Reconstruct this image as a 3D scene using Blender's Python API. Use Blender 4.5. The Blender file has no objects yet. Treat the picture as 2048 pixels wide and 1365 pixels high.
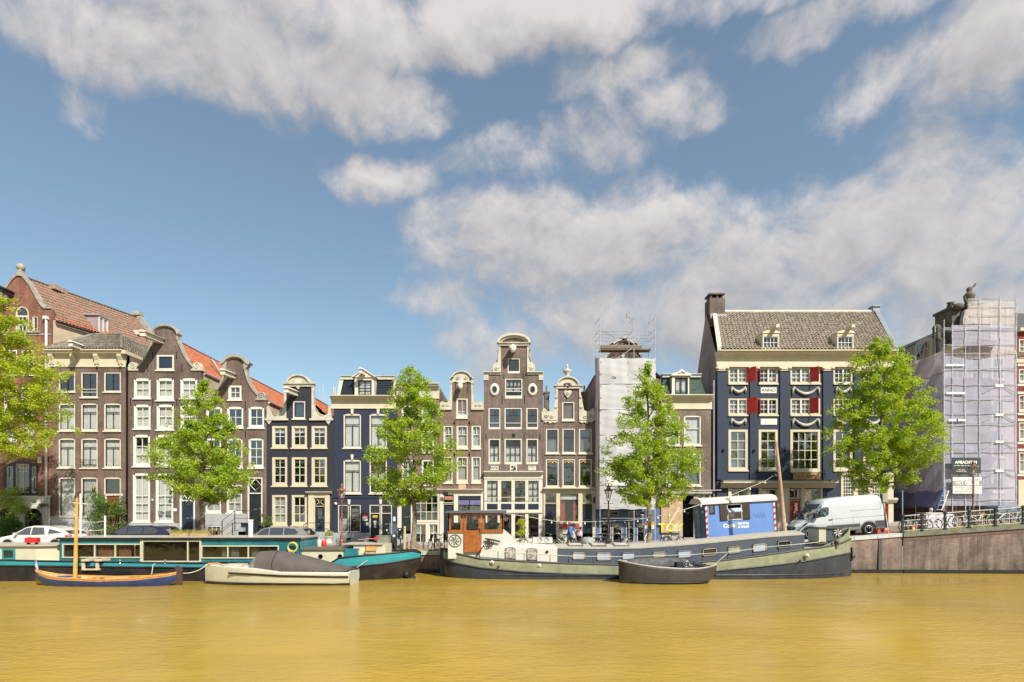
import bpy, bmesh, math, random
from mathutils import Vector, Matrix
from mathutils.geometry import tessellate_polygon
R = math.radians
random.seed(7)
SC = bpy.context.scene
COL = SC.collection
# ------------------------------------------------------------------ camera
F, CX, HY, CZ = 1150.0, 1024.0, 1027.0, 2.33      # focal length and horizon of the 2048 px photograph, eye height above the street
WATER = -1.3
cam = bpy.data.cameras.new('camera'); camo = bpy.data.objects.new('camera', cam); COL.objects.link(camo)
camo.location = (0, 0, CZ); camo.rotation_euler = (R(90), 0, 0)
cam.sensor_fit = 'HORIZONTAL'; cam.sensor_width = 36; cam.lens = 36*F/2048; cam.shift_y = (HY-682.5)/2048
cam.clip_start = .1; cam.clip_end = 3000
SC.camera = camo
# ------------------------------------------------------------------ light
SUN_EL, SUN_AZ = 44.0, 35.0          # degrees; azimuth measured from the direction facade -> camera towards the right
sd = Vector((math.cos(R(SUN_EL))*math.sin(R(SUN_AZ)), -math.cos(R(SUN_EL))*math.cos(R(SUN_AZ)), math.sin(R(SUN_EL))))
sl = bpy.data.lights.new('sun', 'SUN'); sl.energy = 4.1; sl.angle = R(.6); sl.color = (1, .93, .8)
so = bpy.data.objects.new('sun', sl); COL.objects.link(so)
so.rotation_euler = sd.to_track_quat('Z', 'Y').to_euler()
SC.view_settings.view_transform = 'Standard'; SC.view_settings.look = 'None'
SC.view_settings.exposure = 0.88; SC.view_settings.gamma = 1
SC.render.engine = 'CYCLES'
SC.cycles.use_denoising = True
SC.cycles.max_bounces = 6; SC.cycles.transparent_max_bounces = 12
SC.cycles.caustics_reflective = False; SC.cycles.caustics_refractive = False
SC.cycles.sample_clamp_indirect = 6

class NT:
    """small helper to write node trees"""
    def __init__(s, tree): s.t = tree; s.n = tree.nodes; s.l = tree.links
    def node(s, typ, **kw):
        n = s.n.new(typ)
        for k, v in kw.items(): setattr(n, k, v)
        return n
    def put(s, sock, v):
        if isinstance(v, bpy.types.NodeSocket): s.l.new(v, sock)
        elif v is not None:
            try: sock.default_value = v
            except Exception: sock.default_value = tuple(v)+(1,)
    def m(s, op, a, b=None, c=None, clamp=False):
        n = s.node('ShaderNodeMath', operation=op, use_clamp=clamp)
        for i, v in enumerate((a, b, c)):
            if v is not None: s.put(n.inputs[i], v)
        return n.outputs[0]
    def vm(s, op, a, b=None, scale=None):
        n = s.node('ShaderNodeVectorMath', operation=op)
        s.put(n.inputs[0], a)
        if b is not None: s.put(n.inputs[1], b)
        if scale is not None: s.put(n.inputs['Scale'], scale)
        return n.outputs['Value'] if op in ('LENGTH', 'DOT_PRODUCT') else n.outputs[0]
    def noise(s, vec, scale, detail=4, rough=.5, dist=0):
        n = s.node('ShaderNodeTexNoise')
        if vec is not None: s.put(n.inputs['Vector'], vec)
        n.inputs['Scale'].default_value = scale; n.inputs['Detail'].default_value = detail
        n.inputs['Roughness'].default_value = rough; n.inputs['Distortion'].default_value = dist
        return n.outputs[0]
    def ramp(s, fac, lo, hi, a=0., b=1., smooth=True):
        n = s.node('ShaderNodeMapRange', interpolation_type='SMOOTHSTEP' if smooth else 'LINEAR')
        s.put(n.inputs[0], fac); s.put(n.inputs[1], lo); s.put(n.inputs[2], hi); s.put(n.inputs[3], a); s.put(n.inputs[4], b)
        return n.outputs[0]
    def mix(s, fac, a, b, blend='MIX'):
        n = s.node('ShaderNodeMix', data_type='RGBA', blend_type=blend)
        s.put(n.inputs[0], fac); s.put(n.inputs[6], a); s.put(n.inputs[7], b)
        return n.outputs[2]

def make_world():
    w = bpy.data.worlds.new('World'); SC.world = w; w.use_nodes = True
    t = NT(w.node_tree); t.n.clear()
    sky = t.node('ShaderNodeTexSky', sky_type='NISHITA', sun_disc=False)
    sky.sun_elevation = R(SUN_EL); sky.sun_rotation = math.atan2(sd.x, sd.y)
    sky.altitude = 0; sky.air_density = 1.0; sky.dust_density = .6; sky.ozone_density = 1.6
    g = t.node('ShaderNodeTexCoord').outputs['Generated']
    sep = t.node('ShaderNodeSeparateXYZ'); t.put(sep.inputs[0], g)
    x, y, z = sep.outputs
    az = t.m('ARCTAN2', x, y)
    hyp = t.m('SQRT', t.m('ADD', t.m('MULTIPLY', x, x), t.m('MULTIPLY', y, y)))
    el = t.m('ARCTAN2', z, hyp)
    n1 = t.noise(g, 3.2, 5, .62)                       # slow noise, bends the cloud outlines
    n2 = t.m('MULTIPLY_ADD', t.m('SUBTRACT', t.noise(g, 24.0, 8, .62, .6), .5), .38, t.noise(g, 6.5, 9, .60, .5))                       # billows and wisps
    off = t.vm('ADD', g, (.018, -.005, .024))
    n2s = t.m('MULTIPLY_ADD', t.m('SUBTRACT', t.noise(off, 24.0, 8, .62, .6), .5), .38, t.noise(off, 6.5, 9, .60, .5))                   # the same, a step towards the sun
    wx = t.m('MULTIPLY_ADD', t.m('SUBTRACT', n1, .5), .16, az)
    wz = t.m('MULTIPLY_ADD', t.m('SUBTRACT', t.noise(g, 4.1, 5, .62), .5), .16, el)
    # cloud banks seen over the street (pixel centre, pixel radii, weight) -> azimuth and elevation
    banks = [(120,40,260,90,1),(330,80,280,105,1.1),(560,90,260,110,1.2),(700,150,190,75,1.1),(830,190,70,45,.8),(640,20,300,90,1.1),(900,40,240,85,1.3),(1140,50,220,80,1.4),(170,200,60,55,.62),
             (1250,165,130,50,.8),(1340,215,90,50,.8),(785,345,90,45,.7),(1080,300,150,60,.55),
             (1980,95,190,120,1.15),(1720,185,100,50,.72),(1500,20,250,40,.7),(1720,30,250,50,.8),(1850,330,80,55,.66),
             (1060,470,190,90,1.1),(1250,480,230,95,1.1),(1500,520,260,110,1.15),(1680,470,270,140,1.15),(1900,500,220,110,1.15),
             (1350,620,330,95,1.0),(1900,650,330,100,1.0),(1600,640,300,90,1.0),(950,690,110,80,.82),(880,580,80,40,.62),(1090,650,120,80,.7)]
    f = f2 = None
    for (px, py, rx, ry, wt) in banks:
        a = math.atan((px-CX)/F); e = math.atan((HY-py)/F*math.cos(a))
        ru = rx/F*math.cos(a)**2*1.18; rv = ry/F*math.cos(a)*math.cos(e)**2*1.13
        du = t.m('MULTIPLY', t.m('SUBTRACT', wx, a), 1/ru); dv = t.m('MULTIPLY', t.m('SUBTRACT', wz, e), 1/rv)
        b = t.m('MULTIPLY', t.m('SUBTRACT', 1, t.m('MULTIPLY_ADD', du, du, t.m('MULTIPLY', dv, dv))), wt)
        du2 = t.m('ADD', du, .02/ru); dv2 = t.m('ADD', dv, .045/rv)         # the same bank one step up, towards the light
        b2 = t.m('MULTIPLY', t.m('SUBTRACT', 1, t.m('MULTIPLY_ADD', du2, du2, t.m('MULTIPLY', dv2, dv2))), wt)
        f = b if f is None else t.m('SMOOTH_MAX', f, b, .25)
        f2 = b2 if f2 is None else t.m('SMOOTH_MAX', f2, b2, .25)
    f2 = t.m('MAXIMUM', f2, -1.2)
    f = t.m('MAXIMUM', f, -1.2)
    # the rest of the sky: the same broken cloud
    rest = t.ramp(t.noise(g, 2.3, 5, .55), .3, .7, -1.1, 1.1, False)
    outside = t.m('MAXIMUM', t.ramp(t.m('ABSOLUTE', az), .78, 1.0), t.ramp(el, .74, .95), clamp=True)
    mixn = t.node('ShaderNodeMix', data_type='FLOAT'); t.put(mixn.inputs[0], outside); t.put(mixn.inputs[2], f); t.put(mixn.inputs[3], rest)
    dens = t.m('MULTIPLY_ADD', t.m('SUBTRACT', n2, .5), 3.3, mixn.outputs[0])
    alpha = t.ramp(dens, -.45, 1.0)
    alpha = t.m('MULTIPLY', alpha, t.ramp(z, -.02, .05))
    lit = t.m('ADD', t.m('MULTIPLY', t.m('SUBTRACT', n2, n2s), 1.7), .42)
    lit = t.m('ADD', lit, t.m('MULTIPLY', t.m('SUBTRACT', f, f2), .38))
    thick = t.ramp(dens, .4, 2.2)
    lit = t.m('SUBTRACT', lit, t.m('MULTIPLY', thick, .12), clamp=True)
    ccol = t.mix(lit, (2.5, 2.46, 2.56, 1), (4.5, 4.24, 4.14, 1))
    skyc = t.mix(.12, t.mix(1.0, sky.outputs[0], (.88, .93, .84, 1), 'MULTIPLY'), (2.6, 2.75, 2.85, 1))
    col = t.mix(t.m('MULTIPLY', alpha, .93), skyc, ccol)
    bg = t.node('ShaderNodeBackground'); t.put(bg.inputs[0], col); bg.inputs[1].default_value = .095
    out = t.node('ShaderNodeOutputWorld'); t.l.new(bg.outputs[0], out.inputs[0])
make_world()

# ------------------------------------------------------------------ materials
MATS = {}
def M(name, col=(.5,.5,.5), rough=.6, metal=0., var=.18, vs=1.5, bump=0., bs=25., spec=.4, col2=None, c2s=4., coat=0.):
    """painted, cast or woven surface: colour broken by two noises, light relief"""
    if name in MATS: return MATS[name]
    m = bpy.data.materials.new(name); m.use_nodes = True; MATS[name] = m
    t = NT(m.node_tree); b = t.n['Principled BSDF']
    tc = t.node('ShaderNodeTexCoord').outputs['Object']
    n = t.noise(tc, vs, 6, .6)
    fac = t.ramp(n, .3, .7, 1-var, 1+var, False)
    c = t.mix(t.ramp(t.noise(tc, c2s, 5, .6), .42, .68), col, col2) if col2 else col
    cc = t.node('ShaderNodeVectorMath', operation='SCALE'); t.put(cc.inputs[0], c if isinstance(c, bpy.types.NodeSocket) else tuple(c)); t.put(cc.inputs['Scale'], fac)
    t.l.new(cc.outputs[0], b.inputs['Base Color'])
    t.put(b.inputs['Roughness'], t.ramp(t.noise(tc, vs*3, 3), .3, .7, max(.03, rough-.08), min(1, rough+.08), False))
    b.inputs['Metallic'].default_value = metal; b.inputs['Specular IOR Level'].default_value = spec
    b.inputs['Coat Weight'].default_value = coat; b.inputs['Coat Roughness'].default_value = .08
    if bump:
        bn = t.node('ShaderNodeBump'); bn.inputs['Strength'].default_value = bump; bn.inputs['Distance'].default_value = .02
        t.put(bn.inputs['Height'], t.noise(tc, bs, 4)); t.l.new(bn.outputs[0], b.inputs['Normal'])
    return m

def brick(name, c1, c2, mortar, bw=.215, rh=.066, ms=.007, painted=None, dirt=.36, bumpd=.012, rough=.85):
    if name in MATS: return MATS[name]
    m = bpy.data.materials.new(name); m.use_nodes = True; MATS[name] = m
    t = NT(m.node_tree); b = t.n['Principled BSDF']
    tc = t.node('ShaderNodeTexCoord').outputs['Object']
    sep = t.node('ShaderNodeSeparateXYZ'); t.put(sep.inputs[0], tc)
    cmb = t.node('ShaderNodeCombineXYZ'); t.put(cmb.inputs[0], t.m('ADD', sep.outputs[0], sep.outputs[1])); t.put(cmb.inputs[1], sep.outputs[2])
    br = t.node('ShaderNodeTexBrick'); t.put(br.inputs['Vector'], cmb.outputs[0])
    for k, v in (('Scale', 1), ('Mortar Size', ms), ('Brick Width', bw), ('Row Height', rh), ('Bias', 0), ('Mortar Smooth', .3)): br.inputs[k].default_value = v
    t.put(br.inputs['Color1'], c1); t.put(br.inputs['Color2'], c2); t.put(br.inputs['Mortar'], mortar)
    big = t.ramp(t.noise(tc, .55, 6, .65), .28, .72, 1-dirt, 1+dirt, False)
    streak = t.noise(t.vm('MULTIPLY', tc, (2.2, 2.2, .22)), 1.6, 5, .6)
    big = t.m('MULTIPLY', big, t.ramp(streak, .25, .75, 1-dirt*.9, 1+dirt*.9, False))
    sc = t.node('ShaderNodeVectorMath', operation='SCALE'); t.put(sc.inputs[0], br.outputs['Color']); t.put(sc.inputs['Scale'], big)
    t.l.new(sc.outputs[0], b.inputs['Base Color'])
    b.inputs['Roughness'].default_value = rough; b.inputs['Specular IOR Level'].default_value = .3
    bn = t.node('ShaderNodeBump'); bn.invert = True; bn.inputs['Strength'].default_value = .6; bn.inputs['Distance'].default_value = bumpd
    t.put(bn.inputs['Height'], br.outputs['Fac']); t.l.new(bn.outputs[0], b.inputs['Normal'])
    return m

def glass(name, tint=(.72,.78,.78), refl=.14, rough=.015):
    """window pane: clear sheet with mirror reflection, slightly wavy old glass"""
    if name in MATS: return MATS[name]
    m = bpy.data.materials.new(name); m.use_nodes = True; MATS[name] = m
    t = NT(m.node_tree); t.n.clear()
    tc = t.node('ShaderNodeTexCoord').outputs['Object']
    tr = t.node('ShaderNodeBsdfTransparent'); t.put(tr.inputs[0], tint+(1,))
    gl = t.node('ShaderNodeBsdfGlossy'); gl.inputs['Roughness'].default_value = rough; gl.inputs['Color'].default_value = (.95,.97,1,1)
    bn = t.node('ShaderNodeBump'); bn.inputs['Strength'].default_value = .35; bn.inputs['Distance'].default_value = .02
    t.put(bn.inputs['Height'], t.noise(tc, 1.7, 2)); t.l.new(bn.outputs[0], gl.inputs['Normal'])
    lw = t.node('ShaderNodeLayerWeight'); lw.inputs[0].default_value = .5
    mx = t.node('ShaderNodeMixShader'); t.put(mx.inputs[0], t.m('MULTIPLY_ADD', t.m('POWER', lw.outputs['Facing'], 5), .85, refl+.03, clamp=True))
    t.l.new(tr.outputs[0], mx.inputs[1]); t.l.new(gl.outputs[0], mx.inputs[2])
    o = t.node('ShaderNodeOutputMaterial'); t.l.new(mx.outputs[0], o.inputs[0])
    return m

def leafmat(name, c1, c2, trans=.45):
    if name in MATS: return MATS[name]
    m = bpy.data.materials.new(name); m.use_nodes = True; MATS[name] = m
    t = NT(m.node_tree); t.n.clear()
    tc = t.node('ShaderNodeTexCoord').outputs['Object']
    c = t.mix(t.ramp(t.noise(tc, 2.2, 5, .7), .35, .65), c1, c2)
    d = t.node('ShaderNodeBsdfDiffuse'); t.put(d.inputs[0], c)
    tl = t.node('ShaderNodeBsdfTranslucent'); t.put(tl.inputs[0], t.mix(1.0, c, (1.9, 1.7, .5, 1), 'MULTIPLY'))
    g = t.node('ShaderNodeBsdfGlossy'); g.inputs['Roughness'].default_value = .55; g.inputs['Color'].default_value = (.8,.85,.8,1)
    m1 = t.node('ShaderNodeMixShader'); m1.inputs[0].default_value = trans; t.l.new(d.outputs[0], m1.inputs[1]); t.l.new(tl.outputs[0], m1.inputs[2])
    m2 = t.node('ShaderNodeMixShader'); m2.inputs[0].default_value = .03; t.l.new(m1.outputs[0], m2.inputs[1]); t.l.new(g.outputs[0], m2.inputs[2])
    o = t.node('ShaderNodeOutputMaterial'); t.l.new(m2.outputs[0], o.inputs[0])
    return m

def netmat(name, col, alpha):
    """fine woven scaffold net: partly open, the threads scatter light both ways"""
    if name in MATS: return MATS[name]
    m = bpy.data.materials.new(name); m.use_nodes = True; MATS[name] = m
    t = NT(m.node_tree); t.n.clear()
    tc = t.node('ShaderNodeTexCoord').outputs['Object']
    d = t.node('ShaderNodeBsdfDiffuse'); t.put(d.inputs[0], col)
    tl = t.node('ShaderNodeBsdfTranslucent'); t.put(tl.inputs[0], col)
    m1 = t.node('ShaderNodeMixShader'); m1.inputs[0].default_value = .4; t.l.new(d.outputs[0], m1.inputs[1]); t.l.new(tl.outputs[0], m1.inputs[2])
    tr = t.node('ShaderNodeBsdfTransparent')
    m2 = t.node('ShaderNodeMixShader'); t.put(m2.inputs[0], t.ramp(t.noise(tc, 1.3, 5, .6), .3, .7, alpha-.12, min(1, alpha+.12), False))
    t.l.new(tr.outputs[0], m2.inputs[1]); t.l.new(m1.outputs[0], m2.inputs[2])
    o = t.node('ShaderNodeOutputMaterial'); t.l.new(m2.outputs[0], o.inputs[0])
    return m

# ------------------------------------------------------------------ mesh building
class MB:
    def __init__(s): s.v = []; s.f = []; s.m = []; s.s = []
    def add(s, vs, fs, m=0, smooth=False):
        o = len(s.v); s.v += [tuple(p) for p in vs]
        for f in fs: s.f.append([i+o for i in f]); s.m.append(m); s.s.append(smooth)
        return s
    def box(s, x0, x1, y0, y1, z0, z1, m=0):
        return s.add([(x0,y0,z0),(x1,y0,z0),(x1,y1,z0),(x0,y1,z0),(x0,y0,z1),(x1,y0,z1),(x1,y1,z1),(x0,y1,z1)],
                     [(0,3,2,1),(4,5,6,7),(0,1,5,4),(1,2,6,5),(2,3,7,6),(3,0,4,7)], m)
    def prism(s, poly, y0, y1, m=0, caps=(1,1), side=True):
        """polygon in x,z pushed along y; concave outlines are fine"""
        n = len(poly); o = [(x,y0,z) for x,z in poly]+[(x,y1,z) for x,z in poly]
        tri = tessellate_polygon([[Vector((x,z,0)) for x,z in poly]]); f = []
        if caps[0]: f += [tuple(a) for a in tri]
        if caps[1]: f += [tuple(i+n for i in a) for a in tri]
        if side: f += [(i,(i+1)%n,(i+1)%n+n,i+n) for i in range(n)]
        return s.add(o, f, m)
    def prism_y(s, poly, x0, x1, m=0, caps=(1,1)):
        """polygon in y,z pushed along x"""
        n = len(poly); o = [(x0,y,z) for y,z in poly]+[(x1,y,z) for y,z in poly]
        tri = tessellate_polygon([[Vector((y,z,0)) for y,z in poly]]); f = []
        if caps[0]: f += [tuple(a) for a in tri]
        if caps[1]: f += [tuple(i+n for i in a) for a in tri]
        f += [(i,(i+1)%n,(i+1)%n+n,i+n) for i in range(n)]
        return s.add(o, f, m)
    def prism_z(s, poly, z0, z1, m=0):
        n = len(poly); o = [(x,y,z0) for x,y in poly]+[(x,y,z1) for x,y in poly]
        tri = tessellate_polygon([[Vector((x,y,0)) for x,y in poly]])
        f = [tuple(a) for a in tri]+[tuple(i+n for i in a) for a in tri]+[(i,(i+1)%n,(i+1)%n+n,i+n) for i in range(n)]
        return s.add(o, f, m)
    def wall(s, outer, holes, y, depth, m=0, mh=None):
        """front sheet in x,z with holes, each hole lined by a reveal of the given depth"""
        loops = [[Vector((x,z,0)) for x,z in outer]]+[[Vector((x,z,0)) for x,z in h] for h in holes]
        vs = [(p.x,y,p.y) for l in loops for p in l]
        s.add(vs, [tuple(a) for a in tessellate_polygon(loops)], m)
        for h in holes:
            n = len(h)
            s.add([(x,y,z) for x,z in h]+[(x,y+depth,z) for x,z in h], [(i,(i+1)%n,(i+1)%n+n,i+n) for i in range(n)], m if mh is None else mh)
        return s
    def tube(s, pts, r, n=6, m=0, cap=True, smooth=True, closed=False):
        pts = [Vector(p) for p in pts]; k = len(pts)
        rs = r if isinstance(r, (list, tuple)) else [r]*k
        vs = []; u = None
        for i, p in enumerate(pts):
            if closed: d = pts[(i+1)%k]-pts[i-1]
            else: d = pts[min(i+1,k-1)]-pts[max(i-1,0)]
            if d.length < 1e-9: d = Vector((0,0,1))
            d.normalize()
            if u is None:
                u = d.cross(Vector((0,0,1)) if abs(d.z) < .9 else Vector((1,0,0)))
            u = (u-d*u.dot(d));
            if u.length < 1e-6: u = d.cross(Vector((0,1,0)))
            u.normalize(); w = d.cross(u)
            for j in range(n):
                a = 2*math.pi*j/n; vs.append(p+(u*math.cos(a)+w*math.sin(a))*rs[i])
        f = []
        for i in range(k if closed else k-1):
            for j in range(n):
                a = i*n+j; b = i*n+(j+1)%n; q = ((i+1)%k)*n
                f.append((a,b,q+(j+1)%n,q+j))
        if cap and not closed: f += [tuple(range(n)), tuple(range((k-1)*n,k*n))]
        return s.add(vs, f, m, smooth)
    def lathe(s, prof, c=(0,0,0), n=12, m=0, axis='z', smooth=True, ang=0):
        vs = []; f = []
        for (r, h) in prof:
            for j in range(n):
                a = 2*math.pi*j/n+ang; x, y = r*math.cos(a), r*math.sin(a)
                vs.append((c[0]+x, c[1]+y, c[2]+h) if axis == 'z' else (c[0]+x, c[1]+h, c[2]+y) if axis == 'y' else (c[0]+h, c[1]+x, c[2]+y))
        for i in range(len(prof)-1):
            for j in range(n): f.append((i*n+j, i*n+(j+1)%n, (i+1)*n+(j+1)%n, (i+1)*n+j))
        f += [tuple(range(n)), tuple(range((len(prof)-1)*n, len(prof)*n))]
        return s.add(vs, f, m, smooth)
    def loft(s, rings, m=0, closed=True, cap=True, smooth=True):
        n = len(rings[0]); vs = [p for r in rings for p in r]; f = []
        for i in range(len(rings)-1):
            for j in range(n if closed else n-1):
                f.append((i*n+j, i*n+(j+1)%n, (i+1)*n+(j+1)%n, (i+1)*n+j))
        s.add(vs, f, m, smooth)
        if cap: s.add(rings[0], [tuple(range(n))], m); s.add(rings[-1], [tuple(range(n))], m)
        return s
    def band(s, pts, w, y0, y1, m=0):
        """ribbon of width w along an x,z polyline, to its left side"""
        P = [Vector(p) for p in pts]; o = []
        for i, p in enumerate(P):
            d = (P[min(i+1,len(P)-1)]-P[max(i-1,0)]).normalized(); o.append(p+Vector((-d.y, d.x))*w)
        for i in range(len(P)-1):
            s.prism([tuple(P[i]), tuple(P[i+1]), tuple(o[i+1]), tuple(o[i])], y0, y1, m)
        return s
    def ball(s, c, r, n=10, m=0, sz=1.):
        k = max(4, n//2)
        return s.lathe([(max(.001, r*math.sin(math.pi*i/k)), -r*sz*math.cos(math.pi*i/k)) for i in range(k+1)], c, n, m)
    def xform(s, mat): s.v = [tuple(mat @ Vector(p)) for p in s.v]; return s
    def build(s, name, mats, parent=None, loc=(0,0,0)):
        me = bpy.data.meshes.new(name); me.from_pydata(s.v, [], s.f)
        mats = mats if isinstance(mats, (list, tuple)) else [mats]
        for m in mats: me.materials.append(m)
        if len(mats) > 1: me.polygons.foreach_set('material_index', [min(i, len(mats)-1) for i in s.m])
        me.polygons.foreach_set('use_smooth', s.s); me.update()
        o = bpy.data.objects.new(name, me); COL.objects.link(o); o.location = loc
        if parent is not None: o.parent = parent
        return o

def thing(name, label, cat, loc=(0,0,0), rotz=0, group=None):
    o = bpy.data.objects.new(name, None); COL.objects.link(o); o.empty_display_size = .3
    o.location = loc; o.rotation_euler = (0,0,rotz); o['label'] = label; o['category'] = cat
    if group: o['group'] = group
    return o
def tag(o, label, cat, group=None, kind=None):
    o['label'] = label; o['category'] = cat
    if group: o['group'] = group
    if kind: o['kind'] = kind
    return o
def struct(o): o['kind'] = 'structure'; return o
def dup(o, label=None, loc=None, rotz=None, parent=None, scale=None):
    """copy of a thing with copies of its parts and sub-parts"""
    c = o.copy(); COL.objects.link(c)
    if parent is not None: c.parent = parent
    if label: c['label'] = label
    if loc is not None: c.location = loc
    if rotz is not None: c.rotation_euler = (0,0,rotz)
    if scale: c.scale = (scale,)*3
    for ch in list(o.children): dup(ch, parent=c)
    return c
def px(x, y, Y): return ((x-CX)/F*Y, Y, CZ+(HY-y)/F*Y)       # a point of the photograph at a known distance
def arc(cx, cy, rx, ry, a0, a1, n=10): return [(cx+rx*math.cos(R(a0+(a1-a0)*i/n)), cy+ry*math.sin(R(a0+(a1-a0)*i/n))) for i in range(n+1)]
def text(body, size, mat, parent, loc, rot=(R(90),0,0), name='lettering', extrude=.006, xs=1., bold=0., align='CENTER'):
    cu = bpy.data.curves.new('lettering', 'FONT'); cu.body = body; cu.size = size; cu.align_x = align; cu.align_y = 'CENTER'
    cu.extrude = extrude; cu.offset = bold; cu.resolution_u = 3
    tmp = bpy.data.objects.new('tmp', cu); COL.objects.link(tmp)
    me = bpy.data.meshes.new_from_object(tmp.evaluated_get(bpy.context.evaluated_depsgraph_get()))
    bpy.data.objects.remove(tmp); me.materials.clear(); me.materials.append(mat)
    o = bpy.data.objects.new(name, me); COL.objects.link(o); o.parent = parent; o.location = loc; o.rotation_euler = rot; o.scale = (xs,1,1)
    return o
def print_line(parent, x0, x1, y, z, h, mat, seed):
    """a line of print too small to read: word-long marks"""
    r = random.Random(seed); m = MB(); x = x0
    while x < x1-.02:
        w = min(x1-x, r.uniform(.5,1.6)*h*1.6); m.box(x, x+w, y-.004, y, z-h*.3, z+h*.3); x += w+h*.5
    return m.build('small_print', mat, parent)
def gz(X): return max(0., .075*(X-9.)) if X < 33 else 1.8      # the street climbs to the bridge
# ------------------------------------------------------------------ colours
CREAM = M('cream_paint', (.52,.465,.345), .5, var=.10, vs=1.2, bump=.1)
OFFW = M('offwhite_paint', (.56,.53,.455), .45, var=.08, vs=1.5, bump=.08)
WHITE = M('white_paint', (.60,.595,.565), .4, var=.06)
STONE = M('grey_sandstone', (.31,.29,.245), .8, var=.25, vs=2.5, bump=.4, col2=(.22,.21,.18), c2s=3)
STONEW = M('pale_sandstone', (.46,.43,.355), .75, var=.16, vs=2.5, bump=.3, col2=(.45,.43,.36), c2s=5)
BLACKP = M('black_gloss_paint', (.018,.02,.022), .25, var=.2)
DGREEN = M('dark_green_paint', (.02,.035,.032), .3, var=.2)
NAVYP = M('navy_gloss_paint', (.02,.028,.05), .28, var=.2)
GREYP = M('grey_plaster', (.34,.34,.35), .8, var=.12, bump=.2)
WPLAST = M('white_plaster', (.52,.50,.455), .8, var=.12, bump=.25, col2=(.52,.5,.45), c2s=1.5)
IRON = M('wrought_iron', (.02,.021,.022), .45, .3, var=.2)
LEAD = M('lead_sheet', (.24,.26,.28), .45, .4, var=.18, vs=3, bump=.1)
ZINC = M('zinc_pipe', (.50,.50,.48), .4, .5, var=.1)
DARKIN = M('room_shade', (.035,.031,.028), .9, var=.5, vs=1.1)  # dark colour of the sheets that stand in for the shade of unlit rooms
CURT = M('net_curtain', (.45,.445,.43), .9, var=.08, vs=3)
CURTG = M('grey_curtain', (.30,.295,.28), .9, var=.12, vs=3)
CURTR = M('red_curtain', (.25,.03,.04), .9, var=.25, vs=5)
REDP = M('red_paint', (.46,.028,.026), .4, var=.12)
RDOOR = M('brown_red_door', (.22,.05,.03), .4, var=.2)
WOOD = M('varnished_wood', (.27,.092,.027), .3, var=.35, vs=4, coat=.3)
BARE = M('weathered_wood', (.36,.25,.15), .7, var=.25, vs=5, bump=.3)
PLY = M('plywood', (.42,.29,.18), .75, var=.22, vs=2.2)
TEXTK = M('black_lettering', (.03,.03,.03), .6, var=.05)
TEXTW = M('white_lettering', (.8,.8,.78), .6, var=.05)
B_RED = brick('red_brick', (.235,.095,.062), (.165,.066,.046), (.23,.165,.13))
B_BROWN = brick('brown_brick', (0.163,0.111,0.088), (0.124,0.083,0.068), (0.182,0.150,0.130))
B_BROWN2 = brick('warm_brown_brick', (0.189,0.124,0.094), (0.137,0.091,0.073), (0.247,0.208,0.182))
B_DARK = brick('dark_brown_brick', (0.137,0.099,0.086), (0.104,0.075,0.068), (0.156,0.137,0.124))
B_MAUVE = brick('mauve_brown_brick', (0.162,0.117,0.101), (0.116,0.085,0.075), (0.221,0.195,0.182))
B_BLACK = brick('black_blue_painted_brick', (.028,.029,.040), (.024,.026,.036), (.024,.025,.034), dirt=.14, rough=.6)
B_NAVY = brick('navy_painted_brick', (.026,.031,.062), (.023,.028,.056), (.022,.026,.053), dirt=.12, rough=.6)
B_NAVY2 = brick('slate_blue_painted_brick', (.030,.042,.072), (.027,.038,.066), (.026,.036,.062), dirt=.12, rough=.6)
B_SIDE = brick('pinkish_side_brick', (.32,.235,.20), (.27,.20,.17), (.33,.27,.24), dirt=.3)
B_QUAY = brick('quay_brick', (.19,.14,.125), (.135,.10,.092), (.25,.215,.19), dirt=.5, ms=.009)
B_REDR = brick('crimson_brick', (.22,.028,.03), (.17,.024,.026), (.2,.08,.07))
T_OR = M('orange_pantile', (.37,.12,.055), .75, var=.3, vs=4, col2=(.28,.10,.055), c2s=2.5)
T_BR = M('brown_pantile', (.19,.125,.092), .75, var=.35, vs=5, col2=(.25,.13,.085), c2s=1.2)
T_GR = M('grey_pantile', (.13,.115,.095), .45, var=.35, vs=5, col2=(.22,.19,.15), c2s=2)
T_CR = M('weathered_pantile', (.22,.185,.145), .45, var=.5, vs=6, col2=(.40,.35,.29), c2s=5)
T_DK = M('dark_pantile', (.075,.07,.065), .5, var=.3, vs=5)
SLATE = M('blue_black_slate', (.014,.022,.034), .5, var=.3, vs=3)
SLATEG = M('green_slate', (.035,.075,.06), .55, var=.25, vs=3, bump=.2)
GL = glass('window_glass', (.95,.97,.97), .06)
GLD = glass('dark_window_glass', (.55,.6,.6), .16)

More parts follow.
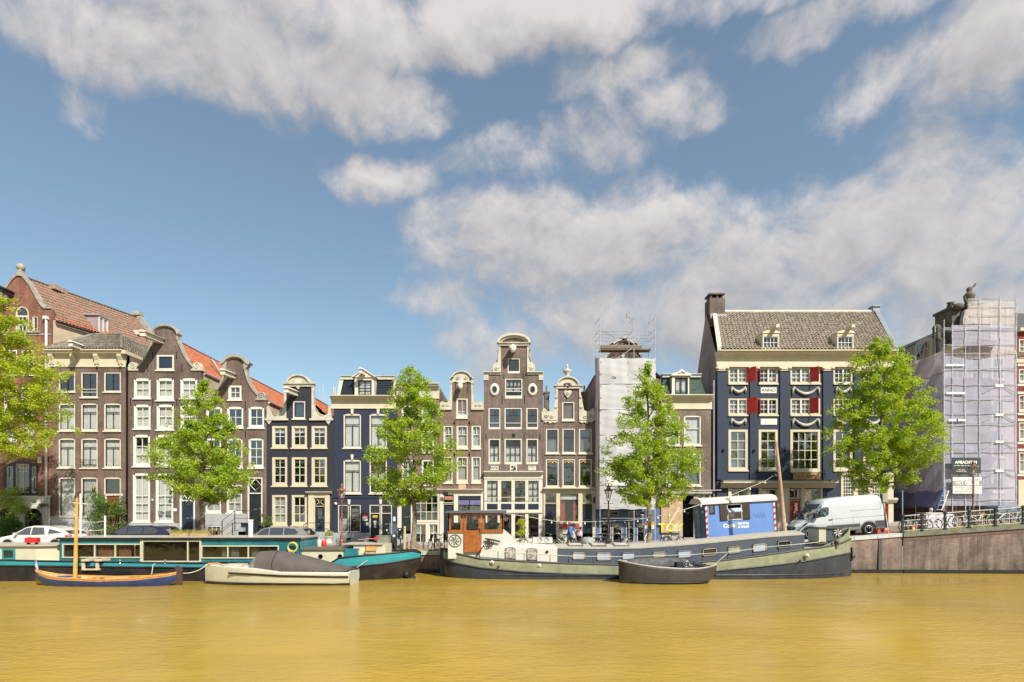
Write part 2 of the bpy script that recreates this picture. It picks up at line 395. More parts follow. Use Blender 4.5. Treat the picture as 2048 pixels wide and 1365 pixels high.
# ------------------------------------------------------------------ ground, water, quay
def make_ground():
    m = bpy.data.materials.new('clinker_paving'); m.use_nodes = True
    t = NT(m.node_tree); b = t.n['Principled BSDF']; tc = t.node('ShaderNodeTexCoord').outputs['Object']
    br = t.node('ShaderNodeTexBrick'); t.put(br.inputs['Vector'], tc)
    for k, v in (('Scale', 1), ('Mortar Size', .006), ('Brick Width', .2), ('Row Height', .07)): br.inputs[k].default_value = v
    t.put(br.inputs['Color1'], (.30,.21,.165,1)); t.put(br.inputs['Color2'], (.23,.165,.13,1)); t.put(br.inputs['Mortar'], (.16,.13,.1,1))
    s = t.node('ShaderNodeVectorMath', operation='SCALE'); t.put(s.inputs[0], br.outputs[0]); t.put(s.inputs['Scale'], t.ramp(t.noise(tc, .4, 6, .6), .3, .7, .7, 1.3, False))
    t.l.new(s.outputs[0], b.inputs['Base Color']); b.inputs['Roughness'].default_value = .85
    xs = [-900,-200,-60,-30,0,9]+[9+i*1.5 for i in range(1,16)]+[33,36,45,200,900]
    ys = [35.25, 39, 42.4, 44, 60, 200, 1500]
    g = MB(); rows = [[(x, y, gz(x)) for x in xs] for y in ys]
    g.loft(rows, closed=False, cap=False, smooth=False)
    struct(g.build('street', m))
    # pavement strip in front of the houses, a step above the road, and the kerb that edges it
    pv = M('pavement_slabs', (.30,.28,.25), .85, var=.2, vs=2)
    g = MB(); xx = [x for x in xs if -60 <= x <= 45]
    prof = [(42.4, .0), (42.4, .11), (44.6, .12)]
    g.loft([[(x, y, gz(x)+z+.002) for y, z in prof] for x in xx], closed=False, cap=False, smooth=False)
    struct(g.build('pavement', pv))
    kb = M('bluestone', (.30,.32,.34), .7, var=.2, vs=2, bump=.2)
    k = thing('kerb', 'low grey stone kerb along the foot of the houses', 'kerb'); k['kind'] = 'structure'
    for i in range(-34, 29):
        a, c = i*1.2, i*1.2+1.19
        q = MB(); z0, z1 = gz(a), gz(c)
        q.add([(a,42.2,z0-.05),(c,42.2,z1-.05),(c,42.39,z1-.05),(a,42.39,z0-.05),(a,42.2,z0+.125),(c,42.2,z1+.125),(c,42.39,z1+.125),(a,42.39,z0+.125)],
              [(0,3,2,1),(4,5,6,7),(0,1,5,4),(1,2,6,5),(2,3,7,6),(3,0,4,7)])
        q.build('kerb_stone', kb, k)
make_ground()

def make_water():
    m = bpy.data.materials.new('canal_water'); m.use_nodes = True
    t = NT(m.node_tree); b = t.n['Principled BSDF']; tc = t.node('ShaderNodeTexCoord').outputs['Object']
    t.put(b.inputs['Base Color'], t.mix(t.ramp(t.noise(tc, .09, 4, .6), .35, .65), (.415,.272,.04,1), (.33,.225,.036,1)))
    b.inputs['Roughness'].default_value = .06; b.inputs['IOR'].default_value = 1.33; b.inputs['Specular IOR Level'].default_value = .5
    sw = t.noise(t.vm('MULTIPLY', tc, (.55, 1.5, 1)), 1.0, 3, .55, .6)
    wv = t.noise(t.vm('MULTIPLY', tc, (1.5, 3.6, 1)), 1.5, 4, .62, .8)
    rp = t.noise(t.vm('MULTIPLY', tc, (2.2, 6.5, 1)), 2.0, 4, .62, .7)
    patch = t.ramp(t.noise(t.vm('MULTIPLY', tc, (.5,1,1)), .16, 3, .5), .35, .65, .25, 1.7)
    h = t.m('ADD', t.m('MULTIPLY', sw, .07), t.m('MULTIPLY', t.m('ADD', t.m('MULTIPLY', wv, .085), t.m('MULTIPLY', rp, .042)), patch))
    bn = t.node('ShaderNodeBump'); bn.inputs['Strength'].default_value = 1; bn.inputs['Distance'].default_value = .34
    t.put(bn.inputs['Height'], h); t.l.new(bn.outputs[0], b.inputs['Normal'])
    g = MB(); g.add([(-900,-4,WATER),(900,-4,WATER),(900,35.6,WATER),(-900,35.6,WATER)], [(0,1,2,3)])
    struct(g.build('canal_water', m))
    # the bank the photograph is taken from
    bk = MB(); bk.box(-900, 900, -900, -.6, WATER-1, .9)
    struct(bk.build('near_bank', M('near_paving', (.24,.2,.17), .9, var=.2, vs=.5)))
make_water()

QL = 23.75        # where the quay coping gives way to the bridge ramp
def make_quay():
    q = thing('quay_wall', 'weathered brick canal quay wall with grey coping stones', 'quay wall', (0,35,0)); 
    w = MB(); xs = [-60,-20,0,9,14,QL]
    w.loft([[(x,.12,WATER-1),(x,.0,gz(x)-.2),(x,.4,gz(x)-.2)] for x in xs], closed=False, cap=False, smooth=False)
    w.build('wall', B_QUAY, q)
    st = M('coping_stone', (.40,.42,.43), .75, var=.2, vs=2, bump=.25)
    x = -48.
    rnd = random.Random(3)
    while x < QL-.1:
        e = min(x+1.45+rnd.uniform(-.1,.1), QL)
        z0, z1 = gz(x), gz(e); p = MB(); y0, y1 = -.07+rnd.uniform(-.012,.012), .5
        p.add([(x+.01,y0,z0-.2),(e-.01,y0,z1-.2),(e-.01,y1,z1-.2),(x+.01,y1,z0-.2),(x+.01,y0,z0+.015),(e-.01,y0,z1+.015),(e-.01,y1,z1+.015),(x+.01,y1,z0+.015)],
              [(0,3,2,1),(4,5,6,7),(0,1,5,4),(1,2,6,5),(2,3,7,6),(3,0,4,7)])
        p.build('coping_stone', st, q); x = e
    b = MB(); b.box(-60, QL, -.14, .1, WATER-.6, WATER+.2); b.build('fender_beam', M('wet_tarred_timber', (.018,.02,.018), .4, var=.3), q)
    s = MB()
    for X in (20.4, 22.4): s.box(X-.1, X+.1, -.035, .05, WATER+.1, gz(X)-.21)
    s.build('drain_streak', M('dark_seep', (.07,.065,.06), .7, var=.3), q)
    # ramp wall of the bridge
    r = thing('bridge_ramp_wall', 'rising dark brick wall of the bridge ramp under the railing', 'wall', (QL,34.95,0))
    w = MB(); xs = [QL+.02+i*1.6 for i in range(9)]
    w.loft([[(x-QL,.1-(x-QL)*.055,WATER-1),(x-QL,-(x-QL)*.055,gz(x)-.22),(x-QL,.6,gz(x)-.22)] for x in xs], closed=False, cap=False, smooth=False)
    w.build('wall', brick('ramp_brick', (.148,.112,.10), (.10,.076,.07), (.20,.17,.15), dirt=.6, ms=.009), r)
    sc = MB()
    for i in range(110):                        # soldier course under the beam
        x = QL+.05+i*.1; y = -(x-QL)*.055-.012
        sc.box(x-QL, x-QL+.085, y, y+.1, gz(x)-.47, gz(x)-.225)
    c = sc.build('soldier_course', M('soldier_brick', (.15,.095,.08), .85, var=.4, vs=9), r); c['kind'] = 'stuff'
    bm = M('mossy_stone_beam', (.13,.14,.115), .8, var=.3, vs=2.5, bump=.3)
    x = QL+.01
    while x < QL+11:
        e = x+2.4; p = MB(); y0, y1 = -(x-QL)*.055-.09, .45; y0e = -(e-QL)*.055-.09
        p.add([(x-QL,y0,gz(x)-.22),(e-QL-.012,y0e,gz(e)-.22),(e-QL-.012,y1,gz(e)-.22),(x-QL,y1,gz(x)-.22),(x-QL,y0,gz(x)+.03),(e-QL-.012,y0e,gz(e)+.03),(e-QL-.012,y1,gz(e)+.03),(x-QL,y1,gz(x)+.03)],
              [(0,3,2,1),(4,5,6,7),(0,1,5,4),(1,2,6,5),(2,3,7,6),(3,0,4,7)])
        p.build('coping_beam', bm, r); x = e
    b = MB(); b.loft([[(0,-.14,WATER-.6),(0,-.14,WATER+.2),(0,.2,WATER+.2)],[(12,-.8,WATER-.6),(12,-.8,WATER+.2),(12,.2,WATER+.2)]], closed=False, smooth=False)
    b.build('fender_beam', MATS['wet_tarred_timber'], r)
make_quay()
# ------------------------------------------------------------------ houses
YF = 44.0
def tiles(A, B, C, D, cols, rows, h=.055):
    """pantile sheet: A,B along the eave, C,D along the ridge; every tile waves across and laps the one below"""
    A, B, C, D = map(Vector, (A,B,C,D)); n = (B-A).cross(D-A).normalized()
    if n.z < 0: n = -n
    prof = [(0,.0),(.22,.9),(.45,1.),(.68,.3)]
    us = [((c+u)/cols, w) for c in range(cols) for u, w in prof]+[(1.,0.)]
    rnd = random.Random(cols*31+rows); rings = []
    for r in range(rows):
        for v, lift in ((r/rows, 1.), ((r+1)/rows, .12)):
            ring = []
            for u, w in us:
                p = (A*(1-u)+B*u)*(1-v)+(D*(1-u)+C*u)*v
                ring.append(p+n*(h*w+h*.75*lift+rnd.uniform(-.006,.006)))
            rings.append(ring)
    m = MB(); m.loft(rings, closed=False, cap=False, smooth=False)
    return m

class House:
    def __init__(s, name, label, x0, x1, base=1088, Y=YF, group=None):
        s.k = Y/F; s.Y = Y; s.cx = (x0+x1)/2; s.x0, s.x1 = x0, x1
        s.base = CZ+(HY-base)*s.k-.25
        s.root = thing(name, label, 'house', ((s.cx-CX)*s.k, Y, s.base), 0, group or 'canal houses in the row')
        s.holes = []
        s.rnd = random.Random(int(x0*7+x1))
    def X(s, p): return (p-s.cx)*s.k
    def Z(s, p): return CZ+(HY-p)*s.k-s.base
    def pts(s, l): return [(s.X(a), s.Z(b)) for a, b in l]
    def part(s, name, mb, mat, label=None):
        o = mb.build(name, mat, s.root)
        if label: o['label'] = label
        return o
    def bx(s, name, x0, y0, x1, y1, d0, d1, mat):
        """box given by its outline in the photograph and its depth before (-) or behind the wall face"""
        return s.part(name, MB().box(s.X(x0), s.X(x1), d0, d1, s.Z(y1), s.Z(y0)), mat)
    def hole(s, x0, y0, x1, y1, arch=0.):
        if arch: top = [(x0+(x1-x0)*i/6, y0-arch*(1-(2*i/6-1)**2)) for i in range(7)]
        else: top = [(x0,y0),(x1,y0)]
        p = s.pts([(x0,y1)]+top+[(x1,y1)]); s.holes.append(p); return p
    def window(s, x0, y0, x1, y1, rows=((.3,1),(.7,2)), cas=None, sash=None, cw=2.6, bw=1.15, arch=0., sill=1., curt=None, gl=None, bot=None, rev=.05, hole=True, rail=0):
        cas = cas or OFFW; sash = sash or cas; gl = gl or GL; bot = cw if bot is None else bot; k = s.k
        if hole: s.hole(x0, y0, x1, y1, arch)
        X, Z = s.X, s.Z; a, b, c, d = X(x0), X(x1), Z(y1), Z(y0); w = cw*k; d0 = rev
        m = MB()
        m.box(a+.002, a+w, d0-.03, d0+.12, c+.002, d, 0); m.box(b-w, b-.002, d0-.03, d0+.12, c+.002, d, 0)
        m.box(a+w, b-w, d0-.03, d0+.12, c+.002, c+bot*k, 0)
        if arch:
            top = [(X(x0+(x1-x0)*i/6)*.999, Z(y0-arch*(1-(2*i/6-1)**2))-.003) for i in range(7)]
            m.prism([(a+w, d-w), (b-w, d-w)]+top[::-1], d0-.03, d0+.12, 0)
        else: m.box(a+w, b-w, d0-.03, d0+.12, d-w, d-.002, 0)
        ia, ib, ic, id_ = a+w, b-w, c+bot*k, d-w; sw = max(.035, bw*k)
        y = d0+.03; zt = id_; H = id_-ic
        panes = []
        for i, (fr, n) in enumerate(rows):
            zb = zt-H*fr if i < len(rows)-1 else ic
            if i: m.box(ia, ib, y, y+.06, zt-sw*.55, zt+sw*.55, 1)
            for j in range(n):
                p0, p1 = ia+(ib-ia)*j/n, ia+(ib-ia)*(j+1)/n
                if j: m.box(p0-sw*.5, p0+sw*.5, y+.004, y+.056, zb+sw*.55*(i<len(rows)-1), zt-sw*.55*(i>0), 1)
                panes.append((p0, p1, zb, zt))
            zt = zb
        e = sw*.7                                        # sash stiles round the whole
        m.box(ia, ia+e, y-.006, y+.064, ic, id_, 1); m.box(ib-e, ib, y-.006, y+.064, ic, id_, 1)
        m.box(ia+e, ib-e, y-.005, y+.063, ic, ic+e, 1); m.box(ia+e, ib-e, y-.005, y+.063, id_-e, id_, 1)
        for r in range(rail):
            zz = ic+.28+.22*r; m.box(a+w*.5, b-w*.5, d0-.055, d0-.035, zz, zz+.045, 0)
        o = s.part('window', m, [cas, sash])
        for (p0, p1, z0, z1) in panes:
            tx, tz = s.rnd.uniform(-.011,.011), s.rnd.uniform(-.011,.011); MB().add([(p0,y+.035-tx-tz,z0),(p1,y+.035+tx-tz,z0),(p1,y+.035+tx+tz,z1),(p0,y+.035-tx+tz,z1)], [(0,1,2,3)]).build('pane', gl, o)
        if sill:
            MB().box(a-.07*sill, b+.07*sill, -.09, d0+.05, c-.10, c-.002).build('sill', cas, o)
        if curt:
            cm, lo, hi = (curt+(0.,1.))[:3] if isinstance(curt, tuple) and len(curt) == 1 else curt
            z0, z1 = ic+(id_-ic)*lo, ic+(id_-ic)*hi; n = max(8, int((ib-ia)/.045)); ph = s.rnd.random()*6
            top = [(ia+(ib-ia)*i/n, d0+.15+.018*math.sin(i*1.9+ph)+.008*math.sin(i*.7), z1) for i in range(n+1)]
            bt = [(x, yy+.012*math.sin(x*9), z0+.01*math.sin(x*5+ph)) for x, yy, _ in top]
            MB().loft([bt, top], closed=False, cap=False).build('curtain', cm, o)
        return o
    def door(s, x0, y0, x1, y1, mat, cas=None, fan=0., cw=2.2, panels=((.08,.45),(.52,.95)), hole=True, glassp=False, arch=0.):
        """door leaf with raised panels under a fanlight of the given share of the opening"""
        cas = cas or OFFW; k = s.k
        if hole: s.hole(x0, y0, x1, y1, arch)
        a, b, c, d = s.X(x0), s.X(x1), s.Z(y1), s.Z(y0); w = cw*k; zf = d-(d-c)*fan
        m = MB(); m.box(a+.002, a+w, .01, .16, c, d, 0); m.box(b-w, b-.002, .01, .16, c, d, 0); m.box(a+w, b-w, .01, .16, d-w, d-.002, 0)
        if fan: m.box(a+w, b-w, .0, .15, zf-w*.8, zf, 0)
        fo = s.part('door_frame', m, cas)
        if fan:
            MB().add([(a+w,.1,zf),(b-w,.1,zf),(b-w,.1,d-w),(a+w,.1,d-w)], [(0,1,2,3)]).build('pane', GL, fo)
        L = MB(); zt = zf-w*.8 if fan else d-w
        L.box(a+w, b-w, .09, .14, c, zt, 0)
        for p0, p1 in panels:
            L.box(a+w+.14, b-w-.14, .07, .095, c+(zt-c)*p0, c+(zt-c)*p1, 0)
            L.box(a+w+.2, b-w-.2, .06, .075, c+(zt-c)*p0+.06, c+(zt-c)*p1-.06, 1 if glassp else 0)
        do = s.part('door', L, [mat, GLD])
        MB().box(b-w-.13, b-w-.09, .03, .09, c+1.0, c+1.16).build('handle', LEAD, do)
        MB().box((a+b)/2-.13, (a+b)/2+.13, .05, .09, c+1.02, c+1.07).build('letter_plate', LEAD, do)
        return fo
    def cornice(s, x0, y0, x1, y1, mat=None, proj=.45, ends=True):
        z0, z1 = s.Z(y1), s.Z(y0); h = z1-z0
        pr = [(.02,z0),(-.07,z0),(-.07,z0+h*.10),(-.045,z0+h*.12),(-.045,z0+h*.58),(-.14,z0+h*.62),(-.14,z0+h*.70),(-proj*.75,z0+h*.8),(-proj*.8,z0+h*.92),(-proj,z0+h*.93),(-proj,z1),(.3,z1)]
        return s.part('cornice', MB().prism_y(pr, s.X(x0), s.X(x1)), mat or CREAM)
    def anchors(s, l):
        for x, y, h in l: s.part('wall_anchor', MB().box(s.X(x)-.025, s.X(x)+.025, -.03, .0, s.Z(y+h), s.Z(y)), IRON)
    def hoist(s, x, y, mat=None, L=1.1, w=.22, yaw=0., bracket=.0):
        """hoisting beam with a little roof, sticking out of the gable"""
        X, Z = s.X(x), s.Z(y); m = MB(); dx = -L*math.tan(yaw)
        def skew(v): return [(p[0]+(-p[1])/L*dx, p[1], p[2]) for p in v]
        t = MB().box(X-w/2, X+w/2, -L, .02, Z-.18, Z+.12); t.add([(X-w*.9,-L-.08,Z+.12),(X+w*.9,-L-.08,Z+.12),(X+w*.9,.02,Z+.12),(X-w*.9,.02,Z+.12),(X,-L-.08,Z+.30),(X,.02,Z+.30)],
              [(0,1,4),(2,3,5),(0,4,5,3),(1,2,5,4),(0,3,2,1)])
        t.v = skew(t.v); o = s.part('hoist_beam', t, mat or OFFW)
        h = MB().tube([(X,-L*.8,Z-.18),(X,-L*.8,Z-.34),(X+.05,-L*.8,Z-.4),(X,-L*.8,Z-.45)], .018, 5); h.v = skew(h.v); h.build('hook', IRON, o)
    def body(s, mat, depth=11., top=None, gable=None, x0=None, x1=None, back=True, skew=0., y0=.14, name='side_wall'):
        """side and back walls; top is the eave, gable the ridge (pixel heights at the facade)"""
        a, b = s.X(s.x0 if x0 is None else x0)+.004, s.X(s.x1 if x1 is None else x1)-.004
        zt = s.Z(top); poly = [(a,0),(b,0),(b,zt)]+([( (a+b)/2, s.Z(gable))] if gable else [])+[(a,zt)]
        m = MB(); n = len(poly); m.add([(x,y0,z) for x,z in poly]+[(x+skew,depth,z) for x,z in poly],
            [(i,(i+1)%n,(i+1)%n+n,i+n) for i in range(n)]+[tuple(range(n,2*n))])
        o = s.part(name, m, mat)
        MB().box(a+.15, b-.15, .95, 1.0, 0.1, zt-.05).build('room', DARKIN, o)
        return o
    def gable_roof(s, mat, eave, ridge, depth=11., y0=.3, over=.0, cols=None, skew=0., xm=None, x0=None, x1=None, dx=0):
        a, b = s.X(s.x0 if x0 is None else x0)-over, s.X(s.x1 if x1 is None else x1)+over; c = s.X(xm) if xm else (a+b)/2
        ze, zr = s.Z(eave)+.03, s.Z(ridge)+.03
        cols = cols or int((depth-y0)/.27); rows = max(6, int(math.hypot(b-c, zr-ze)/.33))
        for e in (a, b):
            o = s.part('roof_tiles', tiles((e,y0,ze),(e+skew,depth,ze),(c+skew,depth,zr),(c,y0,zr), cols, rows), mat); o['kind'] = 'stuff'
        s.part('ridge_tiles', MB().tube([(c,y0,zr+.03),(c+skew,depth,zr+.03)], .11, 6), mat)
    def facade(s, outline, mat, depth=.14, name='wall', thick=.34):
        p = s.pts(outline); m = MB().wall(p, s.holes, 0, depth, 0)
        n = len(p); m.add([(x,0,z) for x,z in p]+[(x,thick,z) for x,z in p], [(i,(i+1)%n,(i+1)%n+n,i+n) for i in range(n)])
        top = [q for q in outline]
        o = s.part(name, m, mat)
        return o
    def backing(s, outline, mat):
        """back face of a free-standing gable top"""
        p = s.pts(outline); s.part('gable_back', MB().prism(p, .16, .34, 0, caps=(1,1), side=False), mat)

def mirror(l, c): return [(2*c-x, y) for x, y in l][::-1]
C1 = (CURT, 0., 1.)
def scroll(h, cx, y, r, mat, flip=1):
    """carved volute standing on the shoulder of a gable"""
    m = MB(); X, Z = h.X, h.Z
    base = [(cx-r*1.25,y),(cx+r*1.25,y),(cx+r*1.25,y-r*.35),(cx-r*1.25,y-r*.35)]
    m.prism(h.pts(base), -.08, .34)
    m.prism(h.pts([(cx-flip*r,y-r*.35)]+[(cx-flip*r*math.cos(R(a)), y-r*.9-r*1.0*math.sin(R(a))) for a in range(0,181,20)]+[(cx+flip*r,y-r*.35)]), -.05, .34)
    sp = [(cx+flip*r*.75*(1-a/620)*math.cos(R(a)), y-r*1.0-r*.75*(1-a/620)*math.sin(R(a))) for a in range(0,540,30)]
    m.tube([(X(a),-.06,Z(b)) for a, b in sp], .035, 5)
    h.part('scroll_ornament', m, mat)
BASE = 1092
# ---- red brick house with the curved gable, cut by the left edge
def house_red():
    h = House('red_brick_house', 'red brick gabled house at the far left with ball finial and white rainpipe', -27, 103)
    c = 38.5
    right = [(38.5+5,553),(50,560),(57.5,569),(67,586),(77,604),(84,614),(89,618),(103,618)]
    top = mirror(right, c)+right
    h.hole(30.5,630,57,664); h.holes.pop()
    h.holes.append(h.pts([(30.5,664)]+arc(44,628,13.5,16,180,360,8)+[(57.5,664)]))
    h.window(64.5,633,75,664, ((1,1),), cw=1.6, hole=True, sill=1, cas=OFFW)
    m = MB(); X, Z = h.X, h.Z                              # arched attic window
    m.band([(X(a),Z(b)) for a,b in [(30.7,663.8),(30.7,628)]+arc(44,628,13.3,15.8,180,360,8)+[(57.3,628),(57.3,663.8)]][::-1], .1, .03, .13)
    for x in (36.5,44,51.5): m.box(X(x)-.03, X(x)+.03, .05, .1, Z(663), Z(632))
    m.box(X(31),X(57),.04,.11,Z(634),Z(631)); m.box(X(31),X(57),.04,.11,Z(650.5),Z(649))
    w = h.part('window', m, OFFW)
    for a,b in ((31,36.5),(36.5,44),(44,51.5),(51.5,57)): MB().add([(X(a),.09,Z(663)),(X(b),.09,Z(663)),(X(b),.09,Z(634)),(X(a),.09,Z(634))],[(0,1,2,3)]).build('pane', GL, w)
    MB().prism(h.pts(arc(44,630,13,15.5,180,360,8)), .088, .092).build('pane', GLD, w)
    h.bx('sill', 25,663,80,666.5,-.12,.1, STONE)
    for a,b in ((8,34),(42,68)):
        for y0,y1 in ((700,750),(775,830),(855,900)): h.window(a,y0,b,y1,((.35,2),(.65,2)), cas=WHITE, curt=C1 if y0>800 else None)
    m = MB()
    m.wall(h.pts([(8,991),(8,929),(24,925),(42,924),(60,925),(76,929),(76,991)]), [h.pts(q) for q in ([(13,986),(13,933),(27,933),(27,986)],[(31,986),(31,928),(59,928),(59,986)],[(63,986),(63,933),(73,933),(73,986)])], -.04, .12)
    h.part('bay_frame', m, NAVYP)
    h.window(13,933,27,986,((.42,1),(.58,1)), cas=OFFW, cw=1.2, sill=0, hole=False, gl=GLD)
    h.window(31,928,59,986,((.13,4),(.13,4),(.74,2)), cas=OFFW, cw=1.2, sill=0, hole=False, gl=GLD)
    h.window(63,933,73,986,((.42,1),(.58,1)), cas=OFFW, cw=1.2, sill=0, hole=False, gl=GLD)
    h.holes.append(h.pts([(8.3,990.7),(8.3,929),(24,925.3),(42,924.3),(60,925.3),(75.7,929),(75.7,990.7)]))
    m = MB()
    a0 = [(x, 928-12*(1-((x-42)/38)**2)) for x in range(4,81,4)]
    m.band([(X(a),Z(b)) for a,b in a0][::-1], -.36, -.05, .0)
    h.part('brick_arch', m, B_RED)
    for x in (3,80): h.bx('stone_block', x-4, 914, x+4, 927, -.06, .02, STONEW)
    # plastered basement with two arched openings
    hl = [h.pts([(51,BASE)]+arc(69,1036,18,19,180,360,8)+[(87,BASE)]), h.pts([(-3,BASE)]+arc(15,1036,18,19,180,360,8)+[(33,BASE)])]
    h.holes += hl
    m = MB().wall(h.pts([(-27,BASE),(-27,993),(102.5,993),(102.5,BASE)]), hl, -.1, .5, 0)
    m.box(X(-27),X(103),-.16,.02,Z(996),Z(992))
    h.part('plaster_base', m, WPLAST)
    for cx in (15,69):
        h.part('arched_door', MB().box(X(cx-18),X(cx+18),.3,.36,Z(BASE),Z(1015)), BLACKP)
        g = MB()
        for i in range(7): g.box(X(cx-16+i*5.2)-.015, X(cx-16+i*5.2)+.015, .18, .21, Z(1075), Z(1024))
        h.part('door_grille', g, IRON)
    h.facade([(-27,BASE)]+[(-27,618)]+top+[(103,BASE)], B_RED)
    h.backing([(-27,618)]+top, B_RED)
    m = MB(); m.band([(X(a),Z(b)) for a,b in top], .13, -.09, .42); h.part('gable_coping', m, STONE)
    m = MB(); m.prism(h.pts([(30,553),(33,546),(34.5,538),(42.5,538),(44,546),(47,553)]), -.07, .34); m.lathe([(.02,-.3),(.16,-.27),(.28,-.12),(.3,0),(.27,.14),(.14,.26),(.01,.3)], (X(38.5),.13,Z(534)), 12)
    h.part('finial', m, STONE)
    h.hoist(25, 590, BLACKP, 1.0)
    for y in (668,765,842,912): h.bx('string_course', -27, y, 103, y+3, -.04, .02, B_RED if y > 700 else STONE)
    h.part('rainpipe', MB().tube([(X(94),-.12,Z(636)),(X(95),-.12,Z(645)),(X(95),-.12,Z(BASE))], .09, 8).box(X(94)-.16,X(94)+.16,-.24,.0,Z(640),Z(634)), M('white_pipe',(.62,.64,.66),.4))
    # body and roof: the lot runs off askew
    D = 9.6; sk = 2.75
    h.body(M('sand_plaster',(.43,.34,.25),.9,var=.15,bump=.2), D, 640, 553, skew=sk)
    h.gable_roof(T_BR, 640, 552, D, .34, .1, cols=34, skew=sk)
    h.part('roof_patch', tiles((X(103)+.13,.5,Z(640)+.1),(X(103)+.13+sk*.55,D*.55,Z(640)+.1),(X(96)+sk*.55,D*.55,Z(630)+.14),(X(96),.5,Z(630)+.14),20,4), T_OR)['kind'] = 'stuff'
    h.part('gutter', MB().tube([(X(103)+.2,.2,Z(642)),(X(103)+.2+sk,D,Z(642))], .1, 6), BLACKP)
    # dormer in the right slope, far gable end, chimney stub, roof window
    t = .42; y = D*t; cx = X(103)+sk*t
    m = MB(); m.box(cx-1.3, cx-.1, y-.55, y+.55, Z(638), Z(600)); m.box(cx-1.45, cx+.02, y-.68, y+.68, Z(600), Z(596)); dm = h.part('dormer', m, [M('mauve_board',(.30,.25,.28),.6)])
    m = MB()
    m.box(cx-.12, cx-.02, y-.5, y+.5, Z(636), Z(634)); m.box(cx-.12,cx-.02,y-.5,y+.5,Z(602.5),Z(601))
    for q in (-.48,0,.48): m.box(cx-.11,cx-.01,y+q-.05,y+q+.05,Z(634),Z(602))
    m.build('dormer_window', OFFW, dm)
    m = MB(); m.prism_y([(D-.1,Z(642)),(D+.2,Z(642)),(D+.2,Z(550)),(D-.1,Z(550))], X(38)+sk-.2, X(38)+sk+.25)
    n = MB(); a, b = X(38.5)+sk, X(103)+sk; n.prism([(a-.3,Z(545)),(a+.3,Z(545)),(b+.3,Z(634)),(b-.2,Z(640)),(a-.3,Z(556))], D-.1, D+.3); h.part('end_gable', n, STONE)
    h.part('end_gable_cap', MB().box(a-.35,a+.35,D-.2,D+.4,Z(545),Z(537)), STONE)
    h.part('chimney_stub', MB().box(X(38.5)+sk*.28-.3,X(38.5)+sk*.28+.3,D*.22,D*.36,Z(556),Z(546)), B_SIDE)
    q = MB(); t=.86; cx=X(72)+sk*t; q.box(cx-.5,cx+.5,D*t-.5,D*t+.5,Z(606),Z(596)); h.part('roof_window', q, [OFFW])
house_red()

